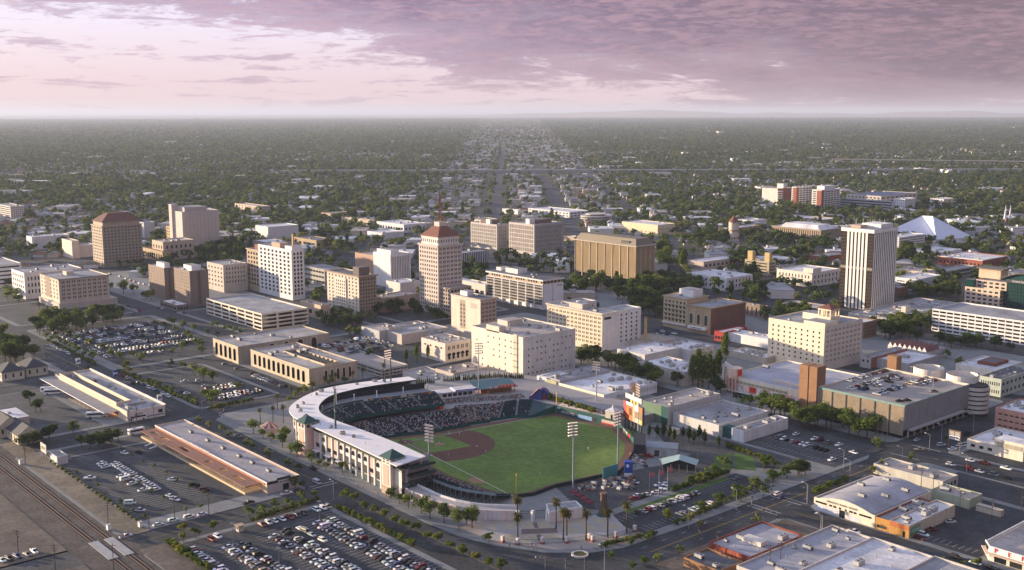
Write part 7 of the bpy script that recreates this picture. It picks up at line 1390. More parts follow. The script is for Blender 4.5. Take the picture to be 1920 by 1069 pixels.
row('broad','F',[(985,255),(1020,260),(1045,255)],9,'in the yellowish clump behind the arcaded buildings'); fill(['dark','broad'],'F',[(560,175),(760,165),(820,210),(1120,180),(1150,130),(900,110),(760,140)],16,9,'below the tan notch tower'); fill(['dark'],'F',[(1030,470),(1190,520),(1190,430),(1090,400)],10,10,'beside the two level parking deck')
row('redwood','F',[(1360,430),(1430,430),(1505,410)],13,'among the three slim trees before the bank hall')
row('palm','F',[(385,830),(470,820),(540,830),(500,740),(595,680),(640,700),(660,670),(735,640),(815,600),(890,590),(1005,570),(1070,560),(1210,530)],9,'in the palm row round the ballpark canopy'); row('broad','F',[(615,665),(680,640),(730,615),(580,700),(850,585),(950,575)],6,'under the palms behind the ballpark canopy')
fill(['dark','broad'],'B',[(480,790),(600,740),(615,780),(520,810)],4,9,'behind the white tower'); fill(['dark'],'B',[(940,900),(960,800),(1100,860),(1230,880),(1230,910),(1050,920)],14,12,'in the dark gap left of the tallest tower'); fill(['dark','broad'],'B',[(1210,910),(1420,960),(1430,930),(1280,890)],9,8,'below the tallest tower'); fill(['dark','broad'],'B',[(600,970),(760,930),(940,930),(900,980),(650,1000)],14,9,'in front of the tan notch tower')
fill(['dark','fir','dark','broad'],'C',[(700,780),(780,690),(900,680),(1000,720),(1180,720),(1300,690),(1370,800),(1350,930),(1100,890),(1065,790),(900,740)],78,14,'in the dark courthouse park'); fill(['dark','broad','fir'],'C',[(200,590),(230,520),(500,520),(700,520),(770,560),(770,640),(700,640),(430,590)],42,11,'behind the white slab hotel'); fill(['dark','broad'],'C',[(20,680),(30,590),(190,600),(180,690)],14,11,'right behind the tallest tower')
fill(['broad','dark','fir'],'C',[(1200,700),(1320,650),(1520,690),(1700,720),(1640,760),(1380,760)],30,12,'right of the courthouse'); fill(['dark','broad'],'C',[(1320,590),(1330,470),(1420,470),(1440,600)],14,15,'behind the courthouse at right'); row('redwood','C',[(1495,610),(1480,600),(1510,600)],27,'among the tall conifers right of the courthouse')
row('cypress','G',[(8 + 14 * i,615) for i in range(9)] + [(187 + 13 * i,602 - i * .8) for i in range(9)] + [(318 + 12.4 * i,596 - i * 1.2 + max(0,i - 18) * 1.9) for i in range(33)],8.5,'in the cypress row behind the ballpark concourse',z=.15,jit=.12)
fill(['dark','broad'],'G',[(1080,400),(1240,420),(1420,470),(1640,580),(1560,600),(1300,470),(1080,440)],24,10,'in the street canopy right of the big cream block')
row('shrub','G',[(880 + 19 * i,668 + 6 * i) for i in range(17)],3.2,'in the hedge along the ballpark concourse',z=4.98)
row('redwood','H',[(495,580),(530,590),(560,595),(600,600),(640,590),(665,560),(710,440)],22,'among the tall redwoods beside the market hall'); row('dark','H',[(680,640),(390,585),(650,630)],9,'next to the market hall tower')
fill(['broad','dark'],'H',[(740,700),(830,670),(960,760),(1100,800),(1060,790),(900,740)],6,5.5,'under the painted market wall'); row('broad','H',[(960,750),(1040,790),(1110,800),(1210,850),(1260,860),(1310,845),(1385,855)],11.5,'in the big tree row before the panelled garage')
row('broad','I',[(210,860),(270,880),(330,860),(420,870),(540,905),(600,930),(660,935),(720,900),(500,860),(80,790),(20,780),(140,810)],12,'in the big tree row below the panelled garage wall')
row('fir','H',[(205,930),(255,930),(300,930),(370,960),(430,940),(470,960),(500,975),(570,980),(665,1000),(540,950),(340,950)],8,'among the young firs beside the yard shed')
row('broad','N',[(880,400),(910,420),(1230,420),(1380,455),(1260,480),(1200,500),(1090,545),(1000,625),(975,600),(860,655),(740,705),(525,755),(1145,590),(770,480),(830,470),(1160,400),(1150,420),(1300,470)],6,'beside the narrow car park by the yard'); row('shrub','N',[(560 + 22 * i,560 - 7 * i) for i in range(17)] + [(660 + 30 * i,490 - 5 * i) for i in range(8)],3,'on the slope above the narrow car park'); row('shrub','N',[(590 + 34 * i,775 - 16 * i) for i in range(20)],2.4,'in the avenue hedge of the narrow car park'); row('shrub','N',[(100 + 26 * i,920 - 6 * i) for i in range(14)],2.2,'in the bed outside the entrance court'); row('shrub','N',[(910 + 26 * i,270 + 9 * i) for i in range(12)],2.6,'along the path by the warehouse end')
row('palm','M',[(1003,790),(1290,685),(1345,772),(1370,768),(1515,775),(1677,748),(1820,715)],13,'in the tall palms of the entrance court'); row('palm','M',[(1000,660)],14,'behind the gate')
row('street','N',[(160,1000),(290,920),(405,880),(735,800),(380,1050),(455,1020),(600,970),(290,1069),(1100,770)],4.2,'small on the avenue pavement')
row('shrub','O',[(190 + 25 * i,535 - 10 * i) for i in range(9)],3,'in the hedge behind the thrift store'); row('broad','O',[(575,400),(600,390),(630,380),(840,320)],5,'at the avenue corner by the thrift store'); row('dark','O',[(80,420),(110,410),(60,410)],8,'dark and round beside the avenue'); row('street','O',[(1065,1060),(1190,1069),(1300,1075)],4.5,'on the kerb below the auto parts store')
fill(['dark','broad'],'I',[(640,250),(740,180),(1090,150),(1100,230),(1000,290),(760,280)],28,11,'between the belvedere hotel and the white garage'); fill(['dark'],'I',[(1090,310),(1300,300),(1700,370),(1600,360),(1300,340)],16,9,'in the street row before the white garage'); row('broad','I',[(1190,400),(1270,460),(700,240)],7,'near the courtyard block'); row('street','I',[(720,985),(740,1000),(1190,960),(960,1060),(1030,880)],4.5,'at the flagpoles by the panelled garage')
fill(['dark','broad','fir'],'D',[(190,740),(230,690),(440,690),(460,760),(330,790)],20,12,'between the civic buildings'); fill(['dark','broad'],'D',[(390,880),(520,820),(720,830),(780,870),(600,890)],22,11,'before the fin tower'); fill(['broad','dark'],'D',[(1200,720),(1290,660),(1520,690),(1560,740),(1300,760)],22,11,'between the white blank garage and the bank office')
fill(['dark','broad','fir'],'D',[(290,430),(320,380),(460,390),(740,420),(850,430),(700,460),(400,450)],40,11,'around the clerestory building'); fill(['broad','dark'],'D',[(480,520),(640,470),(860,450),(660,480),(560,560)],24,12,'left of the fin tower'); fill(['dark','broad','fir'],'D',[(1180,540),(1210,480),(1360,490),(1360,550)],16,14,'right behind the fin tower'); fill(['dark','broad'],'D',[(0,460),(0,400),(180,390),(200,430),(150,470)],24,12,'by the water tower lot'); fill(['dark','fir'],'D',[(210,560),(300,500),(360,520),(350,640),(240,640)],16,15,'before the banded tan office'); fill(['broad','dark'],'D',[(450,650),(560,640),(700,680),(690,700),(460,680)],8,8,'at the cream civic building')
fill(['dark','broad'],'A',[(940,560),(770,590),(800,560),(960,560),(990,610),(960,650),(900,620)],16,8,'by the brown hipped tower'); fill(['fir','dark','redwood'],'A',[(1190,540),(1280,450),(1480,470),(1640,380),(1690,430),(1640,530),(1400,560)],46,14,'in the conifer park right of the tan theatre'); row('broad','A',[(825,750),(895,755),(735,740),(980,790),(1010,800)],11,'beside the wide crossing at left'); fill(['broad'],'A',[(0,780),(60,700),(140,790),(150,830),(80,840)],8,9,'before the long white office'); row('palm','A',[(265,890),(322,895),(435,930),(495,920)],10,'in the palm group at the left crossing'); row('broad','B',[(565,880),(605,900),(850,430),(930,430),(620,440),(770,440),(1040,450),(700,390)],9,'on a downtown street corner')
row('shrub','K',[(1240 + 20 * i,645 + 9.9 * i) for i in range(27)],2.6,'in the kerb hedge of the big car park'); row('shrub','K',[(60 + 17 * i,892 + 11 * i) for i in range(17)],3.,'in the dirt-side hedge of the big car park'); row('shrub','E',[(800 + 22 * i,492 + 9.4 * i) for i in range(24)],2.6,'in the long hedge of the half empty lot'); row('shrub','E',[(1400 + 20 * i,742 - 4. * i) for i in range(15)],2.4,'in the end hedge of the half empty lot'); row('shrub','J',[(352 + 27 * i,322 + 18.6 * i) for i in range(23)],1.6,'on the trackside fence of the patrol car lot'); row('shrub','K',[(640 + 30 * i,735 - 10 * i) for i in range(16)],2.2,'in the bed along the cross street'); row('shrub','E',[(330 + 16 * i,290 + 8.2 * i) for i in range(20)],3,'in the hedge along the full car park')
TREES.sort(key=lambda t: -t[0])
NAMES = {'broad': ('broadleaf_tree','round green tree'),'dark': ('shade_tree','dark spreading tree'),'street': ('street_tree','small bright green tree'),'redwood': ('redwood_tree','tall narrow conifer'),'fir': ('fir_tree','pointed dark conifer'),'cypress': ('cypress_tree','slim dark cypress'),'shrub': ('shrub','low clipped shrub'),'palm': ('palm_tree','fan palm')}
def ordn(n): return str(n) + ('th' if 10 <= n % 100 <= 20 else {1: 'st',2: 'nd',3: 'rd'}.get(n % 10,'th'))
LATE = []
def put_trees():
    rs = random.Random(3); n_ind = 0; seen = {}; shr = 0; chosen = []
    for t in TREES:
        if t[1] in ('cypress','palm','redwood','fir'): chosen.append(t)
        elif (t[1] != 'shrub' and n_ind < 300): n_ind += 1; chosen.append(t)
        elif t[1] == 'shrub' and shr < 290: shr += 1; chosen.append(t)
        else: LATE.append(t)
    for t in sorted(chosen,key=lambda t: (t[1],t[5],proj(t[2],t[3],0)[0])):
        sz,kind,x,y,h,where,z = t; nm,desc = NAMES[kind]; key = (kind,where); seen[key] = seen.get(key,0) + 1
        tr,cr_,H_ = PROT[kind,rs.randrange(KN[kind])]; s = h / H_; gp = 'trees ' + where if kind != 'shrub' else 'shrubs ' + where
        o = bpy.data.objects.new(nm,None); COL.objects.link(o); o.location = (x,y,z); o.rotation_euler = (0,0,rs.uniform(0,6.28)); o.scale = (s * rs.uniform(.9,1.12),s * rs.uniform(.9,1.12),s); o.empty_display_size = 1
        o['label'] = '%s %s, %s from left' % (desc,where,ordn(seen[key])) ; o['category'] = 'shrub' if kind == 'shrub' else 'tree'; o['group'] = gp
        w = o['label'].split()
        place('trunk',tr,o); place('crown',cr_,o)
put_trees()

# ================================================================== cars
PAINT = mat('car_paint',(1,1,1),.45,var=0,usecolor=True,spec=.4); CGL = mat('car_glass',(.015,.017,.02),.5,var=0,spec=.15); TYRE = mat('tyre',(.012,.012,.012),.8,var=0); RIM = mat('wheel_rim',(.3,.3,.31),.35,var=0,metal=.7); LAMPW = mat('headlamp',(.7,.7,.66),.2,var=0); LAMPR = mat('tail_lamp',(.35,.01,.01),.3,var=0)
def hull(g,secs,m=0):
    """secs: (x, half width, z low, z high) lofted with a rounded shoulder"""
    rings = []
    for x,w,a,b in secs: rings.append([(x,-w * .92,a),(x,w * .92,a),(x,w,a + (b - a) * .35),(x,w * .97,a + (b - a) * .75),(x,w * .84,b),(x,-w * .84,b),(x,-w * .97,a + (b - a) * .75),(x,-w,a + (b - a) * .35)])
    i = len(g.v); n = 8
    for r in rings: g.v += r
    for k in range(len(rings) - 1):
        for j in range(n): a = i + k * n + j; b = i + k * n + (j + 1) % n; g.f.append((a,b,b + n,a + n)); g.m.append(m)
    g.f.append(tuple(i + j for j in reversed(range(n)))); g.m.append(m); e = i + (len(rings) - 1) * n; g.f.append(tuple(e + j for j in range(n))); g.m.append(m)
def frustum(g,x0,x1,w0,z0,x2,x3,w1,z1,m=0):
    a = [(x0,-w0,z0),(x1,-w0,z0),(x1,w0,z0),(x0,w0,z0)]; b = [(x2,-w1,z1),(x3,-w1,z1),(x3,w1,z1),(x2,w1,z1)]; i = len(g.v); g.v += a + b
    for f in ((0,1,5,4),(1,2,6,5),(2,3,7,6),(3,0,4,7),(4,5,6,7)): g.f.append(tuple(i + k for k in f)); g.m.append(m)
CAR = {}
def make_car(kind):
    b = MB(); gl = MB()
    if kind == 'sedan': hull(b,[(-2.3,.78,.34,.8),(-2.1,.88,.26,.92),(-.9,.91,.24,.95),(.9,.91,.24,.93),(1.9,.87,.26,.82),(2.3,.74,.34,.66)]); frustum(gl,-1.75,1.25,.8,.92,-1.0,.4,.6,1.41); frustum(b,-1.02,.42,.615,1.40,-.95,.33,.56,1.46)
    elif kind == 'hatch': hull(b,[(-2.0,.8,.34,.9),(-1.8,.87,.26,1.),(.8,.89,.24,.98),(1.6,.86,.26,.86),(2.0,.74,.34,.7)]); frustum(gl,-1.95,1.1,.8,.97,-1.6,.3,.62,1.46); frustum(b,-1.62,.32,.635,1.45,-1.5,.22,.58,1.52)
    elif kind == 'suv': hull(b,[(-2.35,.86,.4,1.05),(-2.2,.94,.32,1.12),(.9,.96,.3,1.12),(2.0,.92,.32,1.02),(2.35,.8,.4,.85)]); frustum(gl,-2.3,1.2,.88,1.1,-2.0,.4,.72,1.66); frustum(b,-2.02,.42,.735,1.65,-1.92,.32,.68,1.76)
    elif kind == 'pickup': hull(b,[(-2.75,.88,.45,1.),(-2.6,.95,.38,1.08),(.6,.96,.36,1.08),(2.3,.92,.38,1.02),(2.7,.8,.45,.85)]); frustum(gl,-.75,1.35,.87,1.06,-.6,.6,.7,1.66); frustum(b,-.62,.62,.715,1.65,-.55,.5,.66,1.75); b.box(-2.5,-.85,-.74,.74,1.083,1.09,1)
    else: hull(b,[(-2.7,.92,.4,1.2),(-2.6,.98,.32,1.9),(1.2,.98,.3,1.9),(2.0,.95,.32,1.1),(2.5,.82,.4,.85)]); frustum(b,-2.65,1.3,.92,1.85,-2.55,1.,.78,2.1); frustum(gl,1.05,2.05,.84,1.12,1.0,1.32,.72,1.82); gl.box(-2.2,1.,-.985,.985,1.35,1.75)
    L = {'sedan': 1.4,'hatch': 1.25,'suv': 1.45,'pickup': 1.75,'van': 1.6}[kind]; xe = {'sedan': 2.3,'hatch': 2.,'suv': 2.35,'pickup': 2.7,'van': 2.5}[kind]; hz = {'sedan': .62,'hatch': .66,'suv': .78,'pickup': .8,'van': .8}[kind]
    wh = MB().tube((0,-.11,0),(0,.11,0),.33,None,10,0); rm_ = MB().tube((0,-.12,0),(0,.12,0),.19,None,8,0)
    for s in (-1,1): b.box(xe - .08,xe + .02,s * .5 - .16,s * .5 + .16,hz - .1,hz + .06,2); b.box(-xe - .02,-xe + .08,s * .58 - .14,s * .58 + .14,hz,hz + .16,3)
    CAR[kind] = (b.mesh('car_body',[PAINT,SHADE,LAMPW,LAMPR],smooth=False),gl.mesh('cabin_glass',CGL),wh.mesh('wheel',[TYRE]),L,b,gl,rm_.mesh('rim',RIM))
for k in ('sedan','hatch','suv','pickup','van'): make_car(k)
CCOL = [('white',(.72,.72,.7),30),('silver',(.42,.43,.45),22),('grey',(.16,.165,.175),16),('black',(.018,.018,.02),18),('red',(.24,.02,.02),4),('blue',(.03,.06,.16),7),('beige',(.4,.33,.24),5),('maroon',(.1,.015,.02),3),('green',(.03,.07,.05),2)]
CW = [c[2] for c in CCOL]; rc = random.Random(11); CARS = []
def car(x,y,rz,where,z=.18,kind=None,col=None,nth=None):
    kind = kind or rc.choices(('sedan','hatch','suv','pickup','van'),(46,16,24,11,3))[0]; c = next((c for c in CCOL if c[0] == col),None) or rc.choices(CCOL,CW)[0]
    CARS.append([math.hypot(x,y),x,y,rz,z,kind,c,where])
def crow(axis,fix,a,b,where,occ=.95,z=.18,pitch=2.75,face=0,kind=None,col=None):
    n = int(abs(b - a) / pitch)
    for i in range(n):
        if rc.random() > occ: continue
        t = min(a,b) + (i + .5) * pitch + rc.uniform(-.12,.12); f = fix + rc.uniform(-.3,.3); rz = (math.pi / 2 if axis == 'x' else 0) + (math.pi if rc.random() < .5 else 0) + rc.uniform(-.03,.03)
        car(*((t,f) if axis == 'x' else (f,t)),rz,where,z,kind,col)
crow('x',173.8,-398,-300,'in the hedge-side row of the big ballpark car park',.95)
for yy,nm,x0_ in ((185.9,'first',-391),(191.7,'second',-390),(205.4,'third',-389),(211.6,'fourth',-391),(225.8,'fifth',-390),(232.2,'sixth',-391)): crow('x',yy,x0_,-300,'in the %s middle row of the big ballpark car park' % nm,.96)
for i,yy in enumerate((207.8,211,214,217.5,221,224.5,228,234.2,237.5,240)): car(-402.5,yy,0,'in the cross street row of the big car park',col=('red',None,'white',None,'red','black','black','white','white','beige')[i])
for x,y,c in ((-387.8,217.7,'white'),(-370.9,218.2,'white'),(-401,184.7,'red'),(-402.3,187.9,'white'),(-383.5,217.5,'beige'),(-379,217.8,'silver')): car(x,y,.1,'loose in an aisle of the big ballpark car park',col=c)
crow('x',192.3,-525,-498,'in the front patrol car row',1,pitch=3.1,kind='sedan',col='white'); crow('x',192.5,-497,-471,'in the second patrol car row',1,pitch=3.1,kind='sedan',col='white'); crow('x',187.4,-530,-518,'in the rear patrol car row',1,pitch=3.4,kind='sedan',col='white')
for x,y,k,c in ((-502.4,187.4,'sedan','white'),(-497,187.3,'van','white'),(-489,187.2,'sedan','white'),(-477,187.4,'sedan','white')): car(x,y,R(95),'in the rear patrol car row',kind=k,col=c)
for fx,fy,k,c,a in ((625,440,'pickup','white',60),(905,615,'van','white',60),(970,665,'pickup','silver',45),(1200,450,'sedan','white',40),(1180,565,'sedan','white',20),(1215,590,'pickup','white',20),(1350,490,'suv','black',60),(1420,520,'suv','maroon',60),(865,265,'sedan','white',20),(965,260,'sedan','black',20)): car(*at('J',fx,fy),R(a),'standing alone in the patrol car lot',kind=k,col=c)
for fx,fy,k,c in ((1098,762,'sedan','white'),(1203,733,'suv','white'),(1312,708,'suv','white'),(1405,690,'sedan','white')): car(*at('J',fx,fy),R(90),'in the white kerbside line on the cross street',z=.04,kind=k,col=c)
for fx,fy,k,c,a,w in ((875,845,'pickup','silver',90,'driving over the cross street near the tracks'),(240,950,'pickup','white',0,'at the bottom left by the tracks'),(190,970,'sedan','grey',10,'at the bottom left by the tracks'),(120,985,'suv','blue',10,'at the bottom left by the tracks'),(65,1000,'suv','black',10,'at the bottom left by the tracks'),(15,1010,'sedan','white',10,'at the bottom left by the tracks')): car(*at('J',fx,fy),R(a),w,z=.08,kind=k,col=c)
for fx,fy,k,c,a,w in ((880,545,'pickup','white',90,'parked at the fire department end'),(960,525,'sedan','black',90,'parked at the fire department end'),(615,610,'pickup','black',90,'on the cross street before the patrol lot'),(1090,470,'van','silver',0,'stopped at the crosswalk'),(1060,372,'suv','black',0,'on the street before the ballpark'),(540,148,'pickup','grey',0,'on the street at the ballpark corner'),(1030,0,'sedan','white',0,'far up the ballpark street')): car(*at('K',fx,fy),R(a),w,z=.04,kind=k,col=c)
for i,(fx,fy) in enumerate(((815,520),(850,538),(890,572),(925,570),(960,580),(995,600),(1025,610),(1050,622),(1090,640),(1125,658))): car(*at('E',fx,fy),0,'in the kerbside line beside the half empty lot',z=.04)
for i,(fx,fy) in enumerate(((340,318),(362,328),(385,336),(410,348),(435,358),(458,372))): car(*at('E',fx,fy),0,'in the upper kerbside line along the full car park',z=.04,col=('white','white','silver','white','silver','white')[i])
crow('x',331.8,-646,-603,'in the kerb row before the right arcaded building',.95,z=.18,pitch=3)
for xx in (-867,-861,-846,-840,-825,-819,-803,-797,-781,-775): crow('y',xx,286,356,'in the full car park at left',.97)
crow('y',-758,290,330,'in the last row of the full car park',.6); crow('x',281,-880,-760,'in the street-side row of the full car park',.5)
crow('y',-611,284,318,'in the end row of the half empty lot',.9); crow('y',-605,284,318,'in the end row of the half empty lot',.9); crow('y',-626,288,318,'in the second end row of the half empty lot',.85); crow('y',-632,288,318,'in the second end row of the half empty lot',.7)
for fx,fy in ((1235,560),(1330,555),(1370,590),(1216,632),(1470,580),(1585,475),(1505,445),(1690,505),(1250,640)): car(*at('E',fx,fy),R(80),'scattered in the half empty lot')
zr = PGB[4] - 1.
for xx,a,b in ((-342,548,590),(-331.5,533,585),(-326,536,580),(-315,533,562),(-311,570,590),(-316,568,590)): crow('y',xx,a,b,'on the roof of the panelled garage',.72,z=zr + .02)
for fx,fy in ((880,690),(930,685),(1110,625),(900,590)): car(*at('I',fx,fy,zr),R(60),'apart on the roof of the panelled garage',z=zr + .02)
crow('x',474.3,-337,-305,'in the left row of the lot before the panelled garage',.85,pitch=2.9); crow('x',487.2,-335,-299,'in the right row of the lot before the panelled garage',.7,pitch=2.9)
crow('y',-308.6,336,379,'in the long row of the narrow car park',.95,pitch=2.7); crow('y',-295.6,345,372,'in the hedge-side row of the narrow car park',.7,pitch=2.8); car(-309,405,R(90),'alone at the end of the narrow car park')
for fx,fy,k,c in ((585,925,'sedan','silver'),(655,870,'sedan','silver'),(930,905,'pickup','white'),(990,900,'pickup','white'),(960,930,'suv','white'),(1000,935,'pickup','white'),(690,1020,'sedan','white'),(740,1030,'suv','black'),(780,1010,'sedan','white'),(650,1050,'sedan','red'),(895,985,'sedan','white'),(800,580,'pickup','red')): car(*at('V',fx,fy),rc.uniform(0,6.28),'in the ballpark service yard',kind=k,col=c)
for fx,fy,k,c,a,w in ((745,778,'sedan','silver',90,'on the avenue by the yard'),(1240,582,'suv','white',90,'on the avenue at the signals'),(1262,605,'hatch','blue',90,'on the avenue at the signals')): car(*at('N',fx,fy),R(a),w,z=.04,kind=k,col=c)
for fx,fy,k,c,a,w in ((295,310,'pickup','white',90,'leaving the lot at the avenue'),(445,260,'sedan','white',0,'at the kerb of the avenue lot'),(450,812,'pickup','white',0,'on the street before the thrift store'),(1120,742,'sedan','silver',60,'in the dark lot beside the orange shop'),(930,832,'suv','white',0,'in the dark lot beside the orange shop'),(905,858,'suv','maroon',0,'in the dark lot beside the orange shop'),(985,800,'pickup','maroon',60,'in the dark lot beside the orange shop'),(1155,990,'suv','black',0,'on the street below the dark lot'),(1290,1030,'sedan','white',0,'before the auto parts store'),(1390,1060,'sedan','black',0,'before the auto parts store'),(900,240,'pickup','beige',60,'turning at the avenue crossing'),(1055,208,'suv','silver',60,'at the pole sign corner'),(1120,345,'suv','silver',0,'on the wide side street'),(1245,372,'suv','red',0,'on the wide side street'),(1320,392,'sedan','silver',0,'on the wide side street'),(1420,415,'suv','grey',0,'on the wide side street'),(1510,438,'sedan','black',0,'on the wide side street'),(1355,335,'pickup','maroon',0,'on the wide side street'),(1505,372,'pickup','white',0,'on the wide side street'),(1255,315,'sedan','white',0,'on the wide side street'),(1130,235,'sedan','white',60,'by the pole sign'),(1165,225,'sedan','silver',60,'by the pole sign'),(1195,212,'suv','white',60,'by the pole sign'),(1230,205,'suv','silver',60,'by the pole sign'),(885,172,'sedan','silver',90,'on the street under the panelled garage'),(1230,130,'pickup','black',90,'on the street under the panelled garage'),(1380,135,'sedan','white',0,'right of the panelled garage')): car(*at('O',fx,fy),R(a),w,z=.05,kind=k,col=c)
for xx in (-681,-675,-661,-655,-645): crow('y',xx,402,446,'on the two level deck behind the ballpark',.8,z=PD[4] - .85)
for k_ in range(34): car(rc.uniform(DECK1[0] + 5,DECK1[1] - 5),rc.uniform(DECK1[2] + 6,DECK1[3] - 8),R(rc.choice((0,90,180))),'on the deck below the fin tower',z=DECK1[4] - .95,col=rc.choice(('white','silver','white','beige')))
def strew(fr_,pts,where,a=0,z=.05):
    for p in pts: car(*at(fr_,*p),R(a) + rc.choice((0,math.pi)),where,z)
strew('A',[(735,625),(800,640),(840,655),(870,665),(900,675),(930,685),(960,690),(1000,700),(815,855),(840,865),(895,885),(855,840),(880,850),(930,870),(945,785),(1050,850),(1085,855),(1230,885),(905,720),(870,705)],'on the left downtown streets',0)
strew('C',[(1330,1000),(1360,1005),(1410,1010),(1440,1020),(1320,1030),(1390,1030)],'at the dark crossing',0); strew('B',[(690 + 18 * i,330 + (i % 3) * 8) for i in range(14)] + [(470 + 25 * i,560 + (i % 2) * 10) for i in range(9)],'in a distant store lot',0)
strew('D',[(160 + 24 * i,432 + (i % 4) * 10) for i in range(16)] + [(300 + 30 * i,440 + (i % 3) * 14) for i in range(10)],'in the lot by the water tower',90)
CARS.sort(key=lambda c: c[0])
def put_cars():
    seen = {}; ind = CARS[:300]; rest = CARS[300:]
    for d,x,y,rz,z,kind,c,where in sorted(ind,key=lambda c: (c[7],proj(c[1],c[2],0)[0])):
        seen[where] = seen.get(where,0) + 1; body,gl,wh,L = CAR[kind][:4]
        o = place({'sedan': 'sedan_car','hatch': 'hatchback_car','suv': 'suv','pickup': 'pickup_truck','van': 'van'}[kind],body,None,(x,y,z),rz); o.color = (*[v * rc.uniform(.9,1.1) for v in c[1]],1)
        o['label'] = '%s %s %s, %s from left' % (c[0],{'sedan': 'sedan','hatch': 'hatchback','suv': 'SUV','pickup': 'pickup','van': 'van'}[kind],where,ordn(seen[where])); o['category'] = 'pickup truck' if kind == 'pickup' else ('van' if kind == 'van' else 'car'); o['group'] = 'cars ' + where
        place('cabin_glass',gl,o); yw = {'sedan': .8,'hatch': .78,'suv': .84,'pickup': .85,'van': .86}[kind]
        for sx_ in (-1,1):
            for sy_ in (-1,1): w_ = place('wheel',wh,o,(sx_ * L,sy_ * yw,.33)); d < 500 and place('rim',CAR[kind][6],w_)
    mats = [mat('far_paint_' + c[0],c[1],.65,var=0,spec=.1) for c in CCOL] + [CGL,TYRE]; g = MB()
    for d,x,y,rz,z,kind,c,where in rest:
        body,gl,wh,L,b,gm,w_ = CAR[kind]; ca,sa = math.cos(rz),math.sin(rz); ci = CCOL.index(c)
        for src,mi in ((b,ci),(gm,len(CCOL))):
            i = len(g.v); g.v += [(x + ca * v[0] - sa * v[1],y + sa * v[0] + ca * v[1],z + v[2]) for v in src.v]; g.f += [tuple(i + k for k in f) for f in src.f]; g.m += [mi] * len(src.f)
    if rest: o = place('far_parked_cars',g.mesh('far_parked_cars',mats)); o['kind'] = 'stuff'; o['label'] = 'many small parked cars in the farther lots and streets'
    print('cars',len(CARS))
put_cars()
# coaches at the bus station and the white motorhome
def coach(label,x,y,rz,L=12.,z=.18,name='coach',cat='bus',col=None):
    rt = Root(name,label,cat,(x,y,z),None,rz); wc = col or mat('coach_white',(.72,.72,.7),.35,.04,.5)
    def A(nm,g,m): return place(nm,g.mesh(nm,m),rt.o)
    A('body',MB().box(-L / 2,L / 2,-1.25,1.25,.45,3.1),wc); g = MB(); frustum(g,-L / 2,L / 2,1.25,3.1,-L / 2 + .2,L / 2 - .25,1.05,3.4); A('roof',g,wc)
    for s in (-1,1): A('side_window',MB().box(-L / 2 + .8,L / 2 - .6,min(s * 1.25,s * 1.27),max(s * 1.25,s * 1.27),1.7,2.7),CGL)
    A('windscreen',MB().box(L / 2,L / 2 + .03,-1.1,1.1,1.3,2.9),CGL); A('rear_window',MB().box(-L / 2 - .03,-L / 2,-1,1,1.9,2.7),CGL); A('roof_unit',MB().box(-L / 4,-L / 4 + 2,-.7,.7,3.4,3.6),CONC)
    for xx in (-L * .3,L * .33):
        for s in (-1,1): A('wheel',MB().tube((xx,s * 1.0,.5),(xx,s * 1.28,.5),.5,None,12),TYRE)
for i,(fx,fy,lab,a) in enumerate(((340,625,'left of two white coaches parked side by side at the bus station',62),(362,640,'right one of two white coaches at the far end of the bus yard',62),(650,795,'lone white coach standing beside the bus station canopy',62))): p = at('E',fx,fy); coach(lab,p[0],p[1],R(a))
p = at('E',900,815); coach('white coach parked close to the bus station end wall',p[0],p[1] + 1,R(88),11); p = at('E',910,905); coach('white motorhome on the street between bus station and fire department',p[0],p[1],R(92),8.5,.04,'motorhome','motorhome')

# ================================================================== people
SKIN = mat('skin',(.38,.22,.15),.7,var=.1); SHIRT = mat('shirt',(1,1,1),.85,var=0,usecolor=True); TROU = mat('trousers',(.05,.055,.08),.9,var=.1); HAIR = mat('hair',(.03,.02,.015),.8,var=0); WTR = mat('white_trousers',(.62,.6,.58),.9,var=.05)
def figure(name,stride,arm,trous):
    """one skinned body: pelvis root, spine, neck, head, arms with hands, legs with feet"""
    V = [(0,0,.95),(0,0,1.2),(0,0,1.42),(0,.01,1.54),(0,.02,1.68),(0,.02,1.78)]; Rr = [.13,.125,.14,.055,.095,.07]; E_ = [(0,1),(1,2),(2,3),(3,4),(4,5)]
    for s in (-1,1):
        i = len(V); f = s * stride; a = -s * arm
        V += [(s * .1,0,.88),(s * .11,f * .45 + .04,.5),(s * .11,f,.09),(s * .11,f + .15,.04),(s * .19,0,1.4),(s * .25,a * .5 - .03,1.14),(s * .25,a + .06,.9),(s * .25,a + .1,.8)]; Rr += [.095,.065,.045,.04,.065,.048,.036,.04]; E_ += [(0,i),(i,i + 1),(i + 1,i + 2),(i + 2,i + 3),(2,i + 4),(i + 4,i + 5),(i + 5,i + 6),(i + 6,i + 7)]
    me = bpy.data.meshes.new(name); me.from_pydata(V,E_,[]); o = bpy.data.objects.new(name,me); COL.objects.link(o); md = o.modifiers.new('skin','SKIN');
    for k,r in enumerate(Rr): me.skin_vertices[0].data[k].radius = (r,r)
    me.skin_vertices[0].data[0].use_root = True; o.modifiers.new('sub','SUBSURF').levels = 1; bpy.context.view_layer.update(); out = bpy.data.meshes.new_from_object(o.evaluated_get(bpy.context.evaluated_depsgraph_get())); bpy.data.objects.remove(o)
    out.materials.clear()
    for m in (SHIRT,trous,SKIN,HAIR): out.materials.append(m)
    for p in out.polygons: c = p.center; p.material_index = 3 if c.z > 1.7 or (c.z > 1.6 and c.y < 0) else 2 if (c.z > 1.5 or (abs(c.x) > .2 and c.z < 1.12 and c.z > .7)) else 1 if c.z < .98 else 0; p.use_smooth = True
    return out
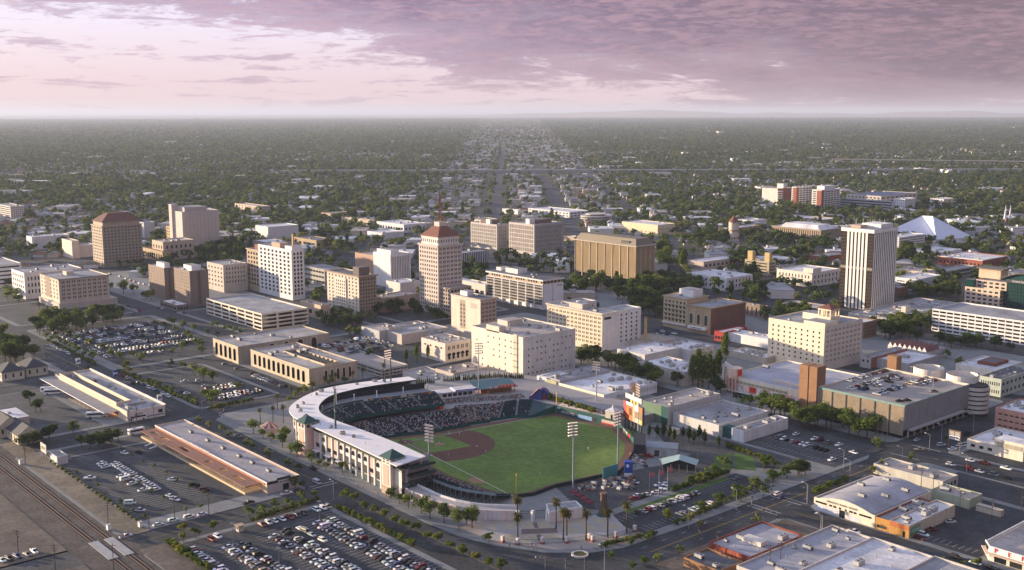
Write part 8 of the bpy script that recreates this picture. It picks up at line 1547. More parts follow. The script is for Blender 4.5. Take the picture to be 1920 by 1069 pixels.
FIG = [figure('person',.0,.0,TROU),figure('person',.26,.2,TROU)]; PLY = [figure('person',.16,.1,WTR),figure('person',.3,.25,WTR)]
def person(x,y,z,label,col,player=False,group=None):
    o = place('person',(PLY if player else FIG)[rc.randrange(2)],None,(x,y,z),rc.uniform(0,6.28),rc.uniform(.96,1.06)); o.color = (*col,1); o['label'] = label; o['category'] = 'person'; o['group'] = group or 'people'
for fx,fy,w in ((1128,288,'between second and third base'),(1603,358,'on the outfield edge of the dirt behind second'),(1525,558,'on the dirt edge behind first base'),(965,606,'on the dirt near first base'),(825,416,'on the pitching mound'),(320,398,'at home plate, bat side'),(975,275,'standing at third base')): person(*at('W',fx,fy),.23,'ball player in white ' + w,(.7,.68,.64),True,'ball players on the field')
for fx,fy,w in ((252,395,'crouching area behind home plate'),(1187,222,'on the grass beyond third base')): person(*at('W',fx,fy),.23,'umpire in dark clothes ' + w,(.02,.02,.025),False,'umpires on the field')
person(*P(1012,891.5),.23,'ball player in white standing in right field',(.7,.68,.64),True,'ball players on the field'); person(*P(1103,845),.23,'ball player in white far out in centre field',(.7,.68,.64),True,'ball players on the field')
SC_ = [(.5,.5,.5),(.03,.03,.04),(.3,.05,.05),(.06,.1,.2),(.6,.58,.5)]; SN = ['grey','black','red','blue','cream']
for i,(fx,fy,w) in enumerate(((75,815,'by the court fence'),(100,812,'by the court fence'),(385,850,'on the round plaza'),(425,848,'on the round plaza'),(408,955,'on the lower plaza'),(460,960,'on the lower plaza'),(480,955,'on the lower plaza'),(510,962,'on the lower plaza'),(950,832,'behind the round planter'),(1100,825,'at the hedge end'),(1130,838,'at the hedge end'),(365,795,'at the gate fence'),(410,795,'at the gate fence'),(1660,722,'on the avenue pavement'),(1682,728,'on the avenue pavement'))): k = i % 5; person(*at('X',fx,fy),.18,'person in %s shirt %s, %s of the plaza walkers' % (SN[k],w,ordn(i + 1)),SC_[k],group='walkers on the plaza')
for i,(fx,fy) in enumerate(((815,835),(885,895),(940,900),(820,775),(1130,1000),(870,890),(370,680),(700,800))): k = (i * 2) % 5; person(*at('Y',fx,fy),.16,'person in %s shirt before the ballpark arcade, %s from the corner' % (SN[k],ordn(i + 1)),SC_[k],group='walkers before the ballpark')
# seated crowd and the people on the concourse: nobody could count them
def crowd():
    cols = [(.5,.5,.5),(.62,.6,.57),(.05,.055,.07),(.2,.06,.06),(.1,.13,.2),(.5,.48,.46),(.04,.04,.045),(.3,.31,.36)]; mats = [mat('crowd_shirt_%d' % k,c,.9,var=0) for k,c in enumerate(cols)] + [SKIN,HAIR,TROU]; g = MB(); rs = random.Random(4)
    def one(x,y,z,k):
        w = .24; g.box(x - w,x + w,y - .16,y + .16,z,z + .58,k,None,False); g.box(x - .12,x + .12,y - .12,y + .12,z + .6,z + .8,len(cols),len(cols) + 1,False); g.box(x - .2,x + .2,y - .45,y - .16,z - .1,z + .12,len(cols) + 2,None,False)
    for x,y,z in SEATS: one(x,y,z,rs.randrange(len(cols)))
    for _ in range(420):
        t,u = rs.random(),rs.random(); p = at('T',560 + 900 * t,330 - 60 * t + u * 40 - 20,5); one(p[0],p[1],5.75,rs.randrange(len(cols)))
    for _ in range(260): a = Vector(WALLPTS[0]) + (Vector(WALLPTS[3]) - Vector(WALLPTS[0])) * rs.random() ** .6; one(a.x - 1 - rs.random() * 3,a.y + 2 + rs.random() * 6,5.5,rs.randrange(len(cols)))
    o = place('crowd',g.mesh('crowd',mats)); o['kind'] = 'stuff'; o['label'] = 'spectators seated in the ballpark stands'; print('crowd',len(SEATS))
crowd()
# ================================================================== street furniture
POLEM = mat('pole_grey',(.3,.3,.3),.5,var=.05); WOOD = mat('pole_wood',(.09,.065,.05),.9,.1,1.)
def lamp_mesh(h,arm): g = MB().cyl(0,0,0,h,.14,.08,7); g.tube((0,0,h - .1),(arm,0,h + .6),.06,.05,5); g.box(arm - .1,arm + .8,-.18,.18,h + .5,h + .68); return g
LM = lamp_mesh(9,2.2).mesh('pole',POLEM); HEADM = MB().box(2.1,3,-.2,.2,9.34,9.48).mesh('lamp_head',mat('lamp_lens',(.7,.68,.6),.3,var=0)); LOTM = MB().cyl(0,0,0,.8,.3,n=8).cyl(0,0,.8,9,.1,.08,6).box(-.9,.9,-.2,.2,9,9.25).mesh('pole',POLEM); LOTH = MB().box(-.85,-.3,-.18,.18,8.85,8.99).box(.3,.85,-.18,.18,8.85,8.99).mesh('lamp_head',MC['lamp_lens'])
SIGM = MB().cyl(0,0,0,6,.14,.1,6).tube((0,0,5.7),(6,0,6.2),.08,.05,5).mesh('pole',POLEM); SIGH = MB().box(5.4,5.8,-.2,.2,5,6.1).box(-.3,.1,-.2,.2,3,4).mesh('signal_head',SHADE)
UTM = MB().cyl(0,0,0,11,.18,.12,6).box(-1.3,1.3,-.08,.08,10,10.15).box(-1.1,1.1,-.08,.08,9,9.15).mesh('pole',WOOD); UTI = MB().cyl(-1.1,0,10.15,10.4,.07,n=5).cyl(1.1,0,10.15,10.4,.07,n=5).cyl(.35,.1,7.6,8.6,.25,n=8).mesh('insulators',mat('insulator',(.3,.28,.26),.5))
def furn(name,cat,parts,fr_,pts,where,rz=0.,sc=1.,z=.1):
    for i,p in enumerate(pts):
        c = at(fr_,*p[:2],z); o = bpy.data.objects.new(name,None); COL.objects.link(o); o.location = (*c,z); o.rotation_euler = (0,0,p[2] if len(p) > 2 else rz); o.scale = (sc,sc,sc)
        o['label'] = '%s %s, %s in picking order from left' % (name.replace('_',' '),where,ordn(i + 1)) if 0 else '%s %s, %s from left' % (name.replace('_',' '),where,ordn(i + 1)); o['category'] = cat; o['group'] = name.replace('_',' ') + 's ' + where
        for nm,me in parts: place(nm,me,o)
LMP = [('pole',LM),('lamp_head',HEADM)]
furn('street_lamp','street lamp',LMP,'E',[(150,400),(290,260),(295,400),(550,390),(600,930)],'along the left street',R(90)); furn('lot_lamp','lamp post',[('pole',LOTM),('lamp_head',LOTH)],'K',[(508,895),(828,1075),(1108,735),(1452,905)],'in the big car park',R(30),z=.18); furn('lot_lamp','lamp post',[('pole',LOTM),('lamp_head',LOTH)],'E',[(855,455),(1005,480),(1360,460),(1540,490)],'in the half empty lot',R(30),.8); furn('street_lamp','street lamp',LMP,'K',[(1205,590),(1740,660)],'before the ballpark',R(180))
furn('street_lamp','street lamp',LMP,'N',[(115,1069),(660,800),(970,680),(1430,640),(1525,850)],'along the avenue',R(180)); furn('street_lamp','street lamp',LMP,'O',[(120,610),(418,440),(215,840),(780,345),(375,365),(970,250),(1055,180),(1275,110),(1228,400)],'on the lower right streets',R(180)); furn('traffic_signal','traffic signal',[('pole',SIGM),('signal_head',SIGH)],'N',[(1070,645),(1195,595),(1145,755),(1230,775)],'at the avenue crossing',R(200)); furn('traffic_signal','traffic signal',[('pole',SIGM),('signal_head',SIGH)],'E',[(420,495),(690,455),(1350,750),(1470,830),(1495,800)],'at the bus station crossing',R(120)); furn('traffic_signal','traffic signal',[('pole',SIGM),('signal_head',SIGH)],'X',[(520,1060),(760,1065),(985,1065)],'on the plaza corner',R(250),.8)
UTP = [('pole',UTM),('insulators',UTI)]
furn('utility_pole','utility pole',UTP,'J',[(130,975),(178,350),(385,1075),(752,765),(790,1075),(1035,780),(1212,705),(1450,690)],'near the tracks',R(45)); furn('utility_pole','utility pole',UTP,'O',[(912,510),(995,540),(1180,680),(1400,745),(1605,690)],'behind the thrift store',R(45)); furn('utility_pole','utility pole',UTP,'N',[(722,945),(840,990),(720,400),(480,420),(1185,1075),(1255,1060)],'along the yard and avenue',R(45)); furn('utility_pole','utility pole',UTP,'E',[(865,860),(915,850),(1030,850)],'at the bus station end',R(45),1.2)
FLG = [('pole',MB().cyl(0,0,0,13,.13,.06,6).mesh('pole',STEEL)),('flag',MB().box(.08,2.2,-.03,.03,10.6,12.4).mesh('flag',mat('flag_cloth',(.4,.12,.12),.8,.3,1.5)))]
furn('flagpole','flagpole',FLG,'N',[(405,610),(467,595),(522,575)],'in the ballpark yard',R(45)); furn('flagpole','flagpole',FLG[:1],'I',[(728,935),(762,950),(795,945)],'at the panelled garage corner')
# pole sign, planter, carousel tent, fence pillars, ticket booth, brick stump, tracks boxes
c = at('O',1140,245); rt = Root('pole_sign','tall open frame pole sign with white boards at the side street','sign',(*c,0)); rt.add('frame',MB().box(c[0] - 3.2,c[0] - 2.8,c[1],c[1] + .4,0,11).box(c[0] + 2.8,c[0] + 3.2,c[1],c[1] + .4,0,11).box(c[0] - 2.8,c[0] + 2.8,c[1],c[1] + .4,10.6,11),BROWN); rt.add('board',MB().box(c[0] - 2.7,c[0] + 2.7,c[1] - .1,c[1] + .3,6.2,8.2),SIGN_W); rt.add('panel',MB().box(c[0] - 2.7,c[0] - .2,c[1] - .05,c[1] + .3,8.4,10.4).box(c[0] + .1,c[0] + 2.7,c[1] - .05,c[1] + .3,8.4,10.4),wallm(.4,.36,.3)); strokes(rt,'S',c[1] - .11,c[0] - 2.2,c[0] + 2.2,6.7,1.,7,SIGN_DK)
c = at('M',1470,885); rt = Root('planter','round concrete planter ring in the plaza','planter',(*c,.17)); g = MB(); n = 24
for i in range(n):
    a,b = 2 * math.pi * i / n,2 * math.pi * (i + 1) / n; r0,r1 = 2.6,3.4; pa = [(c[0] + r * math.cos(t),c[1] + r * math.sin(t)) for r,t in ((r0,a),(r1,a),(r1,b),(r0,b))]; g.prism([pa[0],pa[1],pa[2],pa[3]],.1,.7)
rt.add('ring',g,wallm(.5,.45,.41)); rt.add('soil',MB().cyl(*c,.1,.5,2.6,n=20),mat('planting',(.08,.075,.03),.95,.4,2.))
c = at('F',448,890); rt = Root('carousel','red and cream striped round tent roof at the ballpark corner','carousel',(*c,0)); n = 16
for i in range(n): a,b = 2 * math.pi * i / n,2 * math.pi * (i + 1) / n; g = MB(); g.face([(c[0] + 5 * math.cos(a),c[1] + 5 * math.sin(a),3.2),(c[0] + 5 * math.cos(b),c[1] + 5 * math.sin(b),3.2),(*c,6.2)]); rt.add('canvas_gore',g,mat('tent_red',(.24,.08,.07),.8) if i % 2 else mat('tent_cream',(.42,.33,.27),.8))
for i in range(8): a = math.pi * i / 4; rt.add('post',MB().cyl(c[0] + 4.6 * math.cos(a),c[1] + 4.6 * math.sin(a),.15,3.2,.12,n=5),SIGN_R)
FP = [(890,790),(1003,808),(1187,800),(1370,795),(1540,772),(1562,785),(1735,758),(1880,710)]; FPW = [at('M',*p) for p in FP]; rt = Root('court_fence','iron fence with white lantern pillars closing the entrance court','fence',(*FPW[3],.17)); rt.org = (*FPW[3],0); rt.o.location.z = 0
for p in FPW: pl_ = rt.add('pillar',MB().box(p[0] - .6,p[0] + .6,p[1] - .6,p[1] + .6,.15,2.9),wallm(.66,.58,.54)); rt.add('pillar_base',MB().box(p[0] - .75,p[0] + .75,p[1] - .75,p[1] + .75,.15,1.),BRICK,pl_)
for a,b in zip(FPW,FPW[1:]):
    g = MB().tube((*a,2.1),(*b,2.1),.05,None,4).tube((*a,.4),(*b,.4),.05,None,4); L = math.hypot(b[0] - a[0],b[1] - a[1])
    for k in range(int(L / .5)): t = k * .5 / L; g.box(a[0] + (b[0] - a[0]) * t - .03,a[0] + (b[0] - a[0]) * t + .03,a[1] + (b[1] - a[1]) * t - .03,a[1] + (b[1] - a[1]) * t + .03,.2,2.2)
    rt.add('railing',g,DSTEEL)
c = at('M',1645,585); rt = Root('tower_stump','rough brown tree-trunk shaped tower in the entrance court','tower',(*c,0)); rt.add('trunk',MB().cyl(*c,0,9.5,2.1,1.3,9),mat('stump_bark',(.13,.09,.06),.95,.3,1.5,bump=.6)); rt.add('rim',MB().cyl(*c,9.5,10.1,1.6,1.7,9),BROWN); rt.add('base_bed',MB().cyl(*c,.15,.6,3.2,2.8,10),DGREEN)
c = at('K',555,800); rt = Root('ticket_booth','small car park ticket booth with tan roof','booth',(*c,.15)); rt.add('body',MB().box(c[0] - 1.2,c[0] + 1.2,c[1] - 1.2,c[1] + 1.2,.17,2.6),CREAM); rt.add('roof',MB().box(c[0] - 1.7,c[0] + 1.7,c[1] - 1.7,c[1] + 1.7,2.6,2.9),wallm(.45,.33,.2)); rt.add('window',MB().box(c[0] - .9,c[0] + .9,c[1] - 1.26,c[1] - 1.21,1.2,2.2),GLASS)
for i,(fx,fy,f_) in enumerate(((755,790,'J'),(975,770,'J'),(145,335,'J'))): c = at(f_,fx,fy); rt = Root('signal_box','white metal cabinet beside the railway, %s from left' % ordn((2,3,1)[i]),'cabinet',(*c,0),'railway cabinets'); rt.add('body',MB().box(c[0] - 1,c[0] + 1,c[1] - .7,c[1] + .7,.1,2.2),SIGN_W); rt.add('roof',MB().box(c[0] - 1.1,c[0] + 1.1,c[1] - .8,c[1] + .8,2.2,2.4),CONC)
rs = random.Random(9); g = MB()
for k in range(190):
    p = at('V',rs.uniform(300,640),rs.uniform(820,940)) if k < 120 else at('V',rs.uniform(20,230),rs.uniform(880,960)) if k < 150 else at('V',rs.uniform(600,780),rs.uniform(560,690)); s = rs.uniform(.3,1.2); g.box(p[0] - s,p[0] + s,p[1] - s * .7,p[1] + s * .7,.15,.15 + s * rs.uniform(.6,1.6),rs.randrange(5))
o = place('yard_junk',g.mesh('yard_junk',[DKGREY,wallm(.4,.3,.2),STEEL,wallm(.5,.48,.45),wallm(.2,.1,.07)])); o['kind'] = 'stuff'; o['label'] = 'heaps of stored equipment behind the outfield'
for i in range(4): c = at('M',1425 + 38 * i,452 + 26 * i); rt = Root('picnic_canopy','dark red picnic canopy beside the right field corner, %s from left' % ordn(i + 1),'canopy',(*c,0),'picnic canopies'); rt.add('top',MB().box(c[0] - 1.6,c[0] + 1.6,c[1] - 1.6,c[1] + 1.6,2.6,3.),mat('canopy_red',(.16,.02,.03),.8)); [rt.add('post',MB().cyl(c[0] + a * 1.4,c[1] + b * 1.4,.15,2.6,.06,n=4),DKGREY) for a in (-1,1) for b in (-1,1)]

# ================================================================== the city to the horizon
ND = Vector((math.cos(R(139.5)),math.sin(R(139.5)))); ED = Vector((ND.y,-ND.x))       # north and east of the outer street grid
def ne(e,n): v = ED * e + ND * n; return v.x,v.y
def en(x,y): v = Vector((x,y)); return v.dot(ED),v.dot(ND)
BE = en(*P(938,330))[0]; AE = en(*P(1028,345))[0]                                     # the two long avenues
ROADM = mat('far_asphalt',(.075,.075,.082),.95,.15,.02)
def road(name,a,b,w,m=None,z=.06): d = Vector((b[0] - a[0],b[1] - a[1])).normalized(); n = Vector((-d.y,d.x)) * w / 2; g = MB(); g.face([(a[0] + n.x,a[1] + n.y,z),(a[0] - n.x,a[1] - n.y,z),(b[0] - n.x,b[1] - n.y,z),(b[0] + n.x,b[1] + n.y,z)]); return struct(name,g,m or ROADM)
road('avenue',ne(BE,1150),ne(BE,16000),18); road('avenue',ne(AE,1250),ne(AE,2700),15,z=.064); road('avenue',ne(AE,2700),ne(BE + 40,4200),14,z=.068)
FRN = en(*P(700,325))[1]
for k in range(22): e = -1500 + k * 132; (abs(e - BE) > 40 and abs(e - AE) > 40) and road('side_street',ne(e,1250),ne(e,3400),10,z=.05)
for k in range(14): n = 1300 + k * 190; road('side_street',ne(-1600,n),ne(1900,n),9,z=.045)
FWY = struct('freeway',MB().prism([ne(-640,FRN - 16),ne(2600,FRN - 16),ne(2600,FRN + 16),ne(-640,FRN + 16)],0,8.6),mat('freeway_concrete',(.3,.28,.27),.9,.12,.02))
g = MB()
for s in (-15.6,-.3,15.2): a,b = ne(-640,FRN + s),ne(2600,FRN + s + .0); c,d = ne(2600,FRN + s + .5),ne(-640,FRN + s + .5); g.prism([a,b,c,d],8.6,9.6)
struct('freeway_barrier',g,wallm(.5,.47,.44))
a,b = P(1560,298,13),P(1980,303,13); d = Vector((b[0] - a[0],b[1] - a[1])).normalized(); n = Vector((-d.y,d.x)) * 7; rt = Root('flyover','curved freeway flyover bridge among trees at far right','bridge',(*a,0)); g = MB(); g.prism([(a[0] + n.x,a[1] + n.y),(a[0] - n.x,a[1] - n.y),(b[0] - n.x,b[1] - n.y),(b[0] + n.x,b[1] + n.y)],11,13.6,bottom=True); rt.add('deck',g,wallm(.5,.42,.33))
for k in range(9): t = k / 9; p = (a[0] + (b[0] - a[0]) * t,a[1] + (b[1] - a[1]) * t); rt.add('pier',MB().cyl(*p,0,11,1.6,n=8),CONC)
rs = random.Random(21); OCC = [(a[0] + (b[0] - a[0]) * t / 24 - ND.x * s_,a[1] + (b[1] - a[1]) * t / 24 - ND.y * s_,28) for t in range(25) for s_ in (0,40,80)]
def onroad(e,n,m=0): return abs(e - BE) < 13 + m or (n < 4200 and abs(e - AE) < 11 + m) or -75 < n - FRN < 22 + m or (n < 3400 and (abs((e + 1500 + 66) % 132 - 66) < 8 + m * .6)) or (n < 3900 and abs((n - 1300 + 95) % 190 - 95) < 7 + m * .6)
HW = [wallm(.6,.57,.52),wallm(.5,.42,.33),wallm(.66,.64,.62),wallm(.45,.45,.44)]; HR = [mat('shingle_grey',(.2,.19,.19),.9,.2,.3),mat('shingle_brown',(.15,.115,.09),.9,.2,.3),mat('shingle_pale',(.34,.32,.31),.9,.2,.3),mat('shingle_red',(.2,.09,.06),.9,.2,.3)]
HN = ['grey','brown','pale','red']
def house_geo(g,w,d,h,cx,cy,a,mi,ri):
    ca,sa = math.cos(a),math.sin(a); T = lambda x,y,z: (cx + ca * x - sa * y,cy + sa * x + ca * y,z); X,Y = w / 2,d / 2
    for (p,q_) in (((-X,-Y),(X,-Y)),((X,-Y),(X,Y)),((X,Y),(-X,Y)),((-X,Y),(-X,-Y))): g.face([T(*p,0),T(*q_,0),T(*q_,h),T(*p,h)],mi)
    X += .5; Y += .5; r = Y * .9; z = h + Y * .55; A_,B_ = (-(X - r),0),(X - r,0)
    g.face([T(-X,-Y,h),T(X,-Y,h),T(*B_,z),T(*A_,z)],ri); g.face([T(X,Y,h),T(-X,Y,h),T(*A_,z),T(*B_,z)],ri); g.face([T(X,-Y,h),T(X,Y,h),T(*B_,z)],ri); g.face([T(-X,Y,h),T(-X,-Y,h),T(*A_,z)],ri)
HM = []
for r in range(4):
    for k in range(2): g = MB(); house_geo(g,13 + 3 * k,9 + k,3.2 + k,0,0,0,0,1); gw = MB(); gr = MB(); gw.v,gw.f = g.v,[f for f,m in zip(g.f,g.m) if m == 0]; gr.v,gr.f = g.v,[f for f,m in zip(g.f,g.m) if m == 1]; gw.m = [0] * len(gw.f); gr.m = [0] * len(gr.f); HM.append((gw.mesh('wall',HW[(r + k) % 4]),gr.mesh('roof',HR[r]),HN[r]))
SECT = ((330,'beyond the brown hipped tower'),(620,'beyond the windowless pale tower'),(900,'beyond the tallest tower'),(1060,'between the two long avenues'),(1400,'beyond the big courthouse'),(1720,'beyond the hospital'),(9999,'beyond the city hall'))
LB = {}
def sector(o,what,x,y):
    px_ = proj(x,y,0)[0]; s_ = next(n for l,n in SECT if px_ < l); LB.setdefault('%s %s' % (what,s_),[]).append((px_,o)); o['group'] = '%ss %s' % (what,s_)
mass = MB(); hn = 0; HH = []
for j in range(80):
    for i in range(220):
        n = 1180 + j * 47 + rs.uniform(-6,6); e = -2100 + i * 19 + rs.uniform(-3,3)
        if abs(e) > n * .52 + 120 or onroad(e,n,6) or rs.random() < .2: continue
        x,y = ne(e,n)
        if y < 940 and x > -1330 and x < -40 and y > -120 and n < 1600 and rs.random() < .8: continue
        if hit(x,y,9): continue
        HH.append((x,y))
HH.sort(key=lambda p: math.hypot(*p))
for x,y in HH:
    a = R(139.5) + rs.choice((0,math.pi / 2)); k = rs.choices(range(8),(5,5,3,3,3,3,1,1))[0]; OCC.append((x,y,6))
    if hn < 300:
        hn += 1; o = bpy.data.objects.new('house',None); COL.objects.link(o); o.location = (x,y,0); o.rotation_euler = (0,0,a); o['category'] = 'house'; sector(o,'small %s roofed house' % HM[k][2],x,y); place('wall',HM[k][0],o); place('roof',HM[k][1],o)
    else: house_geo(mass,rs.uniform(11,17),rs.uniform(8,11),rs.choice((3.2,3.2,5.8)),x,y,a,rs.randrange(4),4 + k // 2)
# shops and halls along the avenues and scattered through the suburbs
SHOPS = []; SHP = []
def shopbox(e,n,w,d,h,a0=0.): SHOPS.append((*ne(e,n),w,d,h,a0))
for k in range(520):
    n = 1350 * math.exp(rs.random() * 2.1); s = rs.choice((-1,1)); e = rs.choice((BE,BE,AE)) + s * rs.uniform(32,150 + n * .02)
    if not onroad(e,n,12): shopbox(e,n,rs.uniform(16,44),rs.uniform(14,34),rs.uniform(4.5,8))
for k in range(420):
    n = 1400 * math.exp(rs.random() * 2.3); e = rs.uniform(-.45,.5) * n
    if not onroad(e,n,16): shopbox(e,n,rs.uniform(18,70),rs.uniform(14,40),rs.uniform(4.5,11))
for k in range(330):
    n = rs.uniform(1010,1950); e = rs.uniform(-.45,.48) * n
    if not onroad(e,n,14): shopbox(e,n,rs.uniform(18,48),rs.uniform(14,34),rs.uniform(4.5,9))
for px_,py_,w,d,h in ((180,298,90,30,10),(320,270,60,30,16),(380,298,120,30,9),(650,245,80,30,14),(1350,253,90,40,26),(1640,292,70,30,10),(1180,300,60,40,9),(1100,285,90,40,9),(1010,270,60,30,8),(1500,260,60,30,12),(1780,325,60,30,9),(1730,322,70,26,9),(1850,300,40,30,8),(1200,310,34,26,9),(1050,275,100,50,8),(1120,268,60,36,8),(280,330,60,24,7),(60,345,80,30,8),(1860,360,60,30,8)): SHOPS.append((*P(px_,py_),w,d,h,0))
SW = [HW[0],HW[2],HW[1],wallm(.68,.62,.58)]; RT_ = [R_WHITE,R_WHITE,R_TAN,R_GREY]; RN = ['white','white','tan','grey']
SHOPS.sort(key=lambda s: math.hypot(s[0],s[1])); n_ = 0
for x,y,w,d,h,a0 in SHOPS:
    if hit(x,y,max(w,d) * .6) or any((x - a_) ** 2 + (y - b_) ** 2 < (max(w,d) * .6 + r_) ** 2 for a_,b_,r_ in SHP): continue
    SHP.append((x,y,max(w,d) * .6)); k = rs.randrange(4); a = R(139.5) + (0 if rs.random() < .6 else math.pi / 2); OCC.append((x,y,max(w,d) * .55)); n_ += 1; far = math.hypot(x,y) > 5200
    if n_ > 300 or far:
        ca,sa = math.cos(a),math.sin(a); T = lambda u,v: (x + ca * u - sa * v,y + sa * u + ca * v); mass.prism([T(-w / 2,-d / 2),T(w / 2,-d / 2),T(w / 2,d / 2),T(-w / 2,d / 2)],0,h,rs.choice((0,2)),6); continue
    rt = Root('shop_hall','','building',(x,y,0),None,a); sector(rt.o,'distant %s roofed flat hall' % RN[k],x,y)
    place('wall',MB().box(-w / 2,w / 2,-d / 2,d / 2,0,h).mesh('wall',SW[k]),rt.o); place('roof',MB().box(-w / 2 - .2,w / 2 + .2,-d / 2 - .2,d / 2 + .2,h,h + .35).mesh('roof',RT_[k]),rt.o); place('rooftop_unit',UNIT[3],rt.o,(w * .2,d * .1,h + .35),0,1.4)
for k,L in LB.items():
    for i,(p_,o) in enumerate(sorted(L,key=lambda t: t[0])): o['label'] = '%s, %s from left' % (k,ordn(i + 1))
o = place('far_houses',mass.mesh('far_houses',HW + HR)); o['kind'] = 'stuff'; o['label'] = 'countless roofs of the far suburbs'
# tree canopy of the suburbs: instanced crowns
LOWK = []
def lowtree(seed,rx,rz,cz,tp=0.,lf=None,n=96,leaf=1.15): g = crown(seed,rx,rz,cz,9,n,leaf,taper=tp); t = trunk(cz * .5,.3,2,seed,1.); k = len(g.v); g.v += t.v; g.f += [tuple(k + i for i in f) for f in t.f]; g.m += [1] * len(t.f); o = bpy.data.objects.new('suburb_tree_kind',g.mesh('suburb_tree_kind',[lf or LEAFC,BARK])); LOWK.append(o)
for k in range(4): lowtree(200 + k,5.,3.8,6.4)
for k in range(2): lowtree(220 + k,4.4,3.2,5.4,0,LEAF)
lowtree(210,3.2,6.4,8.,.9,LEAFD); lowtree(211,5.6,4.4,7.4,0,LEAFD)
PTS = []
def put(x,y,s,k): PTS.append((x,y,s,k,rs.uniform(0,6.28)))
for t in LATE:
    if t[1] != 'cypress': put(t[2],t[3],t[4] / {'redwood': 14.5,'fir': 14.5,'shrub': 11.}.get(t[1],10.3),6 if t[1] in ('redwood','fir') else 7 if t[1] == 'dark' else rs.randrange(4))
occ = {}
for x,y,r in OCC: occ.setdefault((int(x // 60),int(y // 60)),[]).append((x,y,r))
def clear(x,y):
    for i in (-1,0,1):
        for j in (-1,0,1):
            for a,b,r in occ.get((int(x // 60) + i,int(y // 60) + j),()):
                if (x - a) ** 2 + (y - b) ** 2 < (r + 2.4) ** 2: return False
    return True
n = 940.
while n < 26000:
    s = 8.4 if n < 2200 else 8.4 * (n / 2200) ** .78; e = -n * .56 - 60
    while e < n * .56 + 60:
        ee = e + rs.uniform(-.5,.5) * s; nn = n + rs.uniform(-.5,.5) * s; e += s; x,y = ne(ee,nn)
        v = math.sin(ee * .0043 + 1.3 * math.sin(nn * .0021)) * math.sin(nn * .0037 + 2. * math.sin(ee * .0017)); keep = (.4 if nn < 1750 else .54) + .27 * v
        if -1330 < x < -40 and -120 < y < 960: keep = (.0 if y < 500 else .26 if x < -290 else .2)
        if x > -1000 and y < 200: continue
        near = min(abs(ee - BE),abs(ee - AE)); keep *= (.42 if nn < 2000 else .25) if near < 90 + nn * .02 else 1
        if rs.random() > keep or (nn < 6000 and onroad(ee,nn,-4)): continue
        if nn < 6000 and (hit(x,y,2.5) or (nn < 2600 and (hit(x,y + 11,2) or hit(x - 11,y,2))) or not clear(x,y)): continue
        if -900 < x < -592 and 100 < y < 380: continue
        put(x,y,rs.choice((.45,.6,.75,.9,1.,1.1,1.25,1.45)) * rs.uniform(.9,1.1) * (1 if nn < 2500 else (nn / 2500) ** .28),rs.choices(range(8),(4,4,4,4,3,3,1.4,4))[0])
    n += s
print('far trees',len(PTS))
kc = bpy.data.collections.new('tree_kinds')
for o in LOWK: kc.objects.link(o)
pm = bpy.data.meshes.new('suburb_trees'); A_ = np.array(PTS); co = np.zeros((len(PTS),3)); co[:,:2] = A_[:,:2]; pm.vertices.add(len(PTS)); pm.vertices.foreach_set('co',co.ravel())
for nm,tp,ar in (('scl','FLOAT',A_[:,2]),('kind','INT',A_[:,3].astype(np.int32)),('rot','FLOAT',A_[:,4])): at_ = pm.attributes.new(nm,tp,'POINT'); at_.data.foreach_set('value',ar)
so = place('suburb_trees',pm); so['kind'] = 'stuff'; so['label'] = 'endless tree canopy of the city beyond downtown'
ng = bpy.data.node_groups.new('scatter','GeometryNodeTree'); ng.interface.new_socket('Geometry',in_out='INPUT',socket_type='NodeSocketGeometry'); ng.interface.new_socket('Geometry',in_out='OUTPUT',socket_type='NodeSocketGeometry'); N_ = ng.nodes; gi,go = N_.new('NodeGroupInput'),N_.new('NodeGroupOutput'); m2p = N_.new('GeometryNodeMeshToPoints'); ci = N_.new('GeometryNodeCollectionInfo'); ci.inputs[0].default_value = kc; ci.inputs[1].default_value = True; ci.inputs[2].default_value = True; iop = N_.new('GeometryNodeInstanceOnPoints'); iop.inputs['Pick Instance'].default_value = True
def attr(nm,tp): a = N_.new('GeometryNodeInputNamedAttribute'); a.data_type = tp; a.inputs[0].default_value = nm; return a.outputs[0]
cx_ = N_.new('ShaderNodeCombineXYZ'); L_ = ng.links; L_.new(attr('rot','FLOAT'),cx_.inputs[2]); L_.new(gi.outputs[0],m2p.inputs[0]); L_.new(m2p.outputs[0],iop.inputs['Points']); L_.new(ci.outputs[0],iop.inputs['Instance']); L_.new(attr('kind','INT'),iop.inputs['Instance Index']); L_.new(cx_.outputs[0],iop.inputs['Rotation']); L_.new(attr('scl','FLOAT'),iop.inputs['Scale']); L_.new(iop.outputs[0],go.inputs[0]); so.modifiers.new('scatter','NODES').node_group = ng
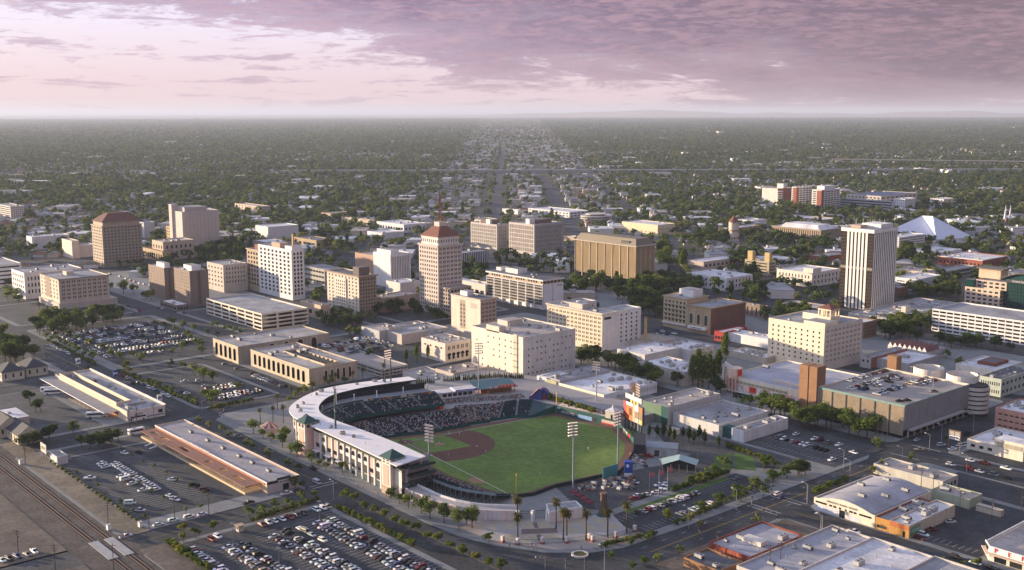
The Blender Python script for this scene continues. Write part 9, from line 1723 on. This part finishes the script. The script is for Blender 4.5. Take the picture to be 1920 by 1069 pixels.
# church spires, distant foothills, and the air
for i,(fx,lab) in enumerate(((1808,'left one of two slim white church spires at far right'),(1836,'right one of two slim white church spires at far right'))): c = at('D',fx,310); rt = Root('church_spire',lab,'spire',(*c,0)); rt.add('tower',MB().box(c[0] - 3,c[0] + 3,c[1] - 3,c[1] + 3,0,8),wallm(.3,.2,.16)); rt.add('spire',MB().cyl(*c,8,30,2.4,.1,8),wallm(.7,.68,.68))
hl = MB(); nx_,ny_ = 150,9; rs2 = np.random.RandomState(5); ph = rs2.uniform(0,6.28,12)
def hgt(a,t): return max(0.,t ** 1.3 * (300 * (.55 + .22 * math.sin(a * 9 + ph[0]) + .16 * math.sin(a * 23 + ph[1]) + .1 * math.sin(a * 51 + ph[2]) + .06 * math.sin(a * 117 + ph[3])) + 60 * math.sin(a * 70 + t * 9 + ph[4]) * t * (1 - t)) * min(1,max(0.,(a + .12) / .3)))
vv = []
for j in range(ny_):
    for i in range(nx_): a = -.3 + 1.1 * i / (nx_ - 1); t = j / (ny_ - 1); r = 33000 + 9000 * t; x,y = ne(r * math.sin(a),r * math.cos(a)); vv.append((x,y,hgt(a,t) - 2))
hl.v = vv; hl.f = [(j * nx_ + i,j * nx_ + i + 1,(j + 1) * nx_ + i + 1,(j + 1) * nx_ + i) for j in range(ny_ - 1) for i in range(nx_ - 1)]; hl.m = [0] * len(hl.f); struct('hills',hl,mat('dry_hills',(.3,.21,.13),.95,.25,.0008),smooth=True)
hz = place('haze',MB().box(-95000,95000,-95000,95000,-3,330).mesh('haze',mat('haze_air',(1,1,1)))); hz['kind'] = 'stuff'; hz['label'] = 'thin evening haze over the whole city'
hm = hz.data.materials[0]; nt = hm.node_tree; nt.nodes.clear(); ho = nt.nodes.new('ShaderNodeOutputMaterial'); hv = nt.nodes.new('ShaderNodeVolumePrincipled'); hv.inputs['Color'].default_value = (.58,.65,.84,1); hv.inputs['Density'].default_value = 3.8e-5; hv.inputs['Anisotropy'].default_value = .15; nt.links.new(hv.outputs[0],ho.inputs['Volume'])
